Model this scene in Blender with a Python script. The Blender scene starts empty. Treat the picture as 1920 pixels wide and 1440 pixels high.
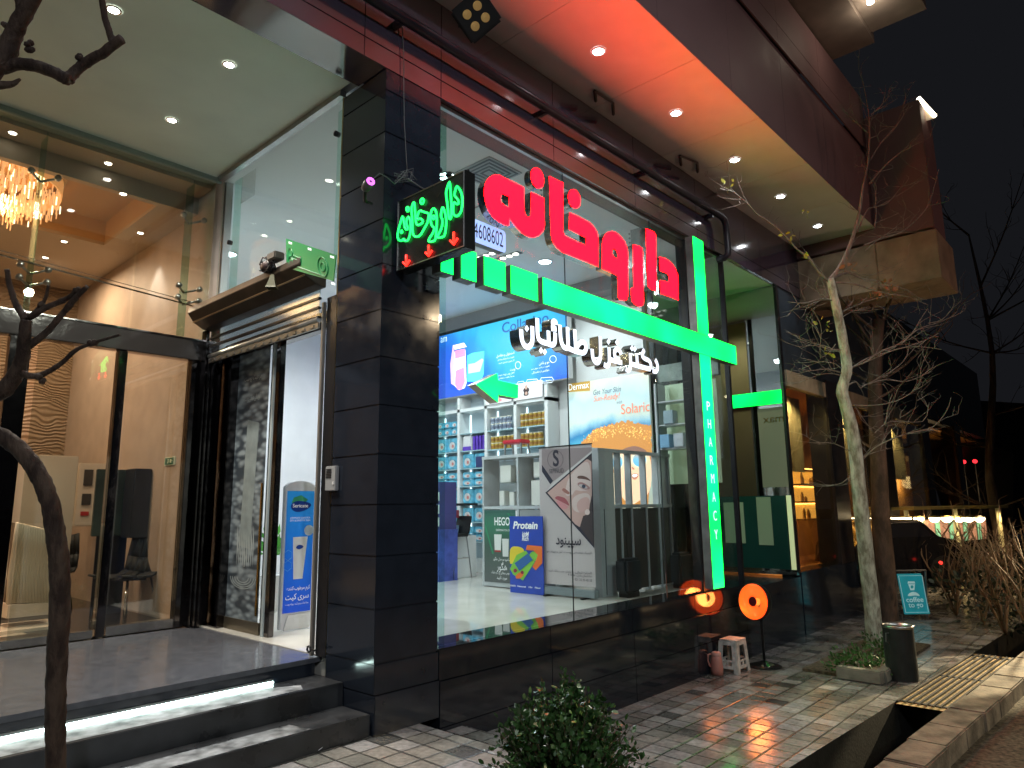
import bpy, bmesh, math, random
from mathutils import Vector, Matrix
random.seed(7)
S = bpy.context.scene
C = S.collection
R_ = math.radians
V = Vector

# ------------------------------------------------------------------ camera
CAMZ = 1.6
YAW, PITCH, ROLL, FPX = R_(47.59008), R_(9.95967), R_(-.69876), 1306.166
fw = V((math.sin(YAW)*math.cos(PITCH), math.cos(YAW)*math.cos(PITCH), math.sin(PITCH)))
rt = V((math.cos(YAW), -math.sin(YAW), 0)); up = rt.cross(fw)
r2 = rt*math.cos(ROLL) + up*math.sin(ROLL); u2 = -rt*math.sin(ROLL) + up*math.cos(ROLL)
cam = bpy.data.objects.new('camera', bpy.data.cameras.new('camera')); C.objects.link(cam)
M = Matrix((r2, u2, -fw)).transposed().to_4x4(); M.translation = V((0, 0, CAMZ))
cam.matrix_world = M
cam.data.sensor_width = 36; cam.data.lens = 36*FPX/1920; cam.data.clip_start = .05; cam.data.clip_end = 500
S.camera = cam

# ------------------------------------------------------------------ world, exposure (night)
w = bpy.data.worlds.new('World'); S.world = w; w.use_nodes = True
bg = w.node_tree.nodes['Background']; bg.inputs[0].default_value = (.34, .36, .44, 1); bg.inputs[1].default_value = .018
S.view_settings.view_transform = 'Standard'; S.view_settings.look = 'None'
S.view_settings.exposure = .3; S.view_settings.gamma = 1
S.cycles.use_denoising = True
S.cycles.max_bounces = 7; S.cycles.diffuse_bounces = 3; S.cycles.glossy_bounces = 5
S.cycles.transparent_max_bounces = 16; S.cycles.transmission_bounces = 4
S.cycles.sample_clamp_indirect = 4.0; S.cycles.blur_glossy = .5
S.cycles.caustics_reflective = False; S.cycles.caustics_refractive = False

# ------------------------------------------------------------------ helpers
def ray(px, py):
    return r2*((px-960)/FPX) - u2*((py-720)/FPX) + fw
def ax(px, py, X): d = ray(px, py); return V((0, 0, CAMZ)) + d*(X/d.x)
def ay(px, py, Y): d = ray(px, py); return V((0, 0, CAMZ)) + d*(Y/d.y)
def az(px, py, Z): d = ray(px, py); return V((0, 0, CAMZ)) + d*((Z-CAMZ)/d.z)
def ad(px, py, D): return V((0, 0, CAMZ)) + ray(px, py)*D

MATS = {}
def mat(name, col, rough=.5, metal=0, ior=1.45, emit=None, es=0, var=0, vs=6, bump=0, bs=40, rvar=0, alpha=1, coat=0):
    if name in MATS: return MATS[name]
    m = bpy.data.materials.new(name); m.use_nodes = True; MATS[name] = m
    nt = m.node_tree; N = nt.nodes; L = nt.links; b = N['Principled BSDF']
    b.inputs['Base Color'].default_value = (*col, 1); b.inputs['Roughness'].default_value = rough
    b.inputs['Metallic'].default_value = metal; b.inputs['IOR'].default_value = ior
    if coat: b.inputs['Coat Weight'].default_value = coat; b.inputs['Coat Roughness'].default_value = .05
    if emit: b.inputs['Emission Color'].default_value = (*emit, 1); b.inputs['Emission Strength'].default_value = es
    if alpha < 1: b.inputs['Alpha'].default_value = alpha
    if var or rvar or bump:
        tc = N.new('ShaderNodeTexCoord')
        if var or rvar:
            no = N.new('ShaderNodeTexNoise'); no.inputs['Scale'].default_value = vs; no.inputs['Detail'].default_value = 6
            L.new(tc.outputs['Object'], no.inputs['Vector'])
        if var:
            r = N.new('ShaderNodeMapRange'); r.inputs[1].default_value = .3; r.inputs[2].default_value = .7
            r.inputs[3].default_value = 1-var; r.inputs[4].default_value = 1+var
            L.new(no.outputs[0], r.inputs[0])
            mx = N.new('ShaderNodeVectorMath'); mx.operation = 'SCALE'; mx.inputs[0].default_value = col
            L.new(r.outputs[0], mx.inputs['Scale']); L.new(mx.outputs[0], b.inputs['Base Color'])
        if rvar:
            r = N.new('ShaderNodeMapRange'); r.inputs[1].default_value = .35; r.inputs[2].default_value = .65
            r.inputs[3].default_value = max(.02, rough-rvar); r.inputs[4].default_value = rough+rvar
            L.new(no.outputs[0], r.inputs[0]); L.new(r.outputs[0], b.inputs['Roughness'])
        if bump:
            nb = N.new('ShaderNodeTexNoise'); nb.inputs['Scale'].default_value = bs; nb.inputs['Detail'].default_value = 4
            L.new(tc.outputs['Object'], nb.inputs['Vector'])
            bp = N.new('ShaderNodeBump'); bp.inputs['Strength'].default_value = bump; bp.inputs['Distance'].default_value = .01
            L.new(nb.outputs[0], bp.inputs['Height']); L.new(bp.outputs[0], b.inputs['Normal'])
    return m
def glass(name, tint=(.9, .97, .94), refl=1.0, ior=1.5, rough=0.0, minr=0.0):
    if name in MATS: return MATS[name]
    m = bpy.data.materials.new(name); m.use_nodes = True; MATS[name] = m
    nt = m.node_tree; N = nt.nodes; L = nt.links; N.remove(N['Principled BSDF'])
    t = N.new('ShaderNodeBsdfTransparent'); t.inputs[0].default_value = (*tint, 1)
    g = N.new('ShaderNodeBsdfGlossy'); g.inputs['Roughness'].default_value = rough; g.inputs[0].default_value = (1, 1, 1, 1)
    ge = N.new('ShaderNodeNewGeometry'); dt = N.new('ShaderNodeVectorMath'); dt.operation = 'DOT_PRODUCT'
    L.new(ge.outputs['Normal'], dt.inputs[0]); L.new(ge.outputs['Incoming'], dt.inputs[1])
    def mm(op, a, b_=None):
        n = N.new('ShaderNodeMath'); n.operation = op
        for i, q in enumerate((a, b_)):
            if q is None: continue
            if isinstance(q, (int, float)): n.inputs[i].default_value = q
            else: L.new(q, n.inputs[i])
        return n.outputs[0]
    f0 = ((ior-1)/(ior+1))**2
    pw_ = mm('POWER', mm('SUBTRACT', 1.0, mm('ABSOLUTE', dt.outputs['Value'])), 5.0)
    fr = mm('ADD', mm('MULTIPLY', pw_, 1-f0), f0)
    mu = N.new('ShaderNodeMath'); mu.operation = 'MULTIPLY_ADD'; mu.inputs[1].default_value = refl; mu.inputs[2].default_value = minr; mu.use_clamp = True
    x = N.new('ShaderNodeMixShader')
    L.new(fr, mu.inputs[0]); L.new(mu.outputs[0], x.inputs[0]); L.new(t.outputs[0], x.inputs[1]); L.new(g.outputs[0], x.inputs[2])
    L.new(x.outputs[0], N['Material Output'].inputs[0])
    return m
def emis(name, col, s=1.0):
    if name in MATS: return MATS[name]
    m = mat(name, tuple(min(.8, c) for c in col), .4, emit=col, es=s)
    return m

def wl(o):
    p = V((0, 0, 0))
    while o is not None: p = p + o.location; o = o.parent
    return p
def link(name, me, parent):
    o = bpy.data.objects.new(name, me); C.objects.link(o)
    if parent is not None: o.parent = parent
    return o
def tag(o, label=None, cat=None, group=None, kind=None):
    if label: o['label'] = label
    if cat: o['category'] = cat
    if group: o['group'] = group
    if kind: o['kind'] = kind
    return o
def thing(name, label, cat, loc=(0, 0, 0), group=None):
    o = bpy.data.objects.new(name, None); C.objects.link(o); o.location = loc; o.empty_display_size = .1
    return tag(o, label, cat, group)
class B:
    def __init__(s): s.v = []; s.f = []; s.mi = []
    def face(s, pts, m=0):
        i = len(s.v); s.v += [V(p) for p in pts]; s.f.append(list(range(i, i+len(pts)))); s.mi.append(m); return s
    def box(s, x0, x1, y0, y1, z0, z1, m=0):
        i = len(s.v)
        s.v += [V(p) for p in ((x0,y0,z0),(x1,y0,z0),(x1,y1,z0),(x0,y1,z0),(x0,y0,z1),(x1,y0,z1),(x1,y1,z1),(x0,y1,z1))]
        for q in ((0,3,2,1),(4,5,6,7),(0,1,5,4),(1,2,6,5),(2,3,7,6),(3,0,4,7)): s.f.append([i+k for k in q]); s.mi.append(m)
        return s
    def obox(s, c, ux, uy, uz, hx, hy, hz, m=0):     # oriented box
        c = V(c); ux = V(ux).normalized()*hx; uy = V(uy).normalized()*hy; uz = V(uz).normalized()*hz; i = len(s.v)
        for a, b_, d in ((-1,-1,-1),(1,-1,-1),(1,1,-1),(-1,1,-1),(-1,-1,1),(1,-1,1),(1,1,1),(-1,1,1)): s.v.append(c+ux*a+uy*b_+uz*d)
        for q in ((0,3,2,1),(4,5,6,7),(0,1,5,4),(1,2,6,5),(2,3,7,6),(3,0,4,7)): s.f.append([i+k for k in q]); s.mi.append(m)
        return s
    def prism(s, pts, vec, m=0, caps=(1, 1), ms=None):
        pts = [V(p) for p in pts]; vec = V(vec); n = len(pts); i = len(s.v); s.v += pts + [p+vec for p in pts]
        if caps[0]: s.f.append([i+k for k in range(n)]); s.mi.append(m)
        if caps[1]: s.f.append([i+n+k for k in reversed(range(n))]); s.mi.append(m)
        for k in range(n):
            s.f.append([i+k, i+(k+1) % n, i+n+(k+1) % n, i+n+k]); s.mi.append(m if ms is None else ms)
        return s
    def tube(s, pts, r, n=8, m=0, closed=False, caps=True, jit=0):
        pts = [V(p) for p in pts]; k = len(pts)
        rr = r if isinstance(r, (list, tuple)) else [r]*k
        base = len(s.v); prev = None
        for j, p in enumerate(pts):
            a = pts[j-1] if (j > 0 or closed) else p; b_ = pts[(j+1) % k] if (j < k-1 or closed) else p
            t = (b_-a)
            t = t.normalized() if t.length > 1e-9 else V((0, 0, 1))
            if prev is None:
                ref = V((0, 0, 1)) if abs(t.z) < .9 else V((1, 0, 0)); u = t.cross(ref).normalized()
            else:
                u = prev - t*prev.dot(t); u = u.normalized() if u.length > 1e-6 else t.cross(V((0, 0, 1))).normalized()
            prev = u; vv = t.cross(u)
            for q in range(n):
                a_ = 2*math.pi*q/n; jj = 1+(jit*(math.sin(3*a_+j*.9)*.5+math.sin(5*a_-j*1.7)*.4+random.uniform(-.6, .6)) if jit else 0); s.v.append(p + (u*math.cos(a_)+vv*math.sin(a_))*rr[j]*jj)
        for j in range(k if closed else k-1):
            for q in range(n):
                a0 = base+j*n+q; a1 = base+j*n+(q+1) % n; j2 = (j+1) % k
                s.f.append([a0, a1, base+j2*n+(q+1) % n, base+j2*n+q]); s.mi.append(m)
        if caps and not closed:
            s.f.append([base+q for q in reversed(range(n))]); s.mi.append(m)
            s.f.append([base+(k-1)*n+q for q in range(n)]); s.mi.append(m)
        return s
    def lathe(s, c, prof, n=24, m=0, axis=(0, 0, 1)):
        c = V(c); t = V(axis).normalized(); ref = V((1, 0, 0)) if abs(t.x) < .9 else V((0, 1, 0)); u = t.cross(ref).normalized(); vv = t.cross(u)
        base = len(s.v)
        for (r, h) in prof:
            for q in range(n):
                a = 2*math.pi*q/n; s.v.append(c + t*h + (u*math.cos(a)+vv*math.sin(a))*max(r, 1e-4))
        for j in range(len(prof)-1):
            for q in range(n):
                s.f.append([base+j*n+q, base+j*n+(q+1) % n, base+(j+1)*n+(q+1) % n, base+(j+1)*n+q]); s.mi.append(m)
        return s
    def build(s, name, mats, parent=None, bevel=0, smooth=False, recalc=True):
        off = wl(parent) if parent is not None else V((0, 0, 0))
        me = bpy.data.meshes.new(name); me.from_pydata([tuple(p-off) for p in s.v], [], s.f)
        if not isinstance(mats, (list, tuple)): mats = [mats]
        for k in mats: me.materials.append(k)
        for p, k in zip(me.polygons, s.mi): p.material_index = k; p.use_smooth = smooth
        bm = bmesh.new(); bm.from_mesh(me)
        if recalc: bmesh.ops.recalc_face_normals(bm, faces=bm.faces)
        if bevel:
            ed = [e for e in bm.edges if len(e.link_faces) == 2 and e.calc_face_angle(0) > .6]
            bmesh.ops.bevel(bm, geom=ed, offset=bevel, segments=2, affect='EDGES', clamp_overlap=True)
        bm.to_mesh(me); bm.free(); me.update()
        o = link(name, me, parent)
        if parent is None and smooth is None: pass
        return o
def struct(name, b, m, bevel=0):
    return tag(b.build(name, m, None, bevel), kind='structure')
def dup(root, off, label=None, group=None, parent=None, rotz=0):
    r = root.copy(); C.objects.link(r)
    if parent is not None: r.parent = parent
    else:
        r.location = root.location + V(off); r.rotation_euler = (0, 0, rotz)
        if label: r['label'] = label
        if group: r['group'] = group
    for ch in root.children: dup(ch, None, parent=r)
    return r

# ------------------------------------------------------------------ lettering
FORMS = {}
for e in 'ا:FE8D,FE8E|ب:FE8F,FE90,FE91,FE92|پ:FB56,FB57,FB58,FB59|ت:FE95,FE96,FE97,FE98|ج:FE9D,FE9E,FE9F,FEA0|ح:FEA1,FEA2,FEA3,FEA4|خ:FEA5,FEA6,FEA7,FEA8|د:FEA9,FEAA|ر:FEAD,FEAE|ز:FEAF,FEB0|س:FEB1,FEB2,FEB3,FEB4|ش:FEB5,FEB6,FEB7,FEB8|ص:FEB9,FEBA,FEBB,FEBC|ض:FEBD,FEBE,FEBF,FEC0|ط:FEC1,FEC2,FEC3,FEC4|ع:FEC9,FECA,FECB,FECC|غ:FECD,FECE,FECF,FED0|ف:FED1,FED2,FED3,FED4|ق:FED5,FED6,FED7,FED8|ک:FB8E,FB8F,FB90,FB91|گ:FB92,FB93,FB94,FB95|ل:FEDD,FEDE,FEDF,FEE0|م:FEE1,FEE2,FEE3,FEE4|ن:FEE5,FEE6,FEE7,FEE8|و:FEED,FEEE|ه:FEE9,FEEA,FEEB,FEEC|ی:FBFC,FBFD,FBFE,FBFF|ئ:FE89,FE8A,FE8B,FE8C|آ:FE81,FE82'.split('|'):
    c_, f_ = e.split(':'); FORMS[c_] = [chr(int(x, 16)) for x in f_.split(',')]
def fa(s):
    o = []
    for i, c in enumerate(s):
        if c not in FORMS: o.append(c); continue
        F = FORMS[c]; pj = i > 0 and s[i-1] in FORMS and len(FORMS[s[i-1]]) == 4; nj = i+1 < len(s) and s[i+1] in FORMS and len(F) == 4
        o.append(F[3] if pj and nj else F[1] if pj else F[2] if nj else F[0])
    return ''.join(reversed(o))
def text(name, body, m, parent, c, xd, ud, h, width=None, ext=.0, bold=0.0, spread=.0006, shear=0, align='CENTER', spacing=1.0):
    """lettering as a mesh: centre c, x direction xd, up ud, cap height about h"""
    cu = bpy.data.curves.new(name, 'FONT'); cu.body = body; cu.align_x = align; cu.align_y = 'CENTER'; cu.size = h*1.35
    cu.extrude = ext; cu.offset = bold*h; cu.shear = shear; cu.resolution_u = 4; cu.space_character = spacing
    t = bpy.data.objects.new('t', cu); C.objects.link(t)
    dg = bpy.context.evaluated_depsgraph_get(); me = bpy.data.meshes.new_from_object(t.evaluated_get(dg))
    bpy.data.objects.remove(t); bpy.data.curves.remove(cu)
    bm = bmesh.new(); bm.from_mesh(me)
    seen = set(); k = 0
    for v0 in bm.verts:                       # neighbouring glyph pieces overlap: keep their faces off one plane
        if v0 in seen: continue
        st = [v0]; seen.add(v0); isl = []
        while st:
            a = st.pop(); isl.append(a)
            for e in a.link_edges:
                b_ = e.other_vert(a)
                if b_ not in seen: seen.add(b_); st.append(b_)
        dz = (k % 3)*spread; k += 1
        for a in isl: a.co.z += dz
    if width and bm.verts:
        xs = [v.co.x for v in bm.verts]; sc = width/max(1e-6, max(xs)-min(xs))
        mid = (max(xs)+min(xs))/2
        for v in bm.verts: v.co.x = (v.co.x-mid)*sc
    xd = V(xd).normalized(); ud = V(ud).normalized(); nd = xd.cross(ud); off = V(c) - (wl(parent) if parent else V((0, 0, 0)))
    for v in bm.verts: v.co = off + xd*v.co.x + ud*v.co.y + nd*v.co.z
    bm.to_mesh(me); bm.free(); me.materials.clear(); me.materials.append(m); me.name = name
    return link(name, me, parent)
def shapes(name, m, parent, polys, mp, lift):
    """flat printed shapes: polygons mapped by mp (a function to 3d) and lifted off the sheet by vector lift"""
    b = B()
    for q in polys: b.face([mp(*p)+V(lift) for p in q])
    return b.build(name, m, parent, recalc=False)
def ell(cx, cy, rx, ry, n=24, sk=0): return [(cx+rx*math.cos(2*math.pi*i/n), cy+ry*math.sin(2*math.pi*i/n)+sk*math.cos(2*math.pi*i/n)) for i in range(n)]
def chaikin(p, it=2, closed=True):
    for _ in range(it):
        q = []
        n = len(p)
        for i in range(n if closed else n-1):
            a, b_ = p[i], p[(i+1) % n]
            q.append((a[0]*.75+b_[0]*.25, a[1]*.75+b_[1]*.25)); q.append((a[0]*.25+b_[0]*.75, a[1]*.25+b_[1]*.75))
        if not closed: q = [p[0]]+q+[p[-1]]
        p = q
    return p
def lamp(kind, name, loc, energy, col, size=.1, target=None, spot=None, blend=.4, parent=None, size_y=None):
    l = bpy.data.lights.new(name, kind); l.energy = energy; l.color = col
    if kind == 'AREA':
        l.size = size
        if size_y: l.shape = 'RECTANGLE'; l.size_y = size_y
    else: l.shadow_soft_size = size
    if kind == 'SPOT': l.spot_size = R_(spot or 100); l.spot_blend = blend
    o = bpy.data.objects.new(name, l); C.objects.link(o)
    if parent is not None: o.parent = parent; o.location = V(loc)-wl(parent)
    else: o.location = loc
    if target is not None: o.rotation_euler = (V(target)-V(loc)).to_track_quat('-Z', 'Y').to_euler()
    return o

# ------------------------------------------------------------------ materials
stone = mat('polished_black_stone', (.017, .022, .033), .11, ior=1.6, var=.12, vs=7, rvar=.03)
stone_rough = mat('honed_dark_stone', (.03, .032, .036), .34, ior=1.5, var=.4, vs=5, rvar=.12, bump=.06, bs=60)
fascia_m = mat('dark_glossy_cladding', (.06, .045, .07), .10, ior=2.8, var=.08, vs=3, rvar=.015)
pipe_m = mat('black_painted_pipe', (.02, .017, .026), .32, var=.3)
soffit_m = mat('white_soffit_panel', (.62, .6, .58), .42, var=.05, vs=3)
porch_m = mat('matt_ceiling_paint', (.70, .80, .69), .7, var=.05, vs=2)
white = mat('white_paint', (.74, .75, .75), .45, var=.04, vs=3)
white_gloss = mat('white_laminate', (.78, .79, .8), .22, var=.03)
grey_frame = mat('grey_white_laminate', (.5, .53, .55), .35, var=.06)
chrome = mat('chrome_strip', (.62, .6, .57), .1, metal=1, rvar=.04)
steel = mat('brushed_steel', (.42, .42, .42), .32, metal=1, var=.15)
returns = mat('mirror_steel_returns', (.42, .4, .38), .16, metal=1, var=.25, vs=14, bump=.15, bs=25)
black = mat('black_plastic', (.012, .012, .014), .4)
black_metal = mat('black_metal', (.02, .02, .023), .3, metal=.3)
glass_m = glass('clear_glass', (.93, .975, .96), .9, 1.5)
glass_lobby = glass('tinted_lobby_glass', (.86, .88, .85), 1.5, 1.5, minr=.02)
glass_mirror = glass('reflective_glass', (.35, .45, .40), 1.0, 1.6, minr=.42)
fin_m = glass('green_glass_edge', (.80, .93, .89), .5, 1.5, rough=.05)

# ================================================================== GROUND
ZF = .45          # shop floor level
YF = 4.33         # facade plane
XW = 3.225        # side wall of the porch
def paver_mat():
    m = bpy.data.materials.new('wet_stone_pavers'); m.use_nodes = True
    nt = m.node_tree; N = nt.nodes; L = nt.links; b = N['Principled BSDF']
    tc = N.new('ShaderNodeTexCoord'); sep = N.new('ShaderNodeSeparateXYZ'); L.new(tc.outputs['Object'], sep.inputs[0])
    def math_(op, a, b_=None, c=None):
        n = N.new('ShaderNodeMath'); n.operation = op
        for i, q in enumerate((a, b_, c)):
            if q is None: continue
            if isinstance(q, (int, float)): n.inputs[i].default_value = q
            else: L.new(q, n.inputs[i])
        return n.outputs[0]
    wob = N.new('ShaderNodeTexNoise'); wob.inputs['Scale'].default_value = 2.2; L.new(tc.outputs['Object'], wob.inputs['Vector'])
    wv = math_('MULTIPLY_ADD', wob.outputs[0], .03, -.015)
    gx = math_('DIVIDE', math_('ADD', sep.outputs[0], wv), .186); gy = math_('DIVIDE', math_('ADD', sep.outputs[1], wv), .2065)
    fx = math_('FRACT', gx); fy = math_('FRACT', gy)
    def edge(f): return math_('MINIMUM', f, math_('SUBTRACT', 1.0, f))
    ed = math_('MINIMUM', edge(fx), math_('MULTIPLY', edge(fy), 1.1))
    jr = N.new('ShaderNodeMapRange'); jr.interpolation_type = 'SMOOTHSTEP'; jr.inputs[1].default_value = .012; jr.inputs[2].default_value = .075; L.new(ed, jr.inputs[0])
    cv = N.new('ShaderNodeCombineXYZ'); L.new(math_('FLOOR', gx), cv.inputs[0]); L.new(math_('FLOOR', gy), cv.inputs[1])
    wn = N.new('ShaderNodeTexWhiteNoise'); wn.noise_dimensions = '3D'; L.new(cv.outputs[0], wn.inputs['Vector'])
    n1 = N.new('ShaderNodeTexNoise'); n1.inputs['Scale'].default_value = 1.1; n1.inputs['Detail'].default_value = 8; n1.inputs['Roughness'].default_value = .65; L.new(tc.outputs['Object'], n1.inputs['Vector'])
    n2 = N.new('ShaderNodeTexNoise'); n2.inputs['Scale'].default_value = 28; n2.inputs['Detail'].default_value = 5; L.new(tc.outputs['Object'], n2.inputs['Vector'])
    cr = N.new('ShaderNodeValToRGB'); e = cr.color_ramp.elements
    e[0].position = 0; e[0].color = (.08, .08, .08, 1); e[1].position = 1; e[1].color = (.40, .39, .37, 1)
    x = cr.color_ramp.elements.new(.12); x.color = (.22, .22, .20, 1)
    x = cr.color_ramp.elements.new(.55); x.color = (.30, .275, .25, 1)
    x = cr.color_ramp.elements.new(.8); x.color = (.35, .34, .34, 1)
    L.new(wn.outputs[0], cr.inputs[0])
    dm = N.new('ShaderNodeMapRange'); dm.inputs[1].default_value = .36; dm.inputs[2].default_value = .62; dm.inputs[3].default_value = .45; dm.inputs[4].default_value = 1.15; L.new(n1.outputs[0], dm.inputs[0])
    d2 = N.new('ShaderNodeMapRange'); d2.inputs[1].default_value = .3; d2.inputs[2].default_value = .7; d2.inputs[3].default_value = .75; d2.inputs[4].default_value = 1.2; L.new(n2.outputs[0], d2.inputs[0])
    sc = math_('MULTIPLY', math_('MULTIPLY', dm.outputs[0], d2.outputs[0]), math_('MULTIPLY_ADD', jr.outputs[0], .85, .15))
    vm = N.new('ShaderNodeVectorMath'); vm.operation = 'SCALE'; L.new(cr.outputs[0], vm.inputs[0]); L.new(sc, vm.inputs['Scale']); L.new(vm.outputs[0], b.inputs['Base Color'])
    rr = N.new('ShaderNodeMapRange'); rr.inputs[1].default_value = .38; rr.inputs[2].default_value = .62; rr.inputs[3].default_value = .07; rr.inputs[4].default_value = .24; L.new(n1.outputs[0], rr.inputs[0])
    L.new(math_('ADD', rr.outputs[0], math_('MULTIPLY', math_('SUBTRACT', 1.0, jr.outputs[0]), .15)), b.inputs['Roughness'])
    hh = math_('ADD', math_('MULTIPLY', jr.outputs[0], .55), math_('MULTIPLY', n2.outputs[0], .30))
    tilt = math_('MULTIPLY', math_('MULTIPLY', math_('SUBTRACT', wn.outputs[0], .5), fx), .35)
    bp = N.new('ShaderNodeBump'); bp.inputs['Strength'].default_value = .55; bp.inputs['Distance'].default_value = .008; L.new(math_('ADD', hh, tilt), bp.inputs['Height']); L.new(bp.outputs[0], b.inputs['Normal'])
    b.inputs['IOR'].default_value = 1.45
    return m
pav = paver_mat()
soil = mat('dry_leaf_soil', (.09, .07, .045), .9, var=.7, vs=22, bump=1.0, bs=60)
asph = mat('asphalt', (.045, .045, .045), .6, var=.3, bump=.4, bs=120)
conc = mat('weathered_concrete', (.30, .28, .24), .7, var=.35, vs=7, bump=.4, bs=50)
# channel runs slightly askew of the facade
GZ = -.44         # level of the lower pavement
CH = lambda x, o: 2.40 - .047*(x-5.78) + o           # y of pavement edge of the channel
b = B()
b.face([(5.0, CH(5.0, 0), GZ), (60, CH(60, 0), GZ), (60, 30, GZ), (5.0, 30, GZ)]); struct('pavement', b, pav)
b = B(); kst = [(-30, 3.65, 0), (3.65, 4.1, -.11), (4.1, 4.55, -.22), (4.55, 5.0, -.33)]
for xa_, xb_, z_ in kst: b.box(xa_, xb_-.001, CH(4, 0) if xa_ > 0 else -7.9, 8 if xa_ < 0 else 4.33, -.8, z_)
struct('stepped_pavement', b, pav, bevel=.006)
b = B()
b.face([(3.6, CH(3.6, -.88), GZ-.02), (60, CH(60, -.88), GZ-.02), (60, -8, GZ-.02), (3.6, -8, GZ-.02)]); struct('planting_ground', b, soil)
b = B(); b.face([(-60, -80, -.5), (120, -80, -.5), (120, -7.9, -.5), (-60, -7.9, -.5)]); struct('road', b, asph)
b = B(); b.face([(-200, -200, -1.2), (300, -200, -1.2), (300, 300, -1.2), (-200, 300, -1.2)]); struct('ground', b, asph)
b = B()   # drainage channel
x0, x1 = -12, 40
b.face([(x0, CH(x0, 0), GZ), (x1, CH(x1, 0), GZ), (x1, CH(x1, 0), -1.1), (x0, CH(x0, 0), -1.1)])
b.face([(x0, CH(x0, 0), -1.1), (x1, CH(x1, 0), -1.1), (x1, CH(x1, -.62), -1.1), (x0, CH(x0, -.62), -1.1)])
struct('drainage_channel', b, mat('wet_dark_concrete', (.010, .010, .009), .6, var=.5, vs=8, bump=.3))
# kerb stones, each a block along the far side of the channel
kb = B(); x = 3.66; k = 0
while x < 20:
    l = .58 + .06*random.random(); ya = CH(x, -.60); yb = CH(x+l, -.60); dz = random.uniform(-.008, .008); dy = random.uniform(-.01, .01)
    kb.prism([(x+.006, ya+dy, -1.1), (x+l-.006, yb+dy, -1.1), (x+l-.006, yb-.29+dy, -1.1), (x+.006, ya-.29+dy, -1.1)], (0, 0, .80+dz)); x += l
kerb = struct('kerb', kb, mat('kerb_stone', (.2, .16, .115), .8, var=.6, vs=5, bump=.7, bs=35), bevel=.012)

# ================================================================== BUILDING
bld = thing('shop_building', 'dark stone clad building with a large pharmacy window and a canopy above', 'building', (6, 6, 0))
ZT = 5.24
# pillar: courses of stone with shadow joints
b = B(); b.box(XW+.008, 3.828, YF+.01, 4.94, 0, ZT-.002)
z = .484
while z < ZT-.05:
    z2 = min(z+.38, ZT-.003); b.box(XW, 3.835, YF, 4.95, z+.004, z2-.004); z = z2
b.build('stone_pillar', stone, bld, bevel=.003)
b = B(); b.box(XW-.0, 3.84, YF-.006, 4.95, .275, .480); b.box(XW, 3.838, YF-.02, 4.95, 0, .270)
b.build('pillar_base', stone, bld, bevel=.004)
# plinth under the window, in slabs
b = B(); x = 3.845
while x < 9.4:
    x2 = min(x+1.38, 9.44)
    b.box(x+.002, x2-.002, YF-.004, YF+.12, .262, .497); b.box(x+.002, x2-.002, YF-.018, YF+.12, -.08, .258); b.box(x+.002, x2-.002, YF-.024, YF+.12, -.5, -.084); x = x2
b.build('plinth_wall', mat('polished_plinth_stone', (.012, .015, .022), .075, ior=1.6, var=.12, vs=7, rvar=.015), bld, bevel=.003)
b = B(); b.box(3.84, 9.44, YF+.004, YF+.4, .44, .5005); b.build('window_sill', mat('mirror_black_sill', (.01, .01, .012), .03, ior=1.9), bld)
# fascia above the glass, with joints
b = B(); xs = [-6, -4.2, -2.4, -.6, 1.2, 3.0, 3.835, 5.45, 7.05, 8.65, 10.25, 11.85, 13.4]
for i in range(len(xs)-1):
    b.box(xs[i]+.003, xs[i+1]-.003, YF, YF+.05, ZT+.002, 5.412); b.box(xs[i]+.003, xs[i+1]-.003, YF, YF+.05, 5.420, 6.182)
b.build('fascia_panel', fascia_m, bld, bevel=.002)
b = B(); b.box(-6, 13.4, YF+.03, YF+.35, 5.26, 6.18); b.build('fascia_core', black, bld)
b = B(); b.box(-6, 3.22, YF+.05, 4.72, 5.2425, 5.26); b.box(3.23, 9.44, YF+.053, YF+.12, 5.2425, 5.3)
b.build('beam_underside', fascia_m, bld)
# canopy soffit, panels with joints
b = B(); js = [-6, -3.2, -1.63, -.06, 1.51, 3.08, 4.62, 6.19, 7.76, 9.33, 10.9, 12.47]
for i in range(len(js)-1): b.box(js[i]+.003, js[i+1]-.003, 2.985, YF-.002, 6.185, 6.2)
b.build('soffit_panel', soffit_m, bld)
rosy = mat('rosy_brown_cladding', (.20, .115, .12), .62, ior=1.4, var=.08, vs=2, rvar=.05)
rosy2 = mat('grey_brown_cladding', (.17, .14, .12), .4, var=.2, vs=3)
b = B(); b.box(-6, 12.47, 3.0, 4.4, 6.203, 6.3)
jf = [-6, -4.2, -2.6, -1.0, .6, 2.2, 3.8, 5.4, 7.0, 8.6, 10.2, 11.8, 12.47]
for i in range(len(jf)-1):
    b.box(jf[i]+.003, jf[i+1]-.003, 2.98, 3.0, 6.19, 7.46); b.box(jf[i]+.003, jf[i+1]-.003, 3.03, 3.05, 7.46, 7.62); b.box(jf[i]+.003, jf[i+1]-.003, 2.98, 3.0, 7.62, 7.93); b.box(jf[i]+.003, jf[i+1]-.003, 2.98, 3.0, 7.94, 8.58)
b.build('canopy_front', rosy, bld)
b = B(); b.box(-6, 11.05, 2.372, 5.0, 8.63, 8.9); b.build('upper_slab', rosy2, bld)
b = B(); b.box(-6, 10.9, 1.62, 2.37, 8.72, 9.1); b.box(-6, 10.9, 1.6, 6, 9.1, 14); b.build('upper_balcony', rosy2, bld)
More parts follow.
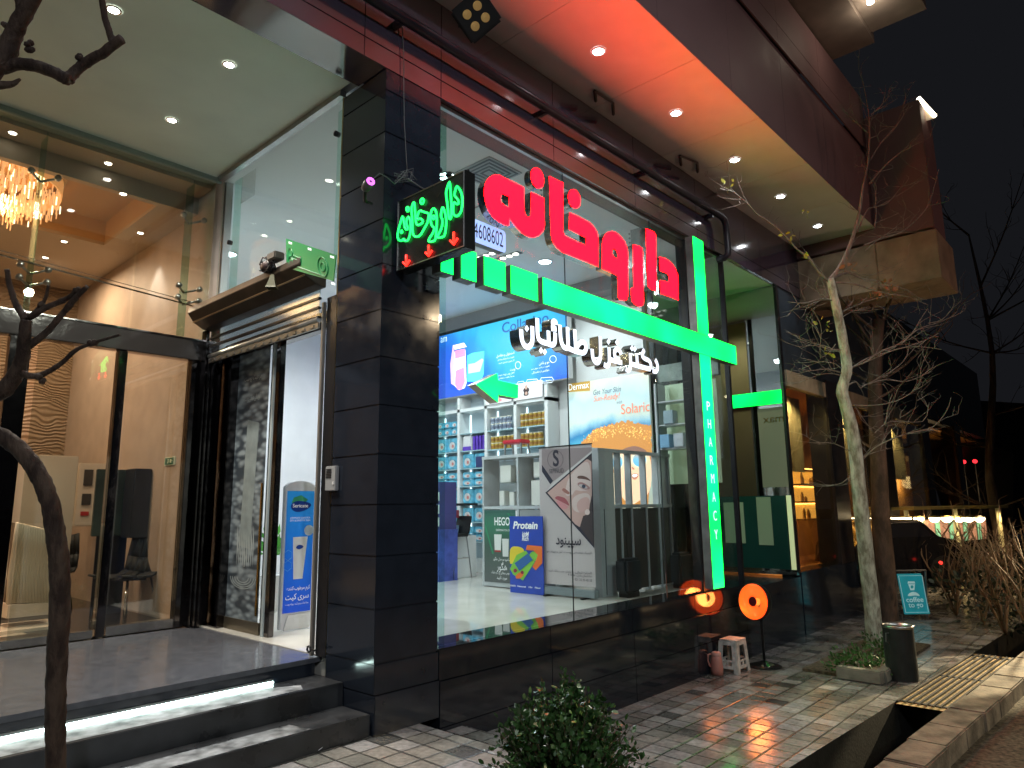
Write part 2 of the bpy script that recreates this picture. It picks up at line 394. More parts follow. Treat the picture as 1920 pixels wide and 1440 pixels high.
# wing blocks that project beside the canopy
b = B(); b.box(12.5, 13.35, 2.13, 4.9, 5.98, 8.23); b.build('wing_upper_block', rosy, bld, bevel=.01)
b = B(); b.box(12.5, 13.75, 2.11, 3.02, 5.12, 5.94); b.box(12.52, 13.72, 3.03, 4.4, 5.12, 5.94); b.build('wing_lower_block', mat('tan_cladding', (.33, .24, .16), .45, var=.25, vs=4), bld, bevel=.01)

# main window: panes, seams, glass fins and fittings
def fin(X, ytop=ZT, parent=bld, pl=True):
    f = B().box(X-.006, X+.006, YF+.1, YF+.26, .5, ytop-.02).build('glass_fin', fin_m, parent)
    return f
PX = [3.84, 5.68, 7.47, 8.42, 9.44]
for i in range(4):
    p = B().box(PX[i]+.004, PX[i+1]-.004, YF+.075, YF+.087, .502, ZT-.002).build('window_pane', glass_m, bld)
for X in (5.68, 7.47):
    B().box(X-.006, X+.006, YF+.068, YF+.074, .503, ZT-.01).build('pane_seam', mat('dark_sealant', (.03, .035, .04), .5), bld)
fin(3.99)
b = B().box(8.36, 8.42, YF+.06, YF+.2, .503, ZT-.004); b.build('mullion', black_metal, bld, bevel=.003)
b = B().box(8.44, 8.66, YF+.1, YF+.13, .503, ZT-.004); b.build('steel_cover_strip', mat('mottled_steel', (.34, .34, .33), .3, metal=.8, var=.4, vs=30), bld)
b = B().box(3.84, 9.44, YF+.055, YF+.095, 5.205, 5.239); b.build('head_channel', steel, bld)
for X in (3.99, 5.68, 7.47):
    for z in (4.62, 3.72):
        f = B()
        f.tube([(X, YF+.3, z), (X-.05, YF+.17, z)], .008, 6); f.tube([(X, YF+.3, z), (X+.05, YF+.17, z)], .008, 6)
        f.lathe((X-.06, YF+.13, z), [(.0, -.03), (.024, -.025), (.024, .02), (.012, .03), (.0, .03)], 12, axis=(0, 1, 0))
        f.lathe((X+.06, YF+.13, z), [(.0, -.03), (.024, -.025), (.024, .02), (.012, .03), (.0, .03)], 12, axis=(0, 1, 0))
        f.build('spider_fitting', black_metal, bld, smooth=True)
    f = B().box(X+.012, X+.02, YF+.12, YF+.36, 4.86, 5.16)
    for a in range(2):
        for c in range(4): f.lathe((X-.012, YF+.16+.2*a, 4.92+.06*c), [(0, -.012), (.012, -.012), (.012, .0), (0, .002)], 10, axis=(1, 0, 0))
    f.build('splice_plate', fin_m if X < 5 else mat('plate_tint', (.35, .37, .36), .3, alpha=.35), bld)

# porch: ceiling, side wall glass, back wall of lobby glass
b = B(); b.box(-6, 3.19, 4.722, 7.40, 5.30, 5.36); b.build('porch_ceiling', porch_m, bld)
b = B(); b.box(3.19, 3.25, 4.955, 7.34, 5.245, 5.31); b.build('ceiling_trim', steel, bld)
# side wall (faces the porch) : glass above shutter, steel edge beside pillar
b = B(); b.box(3.226, 3.236, 4.97, 7.30, 3.60, 5.243); b.build('side_glass', glass_m, bld)
b = B(); b.box(3.225, 3.245, 4.953, 4.967, .47, 5.24); b.build('brass_edge_strip', mat('brass', (.5, .42, .2), .3, metal=1), bld)
for y in (4.99, 7.0): B().box(3.29, 3.306, y, y+.14, 3.6, 5.2).build('side_fin', fin_m, bld)
for (yy, zz) in ((5.06, 4.93), (7.07, 4.45), (7.18, 3.78)):
    B().lathe((3.24, yy, zz), [(0, -.03), (.026, -.025), (.026, .02), (0, .03)], 12, axis=(1, 0, 0)).build('glass_button', black_metal, bld, smooth=True)
b = B(); b.box(3.26, 3.266, 6.62, 6.92, 4.86, 5.16)
b.build('clamp_plate', mat('plate_tint2', (.5, .56, .58), .3, alpha=.18), bld)
# floors, interior walls
tile = mat('glossy_cream_tiles', (.62, .60, .54), .07, var=.08, vs=2.5)
b = B(); b.box(3.26, 9.44, YF+.402, 12, .3, ZF); b.build('pharmacy_floor', tile, bld)
b = B(); b.box(3.26, 9.6, YF+.122, 12.1, 5.3, 5.42); b.build('pharmacy_ceiling', mat('grey_ceiling', (.74, .78, .78), .6), bld)
b = B(); b.box(3.3, 9.45, 12, 12.1, .3, 5.3); b.box(9.4, 9.5, 5.75, 12, .3, 5.3); b.box(3.32, 3.4, 7.42, 12, .3, 5.3); b.build('pharmacy_inner_wall', white, bld)
b = B(); b.box(9.1, 9.39, 5.9, 12, 5.05, 5.3); b.build('bulkhead', mat('bulkhead_grey', (.3, .3, .31), .6), bld)
# step of porch
b = B(); b.box(-6, 3.21, 5.075, 5.14, 0, .405); b.box(-6, 3.21, 5.141, 7.5, .2, .404)
b.build('porch_riser', stone, bld)
marble = mat('grey_porch_granite', (.095, .10, .115), .16, var=.16, vs=17, rvar=.06, bump=.03)
b = B(); b.box(-6, 3.385, 5.06, 7.36, .406, .444); struct('porch_floor', b, marble, bevel=.004)
b = B(); b.box(-6, XW-.002, 4.70, 5.073, 0, .313); struct('upper_step', b, stone_rough, bevel=.004)
b = B(); b.box(-6, XW-.012, 4.345, 4.698, 0, .15); struct('lower_step', b, stone_rough, bevel=.004)
b = B(); b.box(-6, 2.85, 5.055, 5.073, .318, .332)
ledp = thing('light_strip', 'glowing white light strip under the porch floor edge above the steps', 'light', (1, 5.05, .37))
b.build('diffuser', emis('led_white', (.72, 1, .93), 15), ledp); B().box(-6, 2.85, 5.06, 5.0735, .333, .350).build('channel', steel, ledp)
# white worn patches on the step treads (anti slip film)
b = B(); b.face([(-6, 4.73, .3165), (2.9, 4.73, .3165), (2.96, 4.86, .3165), (2.7, 4.97, .3165), (-6, 4.97, .3165)]); b.face([(-6, 4.37, .1535), (2.75, 4.36, .1535), (2.7, 4.56, .1535), (-6, 4.58, .1535)])
tag(b.build('worn_tread_strips', mat('worn_grey_tread', (.34, .36, .38), .3, var=.8, vs=9)), kind='structure')

# ---- lobby behind the porch
YL = 7.4
beige = mat('beige_plaster', (.47, .36, .28), .55, var=.1, vs=4)
lob = thing('lobby_glass_front', 'tall glass lobby front with chrome framed doors behind the porch', 'glass front', (1, YL, ZF))
b = B(); b.box(-6, 3.24, YL+.02, YL+.034, 3.42, 5.28); b.build('upper_glass', glass_lobby, lob)
for (xa, xb) in ((-1.0, 1.44), (1.68, 2.34), (2.44, 3.05)):
    b = B(); b.box(xa, xb, YL+.05, YL+.06, .52, 3.16); b.build('door_glass', glass_lobby, lob)
dark_chrome = mat('dark_chrome', (.12, .11, .11), .1, metal=1, var=.2, bump=.25, bs=6)
b = B(); b.box(-6, 3.22, YL-.04, YL+.1, 3.17, 3.40); b.build('transom', mat('dark_chrome_transom', (.06, .055, .052), .1, metal=.5, bump=.3, bs=5), lob, bevel=.006)
b = B(); b.box(-6, 3.22, YL-.045, YL-.041, 3.385, 3.40); b.build('transom_trim', chrome, lob)
for X, wd in ((1.53, .14), (2.385, .055), (3.10, .075)):
    b = B(); b.box(X-wd/2-.01, X+wd/2+.01, YL-.02, YL+.1, .45, 3.17); b.build('door_frame', dark_chrome, lob, bevel=.006)
b = B(); b.box(-6, 2.33, YL+.0, YL+.08, .45, .52); b.box(2.44, 3.06, YL, YL+.08, .45, .535); b.build('threshold', mat('satin_steel', (.5, .48, .46), .25, metal=1, var=.2), lob, bevel=.003)
b = B(); b.box(-6, 3.25, YL-.0, YL+.12, 5.245, 5.299); b.box(-6, 3.25, YL-.012, YL+.0, 5.25, 5.36)
b.build('head_channel', mat('pale_green_channel', (.32, .42, .38), .35), lob)
for X in (1.585, 3.0):
    b = B(); b.box(X-.007, X+.007, YL+.12, YL+.3, 3.42, 5.24); b.build('glass_fin', glass('lobby_fin_glass', (.68, .82, .76), .12, 1.5, rough=.1), lob)
    for z in (4.75, 3.82, 3.95 if X > 2 else 3.7):
        f = B()
        for sx in (-1, 1):
            f.tube([(X, YL+.2, z), (X+sx*.1, YL+.1, z+.03)], .012, 6); f.lathe((X+sx*.11, YL+.06, z+.03), [(0, -.02), (.03, -.015), (.03, .02), (0, .03)], 12, axis=(0, 1, 0))
        f.build('spider_fitting', steel, lob, smooth=True)
b = B(); b.tube([(1.0, YL+.15, 3.95), (3.2, YL+.15, 3.80)], .009, 6); b.tube([(1.0, YL+.15, 3.99), (3.2, YL+.15, 3.84)], .004, 5); b.build('tie_rod', chrome, lob)
# corner posts of side entrance
b = B(); b.box(3.145, 3.175, 7.27, 7.395, .45, 3.5); b.box(3.20, 3.23, 7.2, 7.3, .45, 3.5); b.box(3.25, 3.3, 7.3, 7.39, .45, 3.6)
b.build('corner_post', dark_chrome, lob, bevel=.005)

# lobby room
room = thing('hotel_lobby_room', 'warm beige lobby room seen through the glass at the left', 'room', (1, 9, ZF))
cream = mat('cream_lobby_tiles', (.55, .45, .33), .12, var=.05)
b = B(); b.box(-6, 3.2, YL+.1, 12.2, .3, .45); b.build('lobby_floor', cream, room)
b = B(); b.box(.9, 2.9, 7.9, 8.15, .4, .4525); b.box(2.0, 3.2, 8.1, 12, .4, .4515); b.build('dark_floor_inlay', mat('dark_inlay', (.03, .025, .02), .15), room)
b = B(); b.box(3.2, 3.3, 7.42, 12.2, .3, 5.3); b.build('beige_wall', beige, room)
# ceiling with a tray
cm = mat('lobby_ceiling_paint', (.55, .44, .33), .6)
b = B(); zc = 5.0; tx0, tx1, ty0, ty1 = -1.4, 2.78, 7.95, 9.68
b.box(-6, 3.2, YL+.5, ty0, zc, zc+.04); b.box(-6, 3.2, ty1, 12.2, zc, zc+.04); b.box(tx1, 3.2, ty0, ty1, zc, zc+.04); b.box(-6, tx0, ty0, ty1, zc, zc+.04)
b.box(-6, 3.2, YL+.12, YL+.5, 5.2, 5.28); b.box(-6, 3.2, YL+.46, YL+.5, zc, 5.2)
b.build('lobby_ceiling', cm, room)
b = B(); b.box(tx0, tx1, ty0, ty1, zc+.32, zc+.36); b.box(tx1, tx1+.03, ty0, ty1, zc+.042, zc+.32); b.box(tx0, tx1, ty1, ty1+.03, zc+.042, zc+.32); b.box(tx0, tx1, ty0-.03, ty0, zc+.042, zc+.32)
b.build('ceiling_tray', mat('tray_paint', (.6, .38, .2), .6), room)
# wave relief panel on the back wall
def wave_mat():
    m = mat('wave_relief_panel', (.22, .15, .09), .55); nt = m.node_tree; N = nt.nodes; L = nt.links
    tc = N.new('ShaderNodeTexCoord'); n0 = N.new('ShaderNodeTexNoise'); n0.inputs['Scale'].default_value = 1.2; L.new(tc.outputs['Object'], n0.inputs['Vector'])
    mp = N.new('ShaderNodeVectorMath'); mp.operation = 'MULTIPLY_ADD'; mp.inputs[1].default_value = (.0, 0, .5); L.new(n0.outputs[1], mp.inputs[0]); L.new(tc.outputs['Object'], mp.inputs[2])
    wv = N.new('ShaderNodeTexWave'); wv.wave_type = 'BANDS'; wv.bands_direction = 'Z'; wv.inputs['Scale'].default_value = 6; wv.inputs['Distortion'].default_value = 7; wv.inputs['Detail'].default_value = 1; wv.inputs['Detail Scale'].default_value = .8
    L.new(mp.outputs[0], wv.inputs['Vector'])
    bp = N.new('ShaderNodeBump'); bp.inputs['Strength'].default_value = 1; bp.inputs['Distance'].default_value = .012; L.new(wv.outputs['Fac'], bp.inputs['Height']); L.new(bp.outputs[0], N['Principled BSDF'].inputs['Normal'])
    return m
b = B(); b.box(-6, 3.2, 12.1, 12.2, .3, 5.3); b.build('wave_wall', wave_mat(), room)
warm = (1, .74, .52)
# lobby downlights
dl = thing('ceiling_downlight', 'small round downlight in the lobby ceiling', 'downlight', (1.336, 7.6, 5.2), 'recessed downlights of the lobby ceiling')
LDL = [(1.34, 8.0-.3, 5.2), (2.18, 7.7, 5.2), (2.408, 7.90, 5.0), (2.95, 8.916, 5.0), (2.388, 9.9, 5.0), (2.389, 10.729, 5.0)]
dl.location = LDL[0]
x, y, z = LDL[0]
rim = B().lathe((x, y, z), [(.03, .002), (.045, -.006), (.045, .002)], 16).build('rim', chrome, dl)
B().lathe((x, y, z), [(0, -.003), (.032, -.003), (.032, .004)], 14).build('lens', emis('downlight_warm', (1, .9, .75), 14), dl)
dl['label'] = 'leftmost small lobby downlight above the glass fin'
lab = ['lobby downlight in the dark ceiling strip, right of the glass fin', 'lobby downlight just outside the tray corner', 'lobby downlight near the beige side wall with bright glow', 'lobby downlight beyond the tray over the relief wall', 'farthest lobby downlight above the relief wall']
for p, l in zip(LDL[1:], lab): dup(dl, V(p)-V(LDL[0]), l)
for p in ((1.3, 8.8, 4.9), (-1.5, 9.5, 4.9), (2.4, 10.6, 4.9)): lamp('AREA', 'lobby_light', p, 70, warm, .5, (p[0], p[1], 0))
lamp('SPOT', 'lobby_wall_wash', (2.95, 8.916, 4.95), 45, (.9, .95, 1), .03, (3.2, 8.95, 3.2), 60, .6)
# chandelier
ch = thing('crystal_chandelier', 'large round crystal chandelier glowing amber in the lobby', 'chandelier', (1.15, 8.75, 5.2))
cx, cy = 1.2, 8.8
B().lathe((cx, cy, 5.32), [(0, 0), (.85, 0), (.87, -.05), (.80, -.06), (0, -.06)], 40).build('canopy_plate', mat('brass_plate', (.7, .5, .25), .2, metal=1), ch)
amb = [emis('crystal_amber', (1, .50, .22), .8), emis('crystal_bright', (1, .75, .45), 3.5)]
b = B()
for k in range(1500):
    rr_ = .84*math.sqrt(random.random()); a = random.random()*6.283; L_ = .05+.06*random.random()
    x, y = cx+rr_*math.cos(a), cy+rr_*math.sin(a); z1 = 5.14-random.random()*(.22+.12*(1-rr_)); m_ = 1 if random.random() < .07 else 0
    b.box(x-.005, x+.005, y-.005, y+.005, z1-L_, z1, m_)
tag(b.build('crystal_drops', amb, ch, recalc=False), kind='stuff')
b = B(); b.lathe((cx, cy, 5.2), [(.84, 0), (.84, -.16), (.825, -.16), (.825, 0)], 48); b.build('crystal_band', emis('amber_band', (1, .45, .15), .5), ch)
lamp('POINT', 'chandelier_glow', (cx, cy, 4.6), 30, (1, .58, .25), .3, parent=ch)

# lobby furniture (placed on the lobby floor)
wbody = mat('white_desk_panel', (.62, .52, .40), .5)
t = thing('white_partition', 'tall plain white partition panel behind the ribbed lounge chair', 'partition', (2.1, 9.5, ZF))
B().box(1.15, 2.675, 9.5, 9.62, ZF, 2.255).build('panel', wbody, t, bevel=.01)
t = thing('wall_kiosk', 'white floating kiosk cabinet with small framed pictures on its side', 'kiosk', (3.0, 9.8, 1.4))
B().box(2.80, 3.19, 9.9, 10.3, 1.42, 2.2).build('cabinet', wbody, t, bevel=.01)
for (xa, za, s_) in ((2.86, 1.92, .2), (2.86, 1.68, .14)): B().box(xa, xa+.1, 9.885, 9.899, za, za+s_).build('picture', mat('dark_picture', (.05, .045, .04), .3), t)
B().box(2.86, 2.95, 9.885, 9.899, 1.55, 1.6).build('red_sticker', mat('red_print', (.4, .03, .03), .4), t)
t = thing('dark_counter_screen', 'tall dark green panel standing before the beige lobby wall', 'screen', (3.0, 8.9, 1.2))
B().box(2.72, 3.18, 8.95, 9.0, 1.32, 2.08).build('panel', mat('dark_green_panel', (.05, .07, .06), .2), t, bevel=.008); B().box(3.0, 3.19, 8.6, 8.9, 1.3, 2.08).build('side_panel', black, t, bevel=.008); B().box(2.78, 3.1, 8.97, 8.99, .45, 1.32).build('leg', black_metal, t)
# ribbed lounge chair
t = thing('ribbed_lounge_chair', 'cream ribbed lounge chair with curved tall back', 'chair', (1.9, 8.4, ZF))
b = B(); Yc = 8.5
pL = [ay(33, 980, Yc), ay(30, 1020, Yc), ay(25, 1080, Yc), ay(17, 1133, Yc)]; pR = [ay(93, 995, Yc), ay(98, 1030, Yc), ay(99, 1080, Yc), ay(98, 1130, Yc)]
dep = [.0, .05, .12, .05]
for k in range(15):
    f = k/14
    pts = [(pL[i].lerp(pR[i], f)) + V((0, dep[i]*1.2, 0)) for i in range(4)]
    b.tube(pts, [.018]*4, 8)
b.build('ribbed_cover', mat('cream_rib_fabric', (.62, .52, .38), .7), t, smooth=True)
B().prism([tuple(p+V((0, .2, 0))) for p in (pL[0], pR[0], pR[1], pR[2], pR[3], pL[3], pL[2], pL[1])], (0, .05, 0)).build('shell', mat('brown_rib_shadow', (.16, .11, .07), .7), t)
B().prism([tuple(p) for p in (ay(15, 1135, Yc), ay(95, 1130, Yc), ay(93, 1152, Yc), ay(12, 1160, Yc))], (0, .35, 0)).build('base', wbody, t)
B().box(1.75, 2.35, 8.3, 8.9, ZF+.001, ZF+.03).build('foot_plate', wbody, t)
# black shell chair
def shell_chair(c, label, rot):
    t = thing('shell_chair', label, 'chair', (0, 0, 0), 'black shell chairs in the lobby')
    bl = mat('black_leather', (.02, .02, .018), .7)
    pr = [(-.26, .44), (-.1, .42), (.12, .41), (.22, .46), (.27, .62), (.30, .86)]
    b = B(); n = 8; rows = []
    for (x, z) in pr:
        rows.append([V((x + .05*abs(k/n*2-1)**2*(-1 if z < .5 else -1.4), (k/n-.5)*.5*(1.0 if z < .8 else .9), z+.03*abs(k/n*2-1)**2)) for k in range(n+1)])
    for i in range(len(rows)-1):
        for k in range(n): b.face([rows[i][k], rows[i+1][k], rows[i+1][k+1], rows[i][k+1]])
    o = b.build('shell', bl, t, smooth=True); md = o.modifiers.new('s', 'SOLIDIFY'); md.thickness = .02
    for sx in (-1, 1):
        for sy in (-1, 1):
            B().tube([(sx*.16-.02, sy*.16, .42), (sx*.23-.02, sy*.22, 0)], .011, 8).build('leg', chrome, t, smooth=True)
    t.location = c; t.rotation_euler = (0, 0, rot); return t
c1 = shell_chair((2.98, 8.45, ZF), 'black shell chair with chrome legs beside the beige lobby wall', R_(25))
c2 = dup(c1, V((-.45, 1.25, 0)), 'black shell chair half hidden behind the near tree trunk', rotz=R_(60))
t = thing('exit_sign', 'small green and white emergency exit sign on the beige wall', 'sign', (3.19, 8.1, 2.14))
B().box(3.185, 3.199, 7.99, 8.26, 2.10, 2.19).build('plate', mat('exit_white', (.75, .8, .6), .4), t)
B().box(3.181, 3.184, 8.01, 8.24, 2.108, 2.182).build('green_field', mat('exit_green', (.01, .12, .05), .4), t)
def mpx(u, v_): return V((3.180, u, v_))
shapes('running_figure', mat('exit_white', (.75, .8, .6), .4), t, [[(8.15, 2.12), (8.17, 2.12), (8.15, 2.15), (8.17, 2.17), (8.14, 2.172), (8.13, 2.14)], [(8.1, 2.125), (8.06, 2.125), (8.06, 2.165), (8.1, 2.165)], [(8.05, 2.14), (8.02, 2.145), (8.05, 2.155)]], mpx, (0, 0, 0))

# ================================================================== PHARMACY SIDE ENTRANCE
ent = thing('side_entrance', 'sliding glass entrance of the pharmacy with a dark printed film on the left leaf', 'door', (3.39, 6.4, ZF))
b = B()
b.box(3.30, 3.42, 6.99, 7.44, ZF, 3.3); b.box(3.37, 3.43, 6.12, 6.2, ZF, 3.25); b.box(3.40, 3.44, 6.25, 6.34, ZF, 3.25)
b.build('door_frame', dark_chrome, ent, bevel=.006)
B().box(3.36, 3.42, 6.21, 6.24, ZF, 3.25).build('pale_jamb', mat('pale_jamb', (.45, .52, .53), .3), ent)
B().box(3.36, 3.46, 5.0, 7.3, 3.2, 3.36).build('door_head', dark_chrome, ent, bevel=.005)
B().box(3.372, 3.40, 6.30, 7.0, ZF+.002, .56).build('bottom_rail', mat('bronze_rail', (.2, .17, .12), .3, metal=.8), ent)
B().box(3.365, 3.375, 6.345, 6.37, .62, 1.85).build('handle', mat('gold_handle', (.6, .38, .12), .25, metal=1), ent)
film = mat('dark_printed_film', (.06, .07, .08), .3)
nt = film.node_tree; N = nt.nodes; L = nt.links; tc = N.new('ShaderNodeTexCoord'); mp = N.new('ShaderNodeMapping'); mp.inputs['Rotation'].default_value = (.5, 0, 0); mp.inputs['Scale'].default_value = (1, 9, 22); L.new(tc.outputs['Object'], mp.inputs[0])
vo = N.new('ShaderNodeTexVoronoi'); vo.feature = 'SMOOTH_F1'; vo.inputs['Scale'].default_value = 1.0; L.new(mp.outputs[0], vo.inputs['Vector'])
rp_ = N.new('ShaderNodeValToRGB'); e = rp_.color_ramp.elements; e[0].position = .2; e[0].color = (.30, .36, .39, 1); e[1].position = .6; e[1].color = (.05, .065, .08, 1); L.new(vo.outputs['Distance'], rp_.inputs[0]); L.new(rp_.outputs[0], N['Principled BSDF'].inputs['Base Color'])
f = B().box(3.385, 3.39, 6.35, 6.99, .56, 3.2).build('door_leaf', film, ent)
def me_(u, v_): return V((3.384, u, v_))
lg = mat('film_pale_print', (.4, .46, .46), .4)
shapes('print_column', mat('film_column_print', (.26, .31, .31), .4, var=.2, vs=6), f, [[(6.78, 1.25), (6.56, 1.22), (6.50, 2.45), (6.74, 2.5)]], me_, (-.001, 0, 0))
rp = []
for rr_ in (.12, .17, .22, .26):
    e1 = [(6.67+rr_*math.cos(a), .95+rr_*.42*math.sin(a)) for a in [math.pi*(1+i/14) for i in range(15)]]
    e2 = [(6.67+(rr_-.012)*math.cos(a), .952+(rr_-.012)*.42*math.sin(a)) for a in [math.pi*(1+i/14) for i in range(15)]][::-1]
    rp.append(e1+e2)
for k in range(9):
    u = 6.82-.04*k; h0 = 1.12+.04*abs(k-4); rp.append([(u, 1.05+.03*abs(k-4)), (u+.012, h0+.15+.05*random.random()), (u-.03+.015*random.random(), h0+.02), (u-.012, 1.05)])
shapes('print_splash', mat('film_splash_print', (.4, .46, .46), .4), f, rp, me_, (-.0015, 0, 0))
YD, ZU = (0, -1, 0), (0, 0, 1)
text('print_title', fa('مراقبت پوست'), lg, f, (3.381, 6.67, 2.93), YD, ZU, .06, .36)
text('print_subtitle', fa('آبرسانی عمقی پوست'), lg, f, (3.381, 6.67, 2.72), YD, ZU, .055, .34)

# roller shutter over the entrance
sh = thing('roller_shutter', 'raised roller shutter in a bronze box with guide rails over the pharmacy side entrance', 'roller shutter', (3.1, 6.2, 3.5))
bronze = mat('bronze_sheet', (.06, .048, .038), .38, metal=.5, var=.3, vs=5)
pr = [(3.20, 3.715), (2.95, 3.71), (2.935, 3.64), (3.0, 3.55), (3.10, 3.495), (3.20, 3.485)]
b = B(); b.prism([(x, 7.29, z) for x, z in pr], (0, -2.2, 0)); b.build('shutter_box', bronze, sh, bevel=.004)
B().tube([(2.994, 7.29, 3.553), (2.994, 5.1, 3.553)], .008, 6).build('box_lip', mat('pale_bronze', (.4, .3, .18), .3, metal=.6), sh)
slat = mat('perforated_slat', (.40, .45, .47), .28, metal=.5)
b = B()
for k in range(3):
    z = 3.475-.085*k; b.box(3.17, 3.18, 5.14, 7.24, z-.07, z)
b.build('slats', glass('shutter_lexan', (.72, .78, .8), 1.2, 1.5, rough=.15, minr=.08), sh)
b = B()
for k in range(3): b.box(3.16, 3.19, 5.14, 7.24, 3.387-.085*k, 3.407-.085*k)
b.build('slat_hinges', black_metal, sh)
b = B(); b.box(3.165, 3.185, 5.14, 7.24, 3.13, 3.178)
for k in range(14): b.box(3.155, 3.165, 5.2+k*.145, 5.26+k*.145, 3.14, 3.162)
b.build('bottom_bar', mat('dull_bar', (.25, .24, .21), .4, metal=.6), sh)
B().tube([(3.175, 5.14, 3.205), (3.175, 7.24, 3.205)], .026, 10).build('roller_tube', slat, sh)
B().box(3.224, 3.30, 4.955, 5.10, ZF, 3.4).build('jamb', black_metal, ent)
b = B(); b.box(3.19, 3.223, 5.102, 5.135, ZF, 3.36); b.build('guide_rail', mat('weathered_rail', (.32, .30, .27), .35, metal=.5), sh, bevel=.005)
b = B(); b.box(3.17, 3.22, 7.235, 7.268, ZF, 3.36); b.build('guide_rail', dark_chrome, sh, bevel=.005)
# end plate with slots
gp = B(); gx = 2.93
gp.box(2.94, 3.43-.22, 5.055, 5.065, 3.38, 3.78); 
g0 = gp.v[:]; gp = B()
P4 = [ax(536, 447, 2.95), ax(630, 478, 2.95), ax(625, 527, 2.95), ax(537, 502, 2.95)]
gp.prism(P4, (.008, 0, 0)); gpl = gp.build('end_plate', mat('green_painted_steel', (.005, .20, .06), .4), sh)
e1 = P4[1]-P4[0]; e2 = P4[3]-P4[0]
def gpt(u, v_): return P4[0]+e1*u+e2*v_
b = B()
for (u, v_, r_) in ((.1, .42, .05), (.1, .72, .05), (.75, .52, .11), (.75, .52, .05)):
    b.tube([gpt(u, v_)+(e1.normalized()*math.cos(a)+e2.normalized()*math.sin(a))*r_*.75+V((-.003, 0, 0)) for a in [i*6.283/20 for i in range(20)]], .004, 5, closed=True)
b.tube([gpt(.16, .5)+V((-.003, 0, 0)), gpt(.32, .5)+V((-.003, 0, 0)), gpt(.32, .6)+V((-.003, 0, 0)), gpt(.16, .6)+V((-.003, 0, 0))], .004, 5, closed=True)
b.tube([gpt(.25, .82)+V((-.003, 0, 0)), gpt(.8, .8)+V((-.003, 0, 0))], .004, 5)
b.build('plate_embossing', MATS['green_painted_steel'], gpl)
b = B()
for (u, v_) in ((.1, .1), (.5, .09), (.93, .1), (.93, .92)):
    b.face([gpt(u+du, v_+dv)+V((-.002, 0, 0)) for du, dv in ((-.035, -.03), (.035, -.03), (.035, .04), (-.035, .04))])
b.build('plate_slots', emis('slot_glow', (.65, .75, .72), .8), gpl, recalc=False)
# motor with cable tangle, on the end of the box
mo = thing('shutter_motor', 'small black motor box with tangled cables on top of the shutter box', 'motor', tuple(ax(512, 490, 2.93)))
c0 = ax(517, 482, 2.93); B().obox(c0, (1, 0, 0), (0, 1, 0), (0, 0, 1), .05, .07, .035).build('motor_box', mat('dusty_box', (.08, .07, .06), .6), mo, bevel=.01)
c0 = ax(502, 500, 2.93); B().lathe(c0, [(0, -.06), (.05, -.05), (.055, 0), (.05, .05), (0, .06)], 14, axis=(0, 1, 0)).build('motor_cap', mat('dark_cap', (.05, .03, .03), .5), mo, smooth=True)
b = B()
for k in range(7):
    pts = [c0+V((random.uniform(-.06, .02), random.uniform(-.16, .08), random.uniform(-.07, .09))) for _ in range(6)]
    b.tube([V((*q, 0)) if False else q for q in pts], .006, 5)
b.build('cables', black, mo, smooth=True)
t = thing('plastic_funnel', 'small olive horn shaped siren hanging under the shutter box', 'siren', tuple(ax(511, 530, 2.91)))
c0 = ax(511, 515, 2.91); B().lathe(c0, [(.02, 0), (.025, -.05), (.04, -.09), (.065, -.125), (.06, -.125), (.018, 0)], 4).build('horn', mat('olive_plastic', (.045, .045, .012), .6), t)
# intercom
t = thing('intercom', 'grey intercom box with speaker slots on the black pillar beside the entrance', 'intercom', (3.2, 4.91, 1.8))
B().box(3.19, 3.224, 4.84, 4.99, 1.74, 1.94).build('case', mat('grey_plastic', (.33, .34, .35), .45), t, bevel=.006)
b = B()
for k in range(6): b.box(3.186, 3.19, 4.9, 4.975, 1.845+.013*k, 1.851+.013*k)
b.build('speaker_slots', black, t)
B().lathe((3.188, 4.87, 1.8), [(0, -.003), (.012, -.003), (.012, .003)], 12, axis=(1, 0, 0)).build('button', white, t)
t = thing('padlock_hasp', 'small black hasp ring at the foot of the shutter guide rail', 'hasp', (3.12, 5.1, .6))
c0 = ax(579, 1217, 3.15); b = B(); b.tube([c0+V((.0, .022*math.cos(a), .022*math.sin(a))) for a in [i*6.283/16 for i in range(16)]], .008, 8, closed=True); b.build('ring', black_metal, t, smooth=True)
B().tube([c0+V((0, -.02, 0)), c0+V((0, -.09, 0))], .009, 6).build('shackle', black_metal, t)
# camera with violet light on the pillar
t = thing('cctv_camera', 'small security camera with a glowing violet infrared light on the pillar corner', 'camera', tuple(ay(700, 345, 4.2)))
c0 = ay(695, 340, 4.12)
B().lathe(c0+V((.0, .0, 0)), [(0, .0), (.035, .0), (.036, .10), (.03, .12), (0, .12)], 16, axis=(.25, .95, -.1)).build('body', mat('cctv_grey', (.12, .11, .12), .35), t, smooth=True)
f = B().lathe(c0, [(.012, -.002), (.033, -.002), (.033, -.001), (.012, -.001)], 20, axis=(.25, .95, -.1)).build('infrared_ring', emis('violet_led', (.8, .12, .95), 2.2), t)
b = B(); b.tube([c0+V((.02, .1, -.02)), c0+V((.05, .14, -.1)), c0+V((.16, .21, -.06))], .014, 8); b.build('bracket', black_metal, t, smooth=True)
t = thing('cable_tangle', 'thin cables running down the pillar to the neon sign bracket', 'cable', tuple(ay(757, 200, 4.3)))
b = B(); b.tube([ay(x, y, 4.305) for x, y in ((752, 20), (757, 100), (757, 170), (758, 230), (762, 300), (764, 330))], .004, 5)
b.tube([ay(x, y, 4.2) for x, y in ((700, 335), (712, 325), (725, 332), (740, 345), (752, 335), (764, 318), (775, 330), (782, 338))], .004, 5)
for k in range(5): b.tube([ay(748+random.uniform(-12, 30), 322+random.uniform(-8, 22), 4.2) for _ in range(5)], .003, 4)
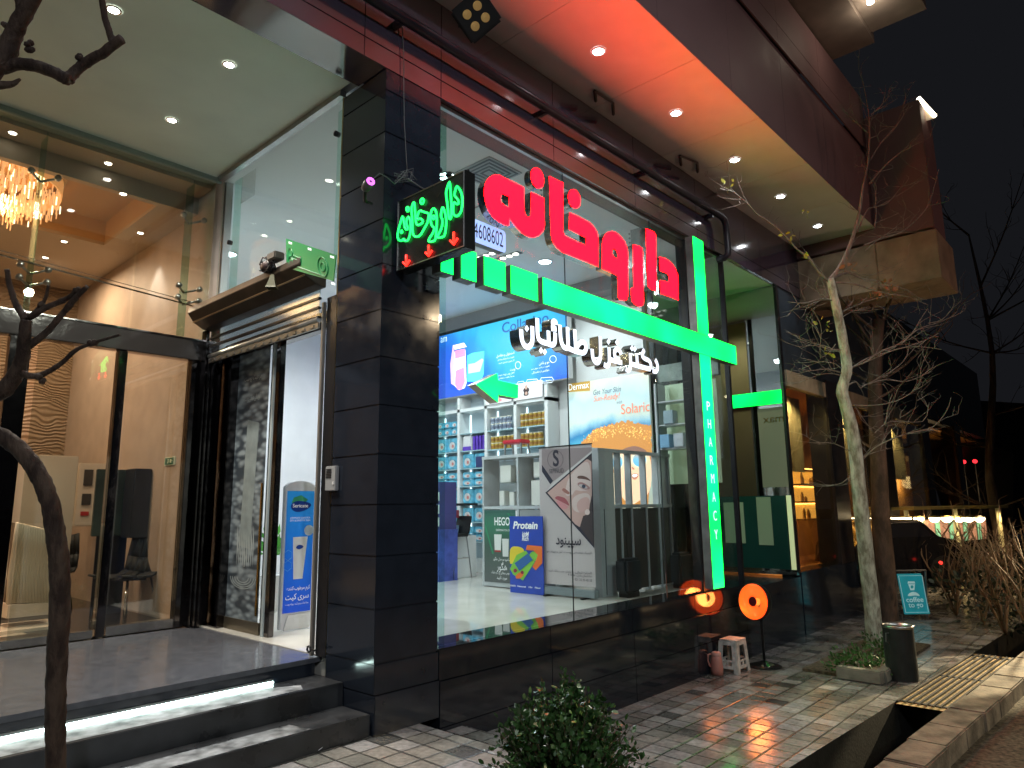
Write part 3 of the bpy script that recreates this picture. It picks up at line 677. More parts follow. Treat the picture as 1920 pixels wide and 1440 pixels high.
b.tube([ay(x, y, 4.1) for x, y in ((764, 335), (790, 352), (812, 362))], .006, 5)
b.build('cables', mat('grey_cable', (.12, .13, .13), .5), t, smooth=True)

# ---- things inside the entrance
t = thing('floor_display_stand', 'blue and white skin cream display board standing inside the side entrance', 'display stand', (3.74, 6.29, ZF))
xa, xb, ys = 3.576, 3.915, 6.28
bd = B(); pts = [(xa, ys, .47), (xb, ys, .47), (xb, ys, 1.80)] + [(xb-.17*(1-math.cos(a))*1.0, ys, 1.80+.075*math.sin(a)) for a in [math.pi*i/12 for i in range(1, 12)]] + [(xa, ys, 1.80)]
bd.prism(pts, (0, .05, 0)); bdo = bd.build('board', white_gloss, t, bevel=.006)
bk = B(); bk.prism([(xa+.03, ys-.012, .46), (xb-.03, ys-.012, .46), (xb-.07, ys-.02, .60), (xa+.07, ys-.02, .60)], (0, .012, 0)); bk.build('foot_panel', white, t, bevel=.004)
def grad_mat(name, stops, e=0.0, axis=2, scale=1.0, lo=0.0, hi=1.0, rough=.4, noise=0.0):
    if name in MATS: return MATS[name]
    m = mat(name, (.5, .5, .5), rough); nt = m.node_tree; N = nt.nodes; L = nt.links; p = N['Principled BSDF']
    tc = N.new('ShaderNodeTexCoord'); sp = N.new('ShaderNodeSeparateXYZ'); L.new(tc.outputs['Generated'], sp.inputs[0])
    r = N.new('ShaderNodeValToRGB'); el = r.color_ramp.elements
    while len(el) > 1: el.remove(el[-1])
    el[0].position = stops[0][0]; el[0].color = (*stops[0][1], 1)
    for q, c in stops[1:]: x = el.new(q); x.color = (*c, 1)
    src = sp.outputs[axis]
    if noise:
        no = N.new('ShaderNodeTexNoise'); no.inputs['Scale'].default_value = 3; no.inputs['Detail'].default_value = 5; L.new(tc.outputs['Generated'], no.inputs['Vector'])
        a = N.new('ShaderNodeMath'); a.operation = 'MULTIPLY_ADD'; a.inputs[1].default_value = noise; L.new(no.outputs[0], a.inputs[0]); 
        s2 = N.new('ShaderNodeMath'); s2.operation = 'SUBTRACT'; s2.inputs[1].default_value = noise/2; L.new(src, s2.inputs[0]); L.new(s2.outputs[0], a.inputs[2]); src = a.outputs[0]
    L.new(src, r.inputs[0]); L.new(r.outputs[0], p.inputs['Base Color'])
    if e: L.new(r.outputs[0], p.inputs['Emission Color']); p.inputs['Emission Strength'].default_value = e
    return m
art = B().face([(xa+.02, ys-.004, .62), (xb-.02, ys-.004, .62), (xb-.02, ys-.004, 1.775), (xa+.02, ys-.004, 1.775)]).build('poster', grad_mat('blue_poster_gradient', [(0, (.01, .07, .55)), (.45, (.01, .14, .62)), (1, (.02, .25, .62))], .25), t, recalc=False)
XR = (1, 0, 0)
navy = mat('print_navy', (.01, .05, .3), .4); pw = mat('print_white', (.8, .8, .8), .5, emit=(.8, .85, .9), es=.15); lgreen = mat('print_green', (.06, .4, .2), .4)
def my(Yv): return lambda u, v_: V((u, Yv, v_))
cxs = (xa+xb)/2
shapes('logo_leaf', lgreen, art, [[(cxs-.1, 1.66), (cxs-.08, 1.71), (cxs, 1.735), (cxs+.08, 1.69), (cxs+.02, 1.64)]], my(ys-.006), (0, 0, 0))
shapes('logo_drop', navy, art, [chaikin([(cxs-.12, 1.62), (cxs-.08, 1.675), (cxs+.02, 1.68), (cxs+.14, 1.645), (cxs+.05, 1.58), (cxs-.06, 1.565)])], my(ys-.008), (0, 0, 0))
text('logo_word', 'Sericate', pw, art, (cxs-.005, ys-.01, 1.63), XR, ZU, .036, .17, bold=.01)
text('slogan', 'COMPLETE CARE FOR\nDRY & SENSITIVE SKIN', pw, art, (cxs, ys-.008, 1.50), XR, ZU, .018, .22)
shapes('tube_picture', mat('tube_white', (.72, .74, .76), .4), art, [[(cxs-.07, 1.33), (cxs+.09, 1.33), (cxs+.05, .93), (cxs-.05, .93)]], my(ys-.007), (0, 0, 0))
shapes('seal_picture', mat('seal_grey', (.5, .6, .7), .4), art, [ell(cxs+.1, 1.39, .052, .052)], my(ys-.0085), (0, 0, 0))
shapes('tube_logo', navy, art, [chaikin([(cxs-.045, 1.23), (cxs, 1.26), (cxs+.06, 1.235), (cxs, 1.205)])], my(ys-.009), (0, 0, 0))
b = B()
for (hx, hz) in ((cxs-.115, 1.16), (cxs-.115, 1.06)):
    b.tube([(hx+.045*math.cos(a), ys-.007, hz+.05*math.sin(a)) for a in [i*math.pi/3+.52 for i in range(6)]], .0018, 4, closed=True)
b.build('hexagons', mat('print_cyan', (.2, .5, .8), .4), art)
text('persian_line', fa('کرم مرطوب کننده'), pw, art, (cxs+.01, ys-.007, .845), XR, ZU, .036, .25, bold=.012)
text('persian_name', fa('سری کیت'), pw, art, (cxs, ys-.007, .765), XR, ZU, .055, .25, bold=.012)
text('persian_note', fa('محافظت و نرم کننده روزانه پوست'), pw, art, (cxs, ys-.007, .70), XR, ZU, .02, .25)

# ================================================================== PHARMACY INTERIOR
cool = (.90, .96, 1.0)
lp = thing('ceiling_lamp', 'bright round ceiling lamp behind the neon sign, nearest the pillar', 'ceiling lamp', tuple(az(838, 330, 5.3)), 'round ceiling lamps of the pharmacy')
c0 = az(838, 330, 5.3)
B().lathe(c0, [(0, -.012), (.09, -.012), (.1, 0)], 24).build('lens', emis('cool_lamp', (.85, .95, 1), 16), lp)
B().lathe(c0, [(.1, -.014), (.115, -.012), (.115, 0)], 24).build('rim', chrome, lp)
for p, l in (((4.9, 6.9), 'round ceiling lamp above the green end plate'), ((6.3, 7.6), 'round ceiling lamp over the middle of the pharmacy'), ((7.6, 9.2), 'round ceiling lamp near the blue wall banner'), ((4.4, 9.6), 'round ceiling lamp toward the back wall of the pharmacy'), ((7.9, 6.5), 'round ceiling lamp seen under the white Persian lettering')):
    dup(lp, (p[0]-c0.x, p[1]-c0.y, 0), l)
for (x, y, e_) in ((c0.x, c0.y, 45), (4.9, 6.9, 120), (6.3, 7.6, 120), (7.6, 9.2, 120), (4.4, 9.6, 120), (7.9, 6.5, 120)): lamp('SPOT', 'pharmacy_light', (x, y, 5.27), e_*1.75, cool, .08, (x, y, 0), 165, .5)
# square diffuser
t = thing('air_diffuser', 'square concentric air diffuser in the pharmacy ceiling', 'air diffuser', (5.3, 5.15, 5.3))
B().box(4.97, 5.5, 4.83, 5.36, 5.29, 5.298).build('plate', mat('diffuser_plate', (.42, .46, .48), .5), t)
b = B()
for k in range(4):
    a = .03+.055*k; x0_, x1_, y0_, y1_ = 4.97+a, 5.5-a, 4.83+a, 5.36-a
    b.box(x0_, x1_, y0_, y0_+.02, 5.284, 5.289); b.box(x0_, x1_, y1_-.02, y1_, 5.284, 5.289); b.box(x0_, x0_+.02, y0_+.02, y1_-.02, 5.284, 5.289); b.box(x1_-.02, x1_, y0_+.02, y1_-.02, 5.284, 5.289)
b.build('slats', mat('diffuser_slat', (.14, .17, .19), .5), t)
def spot_strip(px, py, label):
    c = az(px, py, 5.3); t = thing('spot_strip', label, 'spotlight strip', tuple(c), 'triple spotlight strips in the pharmacy ceiling')
    B().box(c.x-.06, c.x+.06, c.y-.22, c.y+.22, 5.292, 5.299).build('tray', mat('strip_tray', (.12, .13, .14), .5), t)
    for k in (-1, 0, 1): B().lathe((c.x, c.y+.13*k, 5.29), [(0, -.008), (.045, -.008), (.045, .0)], 14).build('lens', emis('strip_lens', (1, .96, .85), 4), t)
spot_strip(955, 479, 'recessed triple spotlight strip below the phone number plate'); spot_strip(911, 478, 'recessed triple spotlight strip hidden behind the green squares')
# shelves on the far side wall
su = thing('wall_shelving', 'white wall shelving with four lit bays full of nappy packs and tins', 'shelving', (9.2, 9, ZF))
ybs = [(9.725, 10.39), (9.0, 9.66), (8.28, 8.93), (7.56, 8.2), (10.46, 11.2)]
b = B(); XS0, XS1 = 9.08, 9.39
b.box(XS0, XS1, 7.48, 7.55, ZF, 3.66)
for y0_, y1_ in ybs: b.box(XS0, XS1, y1_, y1_+.065, ZF, 3.66)
b.box(XS0, XS1, 7.48, 11.3, 3.38, 3.44); b.box(XS0, XS1-.01, 7.48, 11.3, ZF, ZF+.22)
b.build('carcass', white, su)
B().box(9.375, 9.39, 7.5, 11.25, ZF, 3.66).build('back_panel', mat('shelf_back', (.62, .72, .78), .5), su)
zA = [.98, 1.33, 1.66, 1.98, 2.31, 2.64, 2.97, 3.3]
zC = [2.62, 2.97, 2.30]
sb = mat('shelf_glass', (.35, .5, .55), .2)
for i, (y0_, y1_) in enumerate(ybs):
    for z in (zA[:-1] if i in (0, 1, 4) else zC+[1.95, 1.6, 1.25]):
        B().box(9.09, 9.37, y0_, y1_, z-.02, z).build('shelf', sb, su)
    lampo = B().box(9.36, 9.374, y0_, y0_+.02, ZF+.3, 3.35).build('edge_light', emis('shelf_light', (.75, .92, 1), 2.2), su)
    B().box(9.36, 9.374, y1_-.02, y1_, ZF+.3, 3.35).build('edge_light', MATS['shelf_light'], su)
# products
nappy = mat('nappy_pack_blue', (.12, .42, .58), .3, var=.5, vs=9)
nf = mat('nappy_pack_face', (.62, .60, .60), .35, var=.25, vs=14); nred = mat('nappy_pack_red', (.55, .18, .16), .35)
def pack(x, y, z, w_, h_, label):
    t = thing('nappy_pack', label, 'nappy pack', (x, y, z), 'nappy packs on the wall shelves')
    o = B().box(x, x+.18, y-w_/2, y+w_/2, z+.001, z+h_).build('pack', nappy, t, bevel=.018)
    b = B(); b.face([(x-.002, y+w_*.05+q[0]*w_, z+h_*.45+q[1]*h_) for q in ell(0, 0, .27, .27, 14)]); b.build('baby_picture', nf, t, recalc=False)
    b = B(); b.face([(x-.003, y+q[0]*w_, z+h_*.42+q[1]*h_) for q in ell(0, 0, .1, .13, 10)]); b.build('print_spot', nred, t, recalc=False)
    return t
p0 = None; nm = ['lowest', 'second', 'third', 'fourth', 'fifth', 'sixth', 'seventh']
for bi, (i, bn) in enumerate(((4, 'bay half hidden by the pillar'), (0, 'left bay'), (1, 'second bay'))):
    y0_, y1_ = ybs[i]
    for si, z in enumerate(zA[:-1]):
        if i == 1 and si in (5, 6): continue
        n = 3 if si in (0, 1, 6) else 2
        if i == 1: n = 2
        rows = 2 if si in (0, 3, 6) else 1; hh = .125 if rows == 2 else .25+.02*((si+i) % 2)
        for r in range(rows):
            for k in range(n):
                w_ = (y1_-y0_-.04)/n-.015; y = y1_-.03-(k+.5)*((y1_-y0_-.04)/n); z_ = z+r*.135
                lb = 'blue nappy pack, %s shelf of the %s, %s%s' % (nm[si], bn, ('left', 'middle', 'right')[k] if n == 3 else ('left', 'right')[k], (' lower row', ' upper row')[r] if rows == 2 else '')
                if p0 is None: p0 = pack(9.12, y, z_, w_, hh, lb); pw0, ph0 = w_, hh; py0 = (y, z_)
                else: pack(9.12, y, z_, w_, hh, lb)
y0_, y1_ = ybs[1]
def simple_box(name, label, cat, x, y, z, dx, dy, dz, m, group=None, bev=.006):
    o = B().box(x, x+dx, y-dy/2, y+dy/2, z+.001, z+dz).build(name, m, None, bevel=bev); return tag(o, label, cat, group)
purple = mat('purple_pack', (.12, .05, .45), .3, var=.3)
t = thing('white_tissue_pack', 'large white pack with a purple lower edge in the second bay', 'pack', (9.12, 9.5, 2.97)); B().box(9.12, 9.3, 9.38, 9.62, 2.641, 2.93).build('pack', mat('white_pack', (.7, .7, .72), .4), t, bevel=.02); B().box(9.115, 9.118, 9.39, 9.61, 2.642, 2.72).build('purple_band', purple, t)
for k, q in enumerate(('leftmost', 'second', 'third', 'rightmost')): simple_box('purple_pack', '%s of the four slim purple packs in the second shelf bay' % q, 'pack', 9.12, 9.32-.085*k, 2.641, .16, .06, .26+.01*(k % 2), purple, 'slim purple packs')
simple_box('navy_pack', 'dark navy pack with a white print on the fifth shelf of the second bay', 'pack', 9.10, 9.14, 2.315, .17, .22, .2, mat('navy_pack', (.03, .04, .14), .35))
gold = mat('gold_tin', (.55, .38, .08), .28, metal=.6, var=.35, vs=16); silver = mat('silver_tin', (.48, .55, .66), .25, metal=.6, var=.3, vs=16); lidm = mat('tin_lid', (.75, .7, .55), .4)
def tin(x, y, z, label, m, grp):
    t = thing('formula_tin', label, 'tin', (x, y, z), grp)
    B().lathe((x, y, z), [(0, .001), (.05, .001), (.05, .11), (0, .11)], 14).build('can', m, t, smooth=False)
    B().lathe((x, y, z), [(.051, .105), (.052, .118), (0, .12)], 14).build('lid', lidm, t)
    B().lathe((x, y, z), [(.0508, .03), (.0508, .075)], 14).build('label_band', mat('tin_band_'+('g' if m is gold else 's'), (.30, .14, .03) if m is gold else (.12, .14, .2), .4), t)
    return t
tg = None
for i, z, m, n, sh_ in ((3, 2.97, gold, 6, 'upper'), (3, 2.62, gold, 5, 'lower'), (2, 2.97, silver, 5, 'upper'), (2, 2.62, gold, 6, 'lower')):
    y0_, y1_ = ybs[i]
    for r in range(2):
        for k in range(n):
            y = y1_-.09-k*.1; 
            lb = '%s tin %s from left, %s row, %s shelf of the %s tin bay' % ('gold' if m is gold else 'silver', ('first', 'second', 'third', 'fourth', 'fifth', 'sixth')[k], ('bottom', 'top')[r], sh_, 'right' if i == 3 else 'left')
            tin(9.16, y, z+r*.121, lb, m, 'stacked formula tins')
# advert cards above the tin bays
def wall_card(name, label, y0_, y1_, z0_, z1_, m, x=9.075, th=.02): return tag(B().box(x-th, x, y0_, y1_, z0_, z1_).build(name, m, None), label, 'poster')
t = thing('baby_poster', 'small poster with pink and red shapes above the left tin bay', 'poster', (9.07, 8.6, 3.5)); B().box(9.05, 9.075, 8.3, 8.92, 3.445, 3.74).build('card', mat('card_pale', (.7, .68, .70), .4, emit=(.8, .78, .8), es=.3), t)
def mxx(Xv): return lambda u, v_: V((Xv, u, v_))
shapes('pink_shape', mat('pink_print', (.75, .3, .32), .5, emit=(.8, .3, .3), es=.3), t, [chaikin([(8.9, 3.47), (8.9, 3.6), (8.75, 3.66), (8.62, 3.55), (8.5, 3.5), (8.55, 3.46)]), ell(8.42, 3.62, .07, .09)], mxx(9.048), (0, 0, 0))
t = thing('family_poster', 'small white poster with a dark haired figure above the right tin bay', 'poster', (9.07, 7.9, 3.5)); B().box(9.05, 9.075, 7.57, 8.2, 3.445, 3.74).build('card', MATS['card_pale'], t)
shapes('figure', mat('hair_print', (.08, .05, .05), .5), t, [ell(7.93, 3.60, .07, .05), chaikin([(8.0, 3.5), (7.98, 3.58), (7.9, 3.6), (7.86, 3.5)])], mxx(9.048), (0, 0, 0))
shapes('face', mat('skin_print', (.7, .45, .35), .5), t, [ell(7.93, 3.65, .028, .04), ell(7.93, 3.545, .03, .03)], mxx(9.046), (0, 0, 0))
# big blue backlit banner
XB = 9.06
bn = thing('blue_wall_banner', 'wide backlit blue collagen banner high on the pharmacy side wall', 'banner', (XB, 9, 3.7))
by0, by1, bz0, bz1 = 7.0, 10.9, 3.70, 4.97
def bann_mat():
    m = mat('blue_backlit_print', (.02, .1, .5), .4); nt = m.node_tree; N = nt.nodes; L = nt.links; p = N['Principled BSDF']
    tc = N.new('ShaderNodeTexCoord'); sp = N.new('ShaderNodeSeparateXYZ'); L.new(tc.outputs['Generated'], sp.inputs[0])
    no = N.new('ShaderNodeTexNoise'); no.inputs['Scale'].default_value = 1.6; no.inputs['Detail'].default_value = 2
    mp = N.new('ShaderNodeMapping'); mp.inputs['Rotation'].default_value = (.6, 0, 0); mp.inputs['Scale'].default_value = (1, 5, 1); L.new(tc.outputs['Generated'], mp.inputs[0]); L.new(mp.outputs[0], no.inputs['Vector'])
    # brighter toward the centre top
    a = N.new('ShaderNodeMath'); a.operation = 'SUBTRACT'; a.inputs[1].default_value = .30; L.new(sp.outputs[1], a.inputs[0])
    a2 = N.new('ShaderNodeMath'); a2.operation = 'ABSOLUTE'; L.new(a.outputs[0], a2.inputs[0])
    a3 = N.new('ShaderNodeMath'); a3.operation = 'MULTIPLY_ADD'; a3.inputs[1].default_value = -1.5; a3.inputs[2].default_value = .55; L.new(a2.outputs[0], a3.inputs[0])
    a4 = N.new('ShaderNodeMath'); a4.operation = 'MULTIPLY_ADD'; a4.inputs[1].default_value = .45; L.new(sp.outputs[2], a4.inputs[0]); L.new(a3.outputs[0], a4.inputs[2])
    a5 = N.new('ShaderNodeMath'); a5.operation = 'MULTIPLY_ADD'; a5.inputs[1].default_value = .7; L.new(no.outputs[0], a5.inputs[0]); L.new(a4.outputs[0], a5.inputs[2])
    r = N.new('ShaderNodeValToRGB'); e = r.color_ramp.elements; e[0].position = .15; e[0].color = (.03, .05, .62, 1); e[1].position = 1.0; e[1].color = (.05, .62, 1, 1)
    x = e.new(.5); x.color = (.015, .13, .72, 1); L.new(a5.outputs[0], r.inputs[0])
    L.new(r.outputs[0], p.inputs['Emission Color']); p.inputs['Emission Strength'].default_value = 1.0; p.inputs['Base Color'].default_value = (.02, .05, .2, 1)
    return m
B().box(XB, XB+.12, by0, by1, bz0, bz1).build('lightbox', white, bn)
art = B().face([(XB-.002, by1, bz0), (XB-.002, by0, bz0), (XB-.002, by0, bz1), (XB-.002, by1, bz1)]).build('print', bann_mat(), bn, recalc=False)
def bx_(px, py, X=XB-.006): p = ax(px, py, X); return (p.y, p.z)
def bpoly(pts, X=XB-.006): return [bx_(x, y, X) for x, y in pts]
q = lambda x, y: (820+x/7.385, 580+y/7.385)
def bq(pts): return bpoly([q(*p) for p in pts])
mbx = lambda Xv: (lambda u, v_: V((Xv, u, v_)))
pe = lambda n, c, s=.9: mat(n, c, .4, emit=c, es=s)
shapes('pink_box_side', pe('bp_pinkside', (.75, .45, .55), .8), art, [bq([(215, 500), (200, 610), (180, 750), (190, 1030), (240, 1060), (240, 600)])], mbx(XB-.006), (0, 0, 0))
shapes('pink_box_front', pe('bp_white', (.85, .8, .88), .95), art, [bq([(240, 590), (390, 560), (405, 1020), (380, 1090), (300, 1120), (240, 1060)])], mbx(XB-.008), (0, 0, 0))
shapes('pink_box_lid', pe('bp_lid', (.9, .75, .85), .95), art, [bq([(215, 500), (370, 462), (410, 520), (240, 560)])], mbx(XB-.010), (0, 0, 0))
shapes('pink_sachets', pe('bp_pink', (.85, .25, .42), .85), art, [bq([(245, 575), (385, 545), (388, 650), (248, 685)]), bq([(255, 850), (370, 800), (385, 1000), (340, 1110), (280, 1110), (245, 1040)])], mbx(XB-.0095), (0, 0, 0))
shapes('aqua_box', pe('bp_aqua', (.1, .65, .85), .9), art, [bq([(415, 640), (480, 605), (650, 575), (640, 900), (600, 1000), (415, 1000)])], mbx(XB-.006), (0, 0, 0))
shapes('aqua_box_top', pe('bp_aqua2', (.5, .9, .95), .9), art, [bq([(430, 760), (520, 745), (620, 680), (640, 700), (590, 860), (430, 890)])], mbx(XB-.008), (0, 0, 0))
tp = ax(*q(965, 990), XB-.008); 
nv = pe('bp_navy', (.02, .12, .45), .6); wh = pe('bp_w', (.85, .92, 1), .95)
cC = ax(*q(1180, 195), XB-.01); cL = ax(*q(885, 260), XB-.01); cR = ax(*q(1530, 130), XB-.01)
text('banner_word', 'Collagino', nv, art, (XB-.012, (cL.y+cR.y)/2-.02, (cL.z+cR.z)/2+.0), YD, ZU, .2, abs(cL.y-cR.y)*1.0, bold=.02)
def btext(n, s, px0, px1, pyc, h, m=wh):
    a = ax(*q(px0, pyc), XB-.01); b_ = ax(*q(px1, pyc), XB-.01); text(n, s, m, art, (XB-.012, (a.y+b_.y)/2, (a.z+b_.z)/2+.0), YD, ZU, h, abs(a.y-b_.y))
btext('company_word', 'am', 48, 132, 410, .16)
for i, (s_, a_, b2, y_, h_) in enumerate(((fa('استخوان و مفاصل'), 820, 1065, 625, .05), (fa('تقویت و استحکام مفاصل'), 835, 1065, 680, .03), (fa('از بین بردن درد'), 850, 1065, 725, .03), (fa('پوست'), 1010, 1080, 830, .05), (fa('کاهش چین و چروک صورت'), 845, 1070, 895, .03), (fa('حفظ رطوبت و شادابی'), 845, 1070, 940, .03), (fa('مو و ناخن'), 1410, 1550, 740, .05), (fa('تقویت رشد موی سر'), 1300, 1555, 805, .03), (fa('جلوگیری از شکنندگی'), 1310, 1555, 860, .03), ('Vitamin', 1120, 1200, 1045, .035), ('Joint Pro', 1255, 1375, 1010, .035), ('Bio Active', 1445, 1585, 990, .035))): btext('banner_line', s_, a_, b2, y_, h_)
b = B()
for (x, y, rx, ry) in ((1120, 775, 38, 50), (1605, 690, 45, 48)): b.tube([V((XB-.012, *bx_(*q(*p)))) for p in ell(x, y, rx, ry, 20)], .005, 4, closed=True)
for (x0_, x1_, yc) in ((1100, 1215, 1040), (1230, 1405, 1010), (1420, 1610, 985)):
    b.tube([V((XB-.012, *bx_(*q(*p)))) for p in [(x0_+20, yc-35), (x1_-20, yc-45), (x1_, yc-10), (x1_-20, yc+30), (x0_+20, yc+40), (x0_, yc+5)]], .005, 4, closed=True)
b.build('banner_outlines', wh, art)

# sun care poster on the same wall, nearer the window
XP = 9.33
dp = thing('sun_care_poster', 'large backlit sun care poster of a curly haired woman in sunglasses at the beach', 'poster', (XP, 6.4, 2.4))
pA, pB_ = ax(1065, 718, XP), ax(1216, 700, XP); yA, yB = pA.y, pB_.y; ztop = (pA.z+pB_.z)/2
B().box(XP, XP+.05, yB, yA, 1.05, ztop).build('lightbox', white, dp)
art = B().face([(XP-.002, yA, 1.06), (XP-.002, yB, 1.06), (XP-.002, yB, ztop), (XP-.002, yA, ztop)]).build('print', grad_mat('beach_sky_print', [(0, (.55, .38, .2)), (.5, (.28, .52, .55)), (.60, (.08, .34, .48)), (.66, (.03, .18, .38)), (.70, (.25, .45, .55)), (.74, (.5, .57, .52)), (.88, (.42, .55, .58)), (1, (.64, .66, .52))], .7, noise=.2), dp, recalc=False)
q = lambda x, y: (1040+x/5.1417, 680+y/5.1417)
def mP(d):
    def f(u, v_): p = ax(*q(u, v_), XP-d); return p
    return f
rnd = random.Random(3)
hair = [(250, 800), (270, 750), (330, 700), (360, 660), (430, 620), (520, 600), (620, 575), (700, 565), (800, 580), (880, 600), (930, 610), (940, 870), (900, 1380), (455, 1390), (440, 1100), (440, 830)]
hs = []
for i in range(len(hair)):
    a, b2 = hair[i], hair[(i+1) % len(hair)]; n = 6 if i < 11 else 1
    for k in range(n): f_ = k/n; hs.append((a[0]*(1-f_)+b2[0]*f_+rnd.uniform(-9, 9)*(n > 1), a[1]*(1-f_)+b2[1]*f_+rnd.uniform(-14, 14)*(n > 1)))
shapes('hair', pe('hair_orange', (.55, .23, .06), .75), art, [hs], mP(.004), (0, 0, 0))
cl = []; cl2 = []
for k in range(340):
    x = rnd.uniform(270, 930); y0_ = 640+130*((x-640)/380)**2; y = y0_+rnd.uniform(-45, 60)
    if rnd.random() < .3: x = rnd.uniform(450, 520); y = rnd.uniform(1060, 1360)
    l = rnd.uniform(8, 26); a = rnd.uniform(0, 6.28); (cl if rnd.random() < .55 else cl2).append([(x, y), (x+l*math.cos(a), y+l*math.sin(a)), (x+l*.7*math.cos(a+.6), y+l*.7*math.sin(a+.6))])
shapes('hair_curls', pe('hair_gold', (.95, .62, .2), .9), art, cl, mP(.006), (0, 0, 0)); shapes('hair_curls', pe('hair_mid', (.75, .36, .08), .9), art, cl2, mP(.0065), (0, 0, 0))
shapes('face', pe('poster_skin', (.88, .55, .36), .85), art, [chaikin([(640, 850), (760, 810), (880, 850), (935, 940), (930, 1250), (820, 1330), (740, 1380), (640, 1300), (600, 1150), (590, 1000)])], mP(.008), (0, 0, 0))
shapes('brow_shadow', pe('poster_hat', (.25, .13, .1), .7), art, [chaikin([(630, 850), (700, 815), (780, 800), (860, 830), (900, 865), (800, 860), (700, 850)])], mP(.010), (0, 0, 0))
shapes('hand', pe('poster_hand', (.95, .75, .5), .9), art, [chaikin([(540, 1060), (600, 1060), (640, 1200), (650, 1390), (560, 1390), (520, 1280)])], mP(.010), (0, 0, 0))
shapes('sunglass_frame', pe('glass_frame', (.75, .68, .5), .8), art, [ell(600, 955, 65, 82), ell(815, 935, 80, 80)], mP(.012), (0, 0, 0))
shapes('sunglass_lens', grad_mat('lens_gradient', [(0, (.12, .4, .65)), (.6, (.2, .5, .7)), (1, (.5, .35, .25))], .7), art, [ell(603, 957, 50, 66), ell(818, 937, 64, 64)], mP(.014), (0, 0, 0))
shapes('nose', pe('poster_shade', (.6, .25, .15), .6), art, [chaikin([(740, 1000), (760, 1010), (775, 1030), (750, 1032)]), chaikin([(735, 1080), (770, 1065), (815, 1075), (790, 1125), (755, 1130)])], mP(.012), (0, 0, 0))
shapes('teeth', wh, art, [chaikin([(745, 1082), (775, 1074), (805, 1082), (780, 1104), (755, 1104)])], mP(.014), (0, 0, 0))
shapes('brand_tab', pe('gold_tab', (.45, .27, .05), .7), art, [[(125, 205), (340, 175), (340, 270), (125, 285)]], mP(.008), (0, 0, 0))
def ptext(n, s, x0_, x1_, yc, h, m, slope=0, sh_=0):
    a = ax(*q(x0_, yc-slope*(x0_-(x0_+x1_)/2)), XP-.011); b2 = ax(*q(x1_, yc-slope*(x1_-(x0_+x1_)/2)), XP-.011); text(n, s, m, art, (XP-.012, (a.y+b2.y)/2, (a.z+b2.z)/2), YD, ZU, h, abs(a.y-b2.y), shear=sh_)
inkd = pe('ink_dark', (.12, .18, .25), .4); inkr = pe('ink_red', (.75, .22, .12), .7)
ptext('brand_word', 'Dermax', 135, 330, 228, .12, wh, .1); ptext('headline', 'Get Your Skin', 372, 640, 272, .09, inkd, .1, .3); ptext('headline', 'Sun-Ready!', 375, 630, 335, .10, inkr, .1, .3); ptext('small_word', 'with', 600, 650, 382, .05, inkd, .1, .3); ptext('product_word', 'Solaric', 640, 915, 440, .17, inkr, .08)
# products and items seen above the cabinets at right
su2 = thing('corner_shelves', 'grey glass shelves with a few blue packs in the window corner', 'shelving', (9.2, 5.2, ZF))
b = B(); b.box(9.12, 9.4, 4.85, 4.88, ZF, 3.4); b.box(9.12, 9.4, 5.40, 5.43, ZF, 3.4)
for z in (2.4, 2.75, 3.1): b.box(9.13, 9.39, 4.881, 5.399, z, z+.02)
b.build('frame', grey_frame, su2)
for k, (y, z, c) in enumerate(((5.28, 2.42, (.2, .4, .6)), (5.05, 2.42, (.5, .55, .6)), (5.2, 2.77, (.3, .4, .45)))): simple_box('carton', ('pale blue', 'grey', 'dark')[k]+' carton on the corner glass shelves', 'carton', 9.1, y, z+.001, .15, .16, .2, mat('carton%d' % k, c, .4), 'cartons on the corner shelves')

# display cabinets in an L
cab = thing('display_cabinet', 'L shaped run of grey white display cabinets with open glass tops behind the window', 'cabinet', (7.7, 5.6, ZF))
b = B(); XC, YC_ = 7.523, 5.36
yp = [5.362, 6.06, 6.77, 7.47]
for y in yp: b.box(XC, XC+.35, y, y+.035, ZF, 2.33)
b.box(XC-.003, XC+.353, 5.36, 7.51, 2.30, 2.345); b.box(XC-.002, XC+.352, 5.362, 7.508, 1.56, 1.605); b.box(XC-.001, XC+.351, 5.364, 7.506, ZF+.01, ZF+.07)
b.build('side_frame', grey_frame, cab, bevel=.002)
b = B(); xp = [8.02, 8.28, 8.66, 9.0, 9.32]
b.box(XC+.001, XC+.09, 5.357, 5.48, ZF, 2.342)
for x in xp: b.box(x, x+.03, 5.362, 5.46, ZF, 2.33)
b.box(XC+.091, 9.37, 5.359, 5.462, 2.303, 2.347); b.box(XC+.091, 9.368, 5.3595, 5.4615, 1.562, 1.607)
b.build('front_frame', grey_frame, cab, bevel=.002)
dk = mat('smoked_panel', (.10, .095, .085), .15)
B().box(XC+.095, 9.3, 5.38, 5.40, ZF+.03, 1.555).build('smoked_front', dk, cab)
B().box(XC+.095, XC+.102, 5.3565, 5.37, ZF+.02, 1.55).build('black_edge', black, cab)

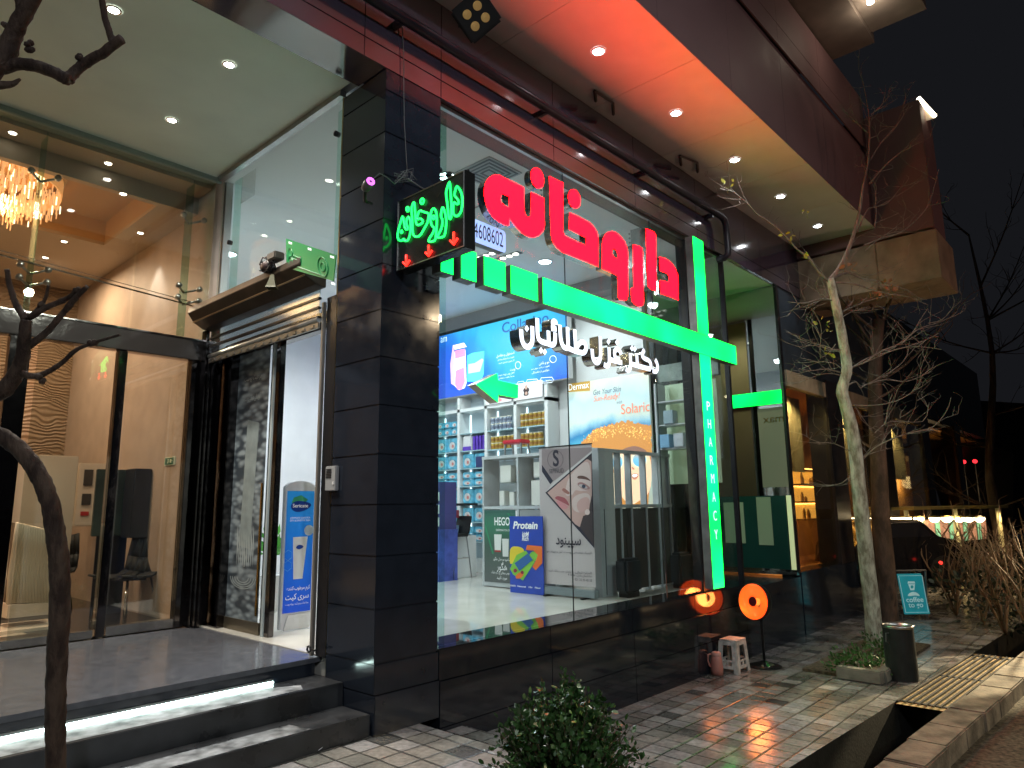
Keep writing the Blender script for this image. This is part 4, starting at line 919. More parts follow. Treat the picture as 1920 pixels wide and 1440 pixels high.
B().box(XC+.33, XC+.345, 5.4, 7.46, 1.62, 2.29).build('cabinet_back', mat('cab_back', (.55, .58, .58), .3, alpha=.45), cab)
for y in yp[:3]: B().box(XC+.03, XC+.32, y+.05, y+.28, 1.93, 1.945).build('glass_shelf', mat('shelf_line', (.2, .22, .2), .3), cab)
for k, (y, z, w_, h_) in enumerate(((7.1, 1.95, .22, .25), (6.98, 1.61, .1, .2), (7.18, 1.61, .1, .22), (6.45, 1.61, .3, .35), (6.4, 2.0, .3, .22))):
    simple_box('white_carton', ('large white carton on the glass shelf of the left cabinet', 'narrow white carton leaning in the left cabinet', 'pale carton beside it in the left cabinet', 'wide white box low in the middle cabinet', 'white box high in the middle cabinet')[k], 'carton', XC+.08, y, z, .12, w_, h_, mat('warm_white_carton', (.75, .75, .7), .4), 'white cartons in the display cabinets')
t = thing('step_ladder', 'small aluminium step ladder with a red top behind the cabinets', 'ladder', (8.3, 8.3, ZF))
c0 = ax(966, 832, 8.3); B().box(8.2, 8.45, c0.y-.2, c0.y+.2, c0.z, c0.z+.06).build('red_top', mat('red_plastic', (.55, .02, .04), .4), t, bevel=.015)
b = B()
for s_ in (-1, 1): b.tube([(8.25, c0.y+s_*.17, c0.z), (8.2, c0.y+s_*.26, ZF)], .018, 6); b.tube([(8.42, c0.y+s_*.17, c0.z), (8.8, c0.y+s_*.26, ZF)], .018, 6)
b.build('rails', steel, t)
for k in range(1, 5): B().box(8.2-.0*k, 8.3, c0.y-.19, c0.y+.19, ZF+.36*k, ZF+.36*k+.03).build('step', steel, t)
# panel posters in the lower cabinet doors
t = thing('green_panel_poster', 'dark green hair care poster on the lower cabinet door', 'poster', (7.5, 7.1, ZF))
B().box(XC-.012, XC-.004, 6.83, 7.45, .52, 1.55).build('sheet', grad_mat('green_dark_print', [(0, (.09, .1, .1)), (.5, (.05, .09, .07)), (.8, (.03, .16, .09)), (1, (.04, .1, .09))], .12), t)
mh = mxx(XC-.014)
text('word', 'HEGOR', pw, t, (XC-.014, 7.05, 1.38), YD, ZU, .12, .38, bold=.02); text('word', 'DERMATOLOGIE', pw, t, (XC-.014, 7.04, 1.26), YD, ZU, .03, .34)
shapes('tube_one', mat('tubew', (.7, .72, .7), .4), t, [[(7.25, 1.2), (7.1, 1.2), (7.12, .95), (7.24, .95)], [(7.09, 1.14), (6.96, 1.14), (6.97, .89), (7.08, .89)]], mh, (0, 0, 0)); shapes('tube_foot', mat('red_print', (.4, .03, .03), .4), t, [[(7.24, .975), (7.12, .975), (7.12, .95), (7.24, .95)]], mxx(XC-.0155), (0, 0, 0))
shapes('green_rays', mat('ray_green', (.03, .25, .12), .4), t, [[(7.44, 1.3), (7.43, 1.35), (7.26, .92), (7.29, .92)], [(7.0, 1.5), (6.95, 1.5), (6.85, 1.35), (6.85, 1.4)]], mh, (0, 0, 0))
for i, (s_, z, h_) in enumerate(((fa('شامپو مو مدل هگور'), .85, .04), (fa('هگور'), .74, .1), (fa('مخصوص موهای چرب و خشک'), .66, .035), (fa('مورد تایید'), .59, .045))): text('persian_line', s_, pw, t, (XC-.014, 7.1, z), YD, ZU, h_, (.34, .2, .42, .2)[i])
t = thing('grey_panel_poster', 'grey skin care poster on the cabinet door behind the blue board', 'poster', (7.5, 6.4, ZF)); B().box(XC-.012, XC-.004, 6.12, 6.74, .52, 1.55).build('sheet', mat('grey_sheet', (.33, .34, .34), .4), t); text('word', 'DERMATYPIC', mat('ink_black', (.02, .02, .02), .5), t, (XC-.014, 6.33, 1.44), YD, ZU, .045, .44)
# blue board
t = thing('blue_promo_board', 'blue protein bar board leaning on the cabinet beside the pull-up banner', 'board', (7.2, 6.35, ZF))
XK = 7.2; B().box(XK, XK+.012, 6.06, 6.655, ZF+.003, 1.465).build('sheet', mat('royal_blue_print', (.02, .06, .42), .35, var=.1), t)
q = lambda x, y: (900+x/7.58, 940+y/7.58)
def mK(d): return lambda u, v_: ax(*q(u, v_), XK-d)
shapes('fruit_pack', mat('yellow_print', (.7, .55, .04), .4), t, [chaikin([(430, 640), (560, 640), (640, 690), (600, 800), (480, 880), (425, 900), (420, 800)])], mK(.003), (0, 0, 0))
shapes('fruit_pack', mat('green_print', (.2, .5, .06), .4), t, [[(425, 960), (520, 760), (650, 700), (780, 860), (610, 1125), (470, 1040)], chaikin([(700, 740), (770, 700), (820, 750), (820, 830), (760, 860), (710, 820)])], mK(.005), (0, 0, 0))
shapes('fruit_pack', mat('orange_print', (.75, .16, .03), .4), t, [[(670, 620), (885, 640), (885, 880), (790, 980), (745, 930), (800, 830), (820, 760), (760, 700), (650, 690)], chaikin([(540, 1020), (600, 1000), (630, 1040), (570, 1100), (510, 1100), (505, 1060)])], mK(.007), (0, 0, 0))
shapes('bar_wrapper', mat('wrapper_blue', (.03, .12, .35), .4), t, [[(490, 880), (680, 740), (750, 830), (560, 990)]], mK(.009), (0, 0, 0))
shapes('berries', mat('berry_print', (.25, .02, .05), .4), t, [ell(500, 985, 25, 28), ell(600, 1010, 22, 24)], mK(.010), (0, 0, 0))
def ktext(n, s, x0_, x1_, yc, h, sh_=0, b_=.02): a = ax(*q(x0_, yc), XK-.004); c = ax(*q(x1_, yc), XK-.004); text(n, s, pw, t, (XK-.005, (a.y+c.y)/2, (a.z+c.z)/2), YD, ZU, h, abs(a.y-c.y), shear=sh_, bold=b_)
ktext('word', 'Protein', 470, 820, 345, .10, .2, .04); ktext('word', 'kitM', 600, 695, 470, .065, .2, .03); ktext('word', 'Rich', 598, 690, 530, .065, .2, .03); ktext('small_print', '100%  Natural   10g   Fiber', 432, 865, 1215, .022)
# pull-up banner
t = thing('pull_up_banner', 'tall grey pink pull-up banner with a woman face in a diamond, behind the window seam', 'banner', (7.25, 5.7, ZF))
XN = 7.25
ban = B().box(XN, XN+.004, 5.262, 6.14, .60, 2.37).build('sheet', mat('pale_mauve_print', (.50, .45, .46), .45), t)
B().box(XN-.04, XN+.06, 5.25, 6.17, ZF+.02, .565).build('base_case', mat('grey_case', (.2, .24, .26), .35), t, bevel=.01)
b = B(); b.box(XN-.1, XN+.12, 6.0, 6.03, ZF, ZF+.02); b.box(XN-.1, XN+.12, 5.4, 5.43, ZF, ZF+.02); b.build('feet', black, t)
B().box(XN-.006, XN+.01, 5.255, 6.15, 2.37, 2.385).build('top_rail', black_metal, t)
q = lambda x, y: (1010+x/4.8, 830+y/4.8)
def mN(d): return lambda u, v_: ax(*q(u, v_), XN-d)
ps = lambda n, c: mat(n, c, .5)
shapes('header_field', ps('mauve_dark', (.30, .24, .25)), ban, [[(28, 60), (478, 42), (478, 80), (130, 350), (28, 190)]], mN(.003), (0, 0, 0))
shapes('ink_stripe', ps('ink_stripe', (.02, .02, .04)), ban, [[(28, 195), (130, 345), (105, 375), (30, 260)]], mN(.004), (0, 0, 0))
shapes('white_stripe', ps('white_stripe', (.6, .56, .57)), ban, [[(130, 360), (478, 72), (478, 92), (60, 452)]], mN(.005), (0, 0, 0))
shapes('diamond_edge', ps('ink_stripe', (.02, .02, .04)), ban, [[(60, 450), (478, 92), (500, 950)]], mN(.0055), (0, 0, 0))
shapes('face_skin', ps('face_skin', (.55, .36, .33)), ban, [[(78, 450), (474, 112), (480, 560), (370, 760), (330, 735)]], mN(.007), (0, 0, 0))
shapes('face_light', ps('face_light', (.66, .52, .50)), ban, [chaikin([(260, 330), (330, 240), (440, 150), (470, 250), (470, 420), (380, 440), (330, 420), (300, 480), (230, 480)]), chaikin([(300, 480), (460, 440), (470, 560), (370, 640), (300, 600)])], mN(.008), (0, 0, 0))
shapes('cheek_blush', ps('blush', (.60, .38, .36)), ban, [chaikin([(350, 520), (430, 480), (465, 520), (450, 600), (380, 640), (340, 590)])], mN(.0085), (0, 0, 0))
shapes('hair', ps('dark_hair', (.05, .035, .04)), ban, [[(460, 560), (478, 470), (495, 925), (370, 760), (400, 660), (450, 640)], [(420, 150), (474, 112), (476, 170), (445, 150)]], mN(.009), (0, 0, 0))
shapes('brow', ps('brow_brown', (.14, .07, .06)), ban, [chaikin([(345, 300), (400, 295), (450, 320), (474, 350), (440, 335), (390, 325), (350, 325)])], mN(.010), (0, 0, 0))
shapes('eye_shadow', ps('eye_shadow', (.38, .2, .2)), ban, [chaikin([(340, 370), (380, 350), (430, 375), (470, 410), (430, 428), (380, 410)])], mN(.010), (0, 0, 0))
shapes('eye', ps('eye_white', (.5, .45, .46)), ban, [chaikin([(350, 382), (385, 370), (430, 392), (445, 415), (400, 412)])], mN(.0115), (0, 0, 0)); shapes('iris', ps('iris', (.05, .06, .1)), ban, [ell(405, 393, 17, 17)], mN(.013), (0, 0, 0))
shapes('nose', ps('nose_shade', (.36, .15, .13)), ban, [chaikin([(205, 425), (225, 405), (260, 430), (285, 455), (265, 468), (235, 450)])], mN(.010), (0, 0, 0))
shapes('upper_lip', ps('lip_dark', (.38, .10, .12)), ban, [chaikin([(140, 500), (165, 478), (200, 485), (245, 500), (285, 575), (240, 550), (180, 520)])], mN(.010), (0, 0, 0)); shapes('lower_lip', ps('lip_pink', (.62, .27, .29)), ban, [chaikin([(150, 515), (200, 530), (250, 560), (270, 585), (230, 605), (185, 580)])], mN(.011), (0, 0, 0))
shapes('earring', ps('pearl', (.75, .6, .58)), ban, [ell(438, 625, 22, 26)], mN(.0115), (0, 0, 0))
ink = ps('ink_purple', (.035, .03, .05))
def ntext(n, s, x0_, x1_, yc, h, m=ink, b_=0): a = ax(*q(x0_, yc), XN-.006); c = ax(*q(x1_, yc), XN-.006); text(n, s, m, ban, (XN-.007, (a.y+c.y)/2, (a.z+c.z)/2), YD, ZU, h, abs(a.y-c.y), bold=b_)
ntext('letter', 'S', 128, 182, 148, .22, ink, .03); ntext('word', 'SEPINUD', 95, 225, 256, .06)
b = B(); b.tube([mN(.006)(*p) for p in ell(150, 150, 70, 82, 28)], .002, 4, closed=True); b.build('logo_ring', ink, ban)
ntext('persian_name', fa('سپینود'), 155, 380, 880, .13, ink, .02); ntext('persian_line', fa('کلینیک تخصصی پوست، لیزر و پیوند مو'), 75, 480, 985, .03); ntext('persian_line', fa('کامرانیه شمالی، خ پایدار، جنب بانک آینده'), 85, 480, 1162, .03); ntext('persian_line', fa('ساختمان باران، طبقه 4'), 265, 480, 1195, .03); ntext('phone', '021 22 35 45 53', 325, 480, 1237, .03)
# dark rounded boxes
def seatbox(x, y, w_, label):
    t = thing('trolley_bag', label, 'bag', (x, y, ZF), 'dark rounded cases by the cabinets')
    B().box(x-w_/2, x+w_/2, y-.09, y+.09, ZF+.05, .93).build('case', mat('dark_grey_shell', (.035, .04, .045), .45), t, bevel=.035)
    B().box(x-w_/2+.05, x+w_/2-.05, y-.07, y+.07, ZF+.002, ZF+.06).build('wheels', black, t); return t
c1 = seatbox(7.77, 5.12, .36, 'dark grey rounded case standing before the smoked cabinet front'); dup(c1, (1.3, -.03, 0), 'copy of the dark rounded case, standing in for its reflection')  # the second case is the first one's reflection, built as an object
t = thing('white_cable', 'thin cable hanging against the smoked cabinet front', 'cable', (7.9, 5.35, 1.2)); b = B(); b.tube([ay(x, y, 5.352) for x, y in ((1176, 960), (1180, 985), (1174, 1005), (1178, 1050))], .004, 5); b.build('cable', black, t)
# back of shop: counter, stool, blue stand, back shelf
t = thing('glass_counter', 'white counter with a glass case of small goods in front of the nappy shelves', 'counter', (8.3, 9.2, ZF))
pc = az(846, 1083, ZF)
B().box(8.0, 8.5, 8.62, 9.5, ZF, 1.13).build('body', white_gloss, t, bevel=.01); B().box(7.99, 8.51, 8.60, 9.52, 1.62, 1.66).build('top', black, t)
B().box(8.0, 8.02, 8.61, 9.51, 1.13, 1.16).build('case_sill', black, t); B().box(8.0, 8.02, 8.61, 8.64, 1.16, 1.62).build('case_post', black, t)
for k, (c, z) in enumerate((((.5, .05, .08), 1.42), ((.7, .6, .3), 1.42), ((.2, .5, .35), 1.42), ((.7, .7, .72), 1.42), ((.3, .45, .6), 1.17), ((.6, .65, .7), 1.17), ((.35, .5, .55), 1.17))):
    simple_box('goods_box', ('red', 'yellow', 'green', 'white', 'blue', 'silver', 'teal')[k]+' small box in the glass counter case', 'box', 8.1, 8.75+.16*(k % 4), z, .08, .09, .13, mat('goods%d' % k, c, .4), 'small goods in the counter case')
t = thing('bar_stool', 'black bar stool with chrome legs before the white counter', 'stool', (7.6, 9.0, ZF))
sx_, sy_ = 7.45, 8.75
sx_, sy_ = az(852, 1085, ZF).x, az(852, 1085, ZF).y
B().box(sx_-.18, sx_+.18, sy_-.18, sy_+.18, 1.12, 1.17).build('seat', black, t, bevel=.02)
B().prism([(sx_+.15, sy_-.18, 1.17), (sx_+.15, sy_+.18, 1.17), (sx_+.22, sy_+.17, 1.45), (sx_+.22, sy_-.17, 1.45)], (.03, 0, 0)).build('backrest', black, t, bevel=.01)
for a in (-1, 1):
    for c in (-1, 1): B().tube([(sx_+a*.14, sy_+c*.14, 1.12), (sx_+a*.2, sy_+c*.2, ZF)], .011, 6).build('leg', chrome, t)
b = B(); b.tube([(sx_+a*.175, sy_+c*.175, .78) for a, c in ((-1, -1), (1, -1), (1, 1), (-1, 1))], .009, 6, closed=True); b.build('foot_ring', chrome, t)
t = thing('blue_floor_stand', 'blue and violet cardboard stand beside the pillar edge of the window', 'display stand', (6.5, 7.5, ZF))
p1 = az(827, 1090, ZF); B().box(p1.x-.1, p1.x+.3, p1.y-.06, p1.y+.4, ZF, 1.25).build('lower_card', mat('blue_card', (.06, .09, .38), .4, var=.3, vs=8), t); B().box(p1.x-.08, p1.x+.28, p1.y-.05, p1.y+.38, 1.251, 2.0).build('upper_card', mat('violet_card', (.05, .05, .2), .4), t)
for z in (1.3, 1.5, 1.7): B().box(p1.x-.09, p1.x-.08, p1.y-.04, p1.y+.2, z, z+.14).build('white_tray', white, t)
t = thing('back_shelving', 'white lit shelving with small bottles on the back wall, seen through the entrance', 'shelving', (4.4, 11.8, ZF))
b = B()
for x in (3.45, 4.1, 4.75, 5.4, 6.05): b.box(x, x+.04, 11.7, 11.98, ZF, 3.1)
for z in (.9, 1.25, 1.6, 1.95, 2.3, 2.65, 3.06): b.box(3.45, 6.09, 11.71, 11.97, z, z+.03)
b.build('frame', white, t); B().box(4.8, 5.35, 11.66, 11.695, .95, 2.9).build('lit_door', emis('lit_door', (.75, .9, 1), .9), t)
bc = [(.5, .3, .25), (.2, .35, .5), (.65, .66, .62), (.15, .15, .17), (.55, .5, .2), (.3, .5, .35)]
bt = None; cnt = 0
for r, z in enumerate((.93, 1.28, 1.63, 1.98, 2.33, 2.68)):
    for k in range(6):
        x = 3.52+k*.095
        o = B().box(x, x+.06, 11.74, 11.8, z+.001, z+.1+.06*((k*7+r*3) % 3)/2).build('bottle', mat('bottle%d' % ((k+r) % 6), bc[(k+r) % 6], .3), None, bevel=.008)
        tag(o, 'small %s bottle, %s from left on the %s shelf of the back wall' % (('rust', 'blue', 'white', 'black', 'mustard', 'green')[(k+r) % 6], ('first', 'second', 'third', 'fourth', 'fifth', 'sixth')[k], ('lowest', 'second', 'third', 'fourth', 'fifth', 'top')[r]), 'bottle', 'small bottles on the back wall shelves')
t = thing('potted_plant', 'bright green plant behind the display board in the entrance', 'plant', (4.3, 7.6, ZF))
b = B(); rnd = random.Random(5)
c0 = V((4.28, 7.7, 1.05))
for k in range(70):
    d = V((rnd.gauss(0, 1), rnd.gauss(0, 1), abs(rnd.gauss(0, 1))+.2)).normalized(); p = c0+d*rnd.uniform(.05, .28); s_ = d.cross(V((rnd.random(), rnd.random(), rnd.random()))).normalized()*.025
    b.face([p-s_*.2, p+s_+d*.05, p+d*.14, p-s_+d*.05])
b.build('leaves', mat('leaf_bright', (.1, .42, .06), .45), t, recalc=False); B().lathe((4.28, 7.7, ZF), [(0, .001), (.12, .001), (.15, .4), (.13, .4), (0, .38)], 18).build('pot', white, t)

# ================================================================== SIGNS ON THE FACADE
YS = 4.05; DEP = .085
def cut_mesh(outline, holes, Y):
    """filled face with holes in a Y = const plane, from (x, z) loops"""
    cu = bpy.data.curves.new('c', 'CURVE'); cu.dimensions = '2D'; cu.fill_mode = 'BOTH'
    for lp_ in [outline]+holes:
        s = cu.splines.new('POLY'); s.points.add(len(lp_)-1)
        for i, (x, z) in enumerate(lp_): s.points[i].co = (x, z, 0, 1)
        s.use_cyclic_u = True
    o = bpy.data.objects.new('c', cu); C.objects.link(o); dg = bpy.context.evaluated_depsgraph_get()
    me = bpy.data.meshes.new_from_object(o.evaluated_get(dg)); bpy.data.objects.remove(o); bpy.data.curves.remove(cu)
    return me
def sign_letter(name, parent, outline, holes, Y, dep, face_m, ret_m, rim=0.0):
    me = cut_mesh(outline, holes, Y); off = wl(parent)
    for v in me.vertices: v.co = V((v.co.x, Y, v.co.y)) - off
    me.materials.clear(); me.materials.append(face_m); me.name = name
    L_ = link(name, me, parent)
    b = B()
    for lp_ in [outline]+holes: b.prism([(x, Y+.002, z) for x, z in lp_], (0, dep, 0), caps=(0, 0))
    b.build('return_side', ret_m, L_, recalc=False)
    me2 = me.copy()
    for v in me2.vertices: v.co.y += dep
    me2.materials.clear(); me2.materials.append(gside_m()); link('back_plate', me2, L_)
    return L_
def gside_m(): return mat('dull_steel_sides', (.2, .2, .19), .35, metal=.6, var=.3, vs=6)
def tr(pts, ox, oy, s, Y=YS): return [((lambda p: (p.x, p.z))(ay(ox+x/s, oy+y/s, Y))) for x, y in pts]
red_m = emis('red_acrylic', (1, .0003, .0017), 36)
sg = thing('red_letter_sign', 'huge glowing red Persian letters with mirror steel sides across the window', 'sign', (6.2, YS+.1, 4.3))
A = lambda pts, it=0: tr(chaikin(pts, it) if it else pts, 880, 300, 8)
Bc = lambda pts, it=0: tr(chaikin(pts, it) if it else pts, 1060, 400, 8)
sign_letter('letter', sg, A([(222, 480), (232, 380), (260, 310), (300, 265), (345, 236), (400, 222), (460, 230), (560, 285), (815, 410), (825, 780), (850, 840), (890, 860), (918, 840), (927, 760), (930, 480), (1120, 572), (1128, 1000), (1105, 1065), (1050, 1125), (960, 1162), (880, 1145), (790, 1092), (700, 1000), (640, 920), (602, 860), (592, 985), (540, 975), (440, 925), (350, 850), (290, 760), (250, 660), (228, 560)]), [A([(465, 585), (470, 540), (485, 512), (500, 508), (597, 548), (600, 705), (560, 700), (515, 672), (480, 640)])], YS, DEP, red_m, returns)
sign_letter('dot', sg, A(ell(1020, 272, 97, 148, 28, 42)), [], YS, DEP, red_m, returns)
sign_letter('letter', sg, A([(1200, 245), (1405, 345), (1405, 1090), (1430, 1130), (1480, 1160), (1745, 1285), (1752, 1165), (1500, 1040), (1505, 785), (1740, 905), (1820, 950), (1880, 1025), (1920, 1100), (1935, 1180), (1935, 1600), (1690, 1500), (1440, 1400), (1380, 1370), (1310, 1310), (1265, 1250), (1240, 1180), (1225, 1090)]), [], YS, DEP, red_m, returns)
sign_letter('dot', sg, A(ell(1575, 583, 90, 138, 28, 30)), [], YS, DEP, red_m, returns)
sign_letter('letter', sg, Bc([(555, 480), (565, 400), (592, 330), (640, 285), (700, 270), (760, 290), (830, 350), (890, 430), (928, 530), (940, 650), (940, 1230), (925, 1290), (880, 1308), (830, 1295), (795, 1260), (790, 1000), (780, 930), (700, 890), (555, 830)]), [Bc([(700, 580), (705, 540), (730, 525), (760, 545), (785, 600), (790, 665), (770, 680), (730, 660), (705, 620)])], YS, DEP, red_m, returns)
sign_letter('letter', sg, Bc([(1020, 470), (1110, 490), (1155, 530), (1165, 700), (1175, 1330), (1160, 1380), (1110, 1400), (1060, 1375), (1000, 1320), (985, 1130), (1030, 1110), (1020, 800)]), [], YS, DEP, red_m, returns)
sign_letter('letter', sg, Bc([(1210, 230), (1330, 280), (1355, 330), (1370, 1165), (1280, 1135), (1240, 1090), (1225, 700)]), [], YS, DEP, red_m, returns)
sign_letter('letter', sg, Bc([(1415, 655), (1500, 680), (1590, 740), (1650, 830), (1685, 930), (1695, 1050), (1695, 1300), (1600, 1260), (1430, 1200), (1425, 1005), (1550, 1035), (1555, 940), (1530, 900), (1420, 860)]), [], YS, DEP, red_m, returns)
b = B()
for x in (4.3, 4.9, 5.6, 6.3, 6.9, 7.4): b.tube([(x, YS+DEP, 4.35), (x, YF+.07, 4.35)], .008, 6)
b.build('mounting_pins', steel, sg)

def green_mat():
    m = mat('green_acrylic', (.0, .4, .1), .35); nt = m.node_tree; N = nt.nodes; L = nt.links; p = N['Principled BSDF']
    tc = N.new('ShaderNodeTexCoord'); no = N.new('ShaderNodeTexNoise'); no.inputs['Scale'].default_value = 1.1; no.inputs['Detail'].default_value = 1
    L.new(tc.outputs['Object'], no.inputs['Vector']); r = N.new('ShaderNodeValToRGB'); e = r.color_ramp.elements
    e[0].position = .38; e[0].color = (.001, .85, .03, 1); e[1].position = .62; e[1].color = (.001, .78, .075, 1)
    L.new(no.outputs[0], r.inputs[0]); L.new(r.outputs[0], p.inputs['Emission Color']); p.inputs['Emission Strength'].default_value = 6
    return m
gm = green_mat(); gside = mat('dull_steel_sides', (.2, .2, .19), .35, metal=.6, var=.3, vs=6)
def lightbox(root, x0_, x1_, z0_, z1_, Y=YS, name='front'):
    B().face([(x0_, Y, z0_), (x1_, Y, z0_), (x1_, Y, z1_), (x0_, Y, z1_)]).build(name, gm, root, recalc=False)
    B().box(x0_-.003, x1_+.003, Y+.002, Y+.11, z0_-.004, z1_+.004).build('box_side', gside, root)
for k, (a, c, l) in enumerate(((3.60, 3.735, 'narrowest green light square, half hidden under the neon sign'), (3.825, 4.00, 'second green light square from the neon sign'), (4.096, 4.366, 'third green light square from the neon sign'), (4.437, 4.806, 'widest green light square, next to the long green bar'))):
    t = thing('green_light_square', l, 'light box', ((a+c)/2, YS, 3.48), 'green light squares leading to the long bar'); lightbox(t, a, c, 3.482, 3.742)
cr_ = thing('green_cross_sign', 'large glowing green cross of a long bar and a tall bar with PHARMACY down it', 'sign', (8.3, YS, 3.5))
lightbox(cr_, 4.885, 9.02, 3.482, 3.737, name='long_bar')
vx0, vx1 = 7.955, 8.235
lightbox(cr_, vx0, vx1, 3.745, 5.04, name='tall_bar_upper'); vb = B().face([(vx0, YS, .60), (vx1, YS, .60), (vx1, YS, 3.475), (vx0, YS, 3.475)]).build('tall_bar_lower', gm, cr_, recalc=False)
B().box(vx0-.003, vx1+.003, YS+.002, YS+.11, .596, 3.472).build('box_side', gside, cr_)
pk = emis('pale_led_letter', (.72, .80, 1), 1.15)
zs_ = [ay(1326, y, YS).z for y in (762, 810, 840, 878, 918, 953, 985, 1010)]
zt, zb = ay(1325, 762, YS).z, ay(1345, 1003, YS).z
for k, ch_ in enumerate('PHARMACY'):
    text('letter', ch_, pk, vb, ((vx0+vx1)/2, YS-.005, zt+(zb-zt)*k/7), XR, ZU, .125, .085, bold=-.004 if False else 0)
# arrow
t = thing('green_arrow_sign', 'glowing green arrow pointing left to the entrance below the squares', 'sign', (4.2, YS, 2.6))
q_ = lambda x, y: (820+x/7.385, 580+y/7.385)
ar = [ay(*q_(*p), YS) for p in ((535, 1035), (828, 888), (842, 985), (1122, 1048), (1116, 1228), (842, 1180), (842, 1290))]
sign_letter('arrow_face', t, [(p.x, p.z) for p in ar], [], YS, .10, gm, mat('brown_steel_sides', (.28, .22, .17), .3, metal=.5))
# white persian name
wn_ = thing('white_letter_sign', 'white glowing Persian lettering with steel sides under the green bar', 'sign', (5.7, YS, 3.1))
wl_m = emis('white_acrylic', (.78, .86, 1), 1.25)
def ribbon(pts, w0):
    """outline of a stroke of width w0 along a centre line in the plane of the sign"""
    n = len(pts); Lf, Rt = [], []
    for i in range(n):
        a = pts[max(i-1, 0)]; c = pts[min(i+1, n-1)]; dx, dz = c[0]-a[0], c[1]-a[1]; l = math.hypot(dx, dz) or 1; nx, nz = -dz/l*w0/2, dx/l*w0/2
        Lf.append((pts[i][0]+nx, pts[i][1]+nz)); Rt.append((pts[i][0]-nx, pts[i][1]-nz))
    return Lf+Rt[::-1]
def wstroke(root, cl, ox, oy, k, w0=.054, it=2):
    p = tr(cl, ox, oy, 12, YS-.02); p = chaikin(p, it, False); o_ = ribbon(p, w0); Y = YS-.02-.0012*(k % 4)
    B().face([(x, Y, z) for x, z in o_]).build('stroke', wl_m, root, recalc=False)
    B().prism([(x, Y+.002, z) for x, z in o_], (0, .115, 0), caps=(0, 1)).build('return_side', returns, root, recalc=False)
def wdot(root, cx, cy, ox, oy, k, hw=44, hh=74):
    p = tr([(cx-hw, cy), (cx, cy-hh), (cx+hw, cy), (cx, cy+hh)], ox, oy, 12, YS-.02); Y = YS-.02-.0012*(k % 4)
    B().face([(x, Y, z) for x, z in p]).build('dot', wl_m, root, recalc=False); B().prism([(x, Y+.002, z) for x, z in p], (0, .115, 0), caps=(0, 1)).build('return_side', returns, root, recalc=False)
for k, c_ in enumerate(([(205, 450), (213, 640), (245, 760), (300, 835), (370, 850), (430, 800), (462, 710), (462, 560), (455, 375)], [(565, 195), (570, 420), (575, 590), (610, 690), (690, 740), (800, 765), (880, 800), (935, 795), (968, 730), (970, 520)], [(815, 480), (820, 610), (825, 765)], [(975, 330), (985, 290), (940, 262), (908, 290), (915, 345), (955, 380)], [(880, 425), (1003, 440)], [(1075, 345), (1085, 580), (1105, 730), (1150, 840), (1210, 875), (1270, 870)], [(1245, 400), (1250, 620), (1262, 870)], [(1240, 865), (1330, 905), (1420, 945), (1600, 985)], [(1410, 450), (1422, 660), (1440, 940)], [(1435, 925), (1485, 790), (1560, 730), (1625, 745), (1668, 830), (1660, 930), (1600, 985)])): wstroke(wn_, c_, 960, 580, k)
for k, (x, y) in enumerate(((335, 435), (650, 925), (733, 958))): wdot(wn_, x, y, 960, 580, k, 50, 78)
for k, c_ in enumerate(([(425, 370), (432, 600), (435, 830), (400, 940), (350, 968), (290, 930), (253, 830), (243, 650)], [(620, 620), (628, 800), (632, 960), (600, 1030), (555, 1035), (505, 1000)], [(630, 885), (760, 925), (915, 965)], [(890, 780), (865, 700), (810, 650), (750, 680), (735, 770), (765, 860), (820, 905)], [(1100, 750), (1108, 900), (1110, 1040), (1085, 1120), (1045, 1140), (1000, 1100)], [(1110, 985), (1250, 1025), (1400, 1070), (1555, 1105)], [(1245, 790), (1250, 900), (1255, 1025)], [(1412, 665), (1368, 760), (1365, 830), (1440, 880), (1520, 910), (1562, 990), (1560, 1105)], [(1662, 890), (1705, 970), (1720, 1070), (1700, 1145), (1655, 1165), (1605, 1135)])): wstroke(wn_, c_, 1090, 600, k)
for k, (x, y) in enumerate(((612, 485), (800, 500), (1135, 635), (1195, 655))): wdot(wn_, x, y, 1090, 600, k)
# phone number plate
t = thing('phone_plate', 'pale blue lit plate with the phone number ending 4608602 behind the neon sign', 'sign', (4.4, YF, 4.05))
YPn = 4.17; a, c = ay(880, 415, YPn), ay(948, 438, YPn); x0_, x1_ = a.x-.18, c.x; zt = ay(948, 434, YPn).z; zb = ay(948, 475, YPn).z
pts = [(x0_, zb), (x1_-.03, zb), (x1_-.008, zb+.01), (x1_, zb+.03), (x1_, zt-.03), (x1_-.008, zt-.01), (x1_-.03, zt), (x0_, zt)]
sign_letter('plate', t, pts, [], YPn, .07, emis('pale_blue_acrylic', (.38, .55, 1), .85), gside)
text('number', '4608602', ink, t, ((ay(890, 440, YPn).x+ay(941, 458, YPn).x)/2, YPn-.004, (zb+zt)/2), XR, ZU, .15, ay(941, 458, YPn).x-ay(886, 440, YPn).x)
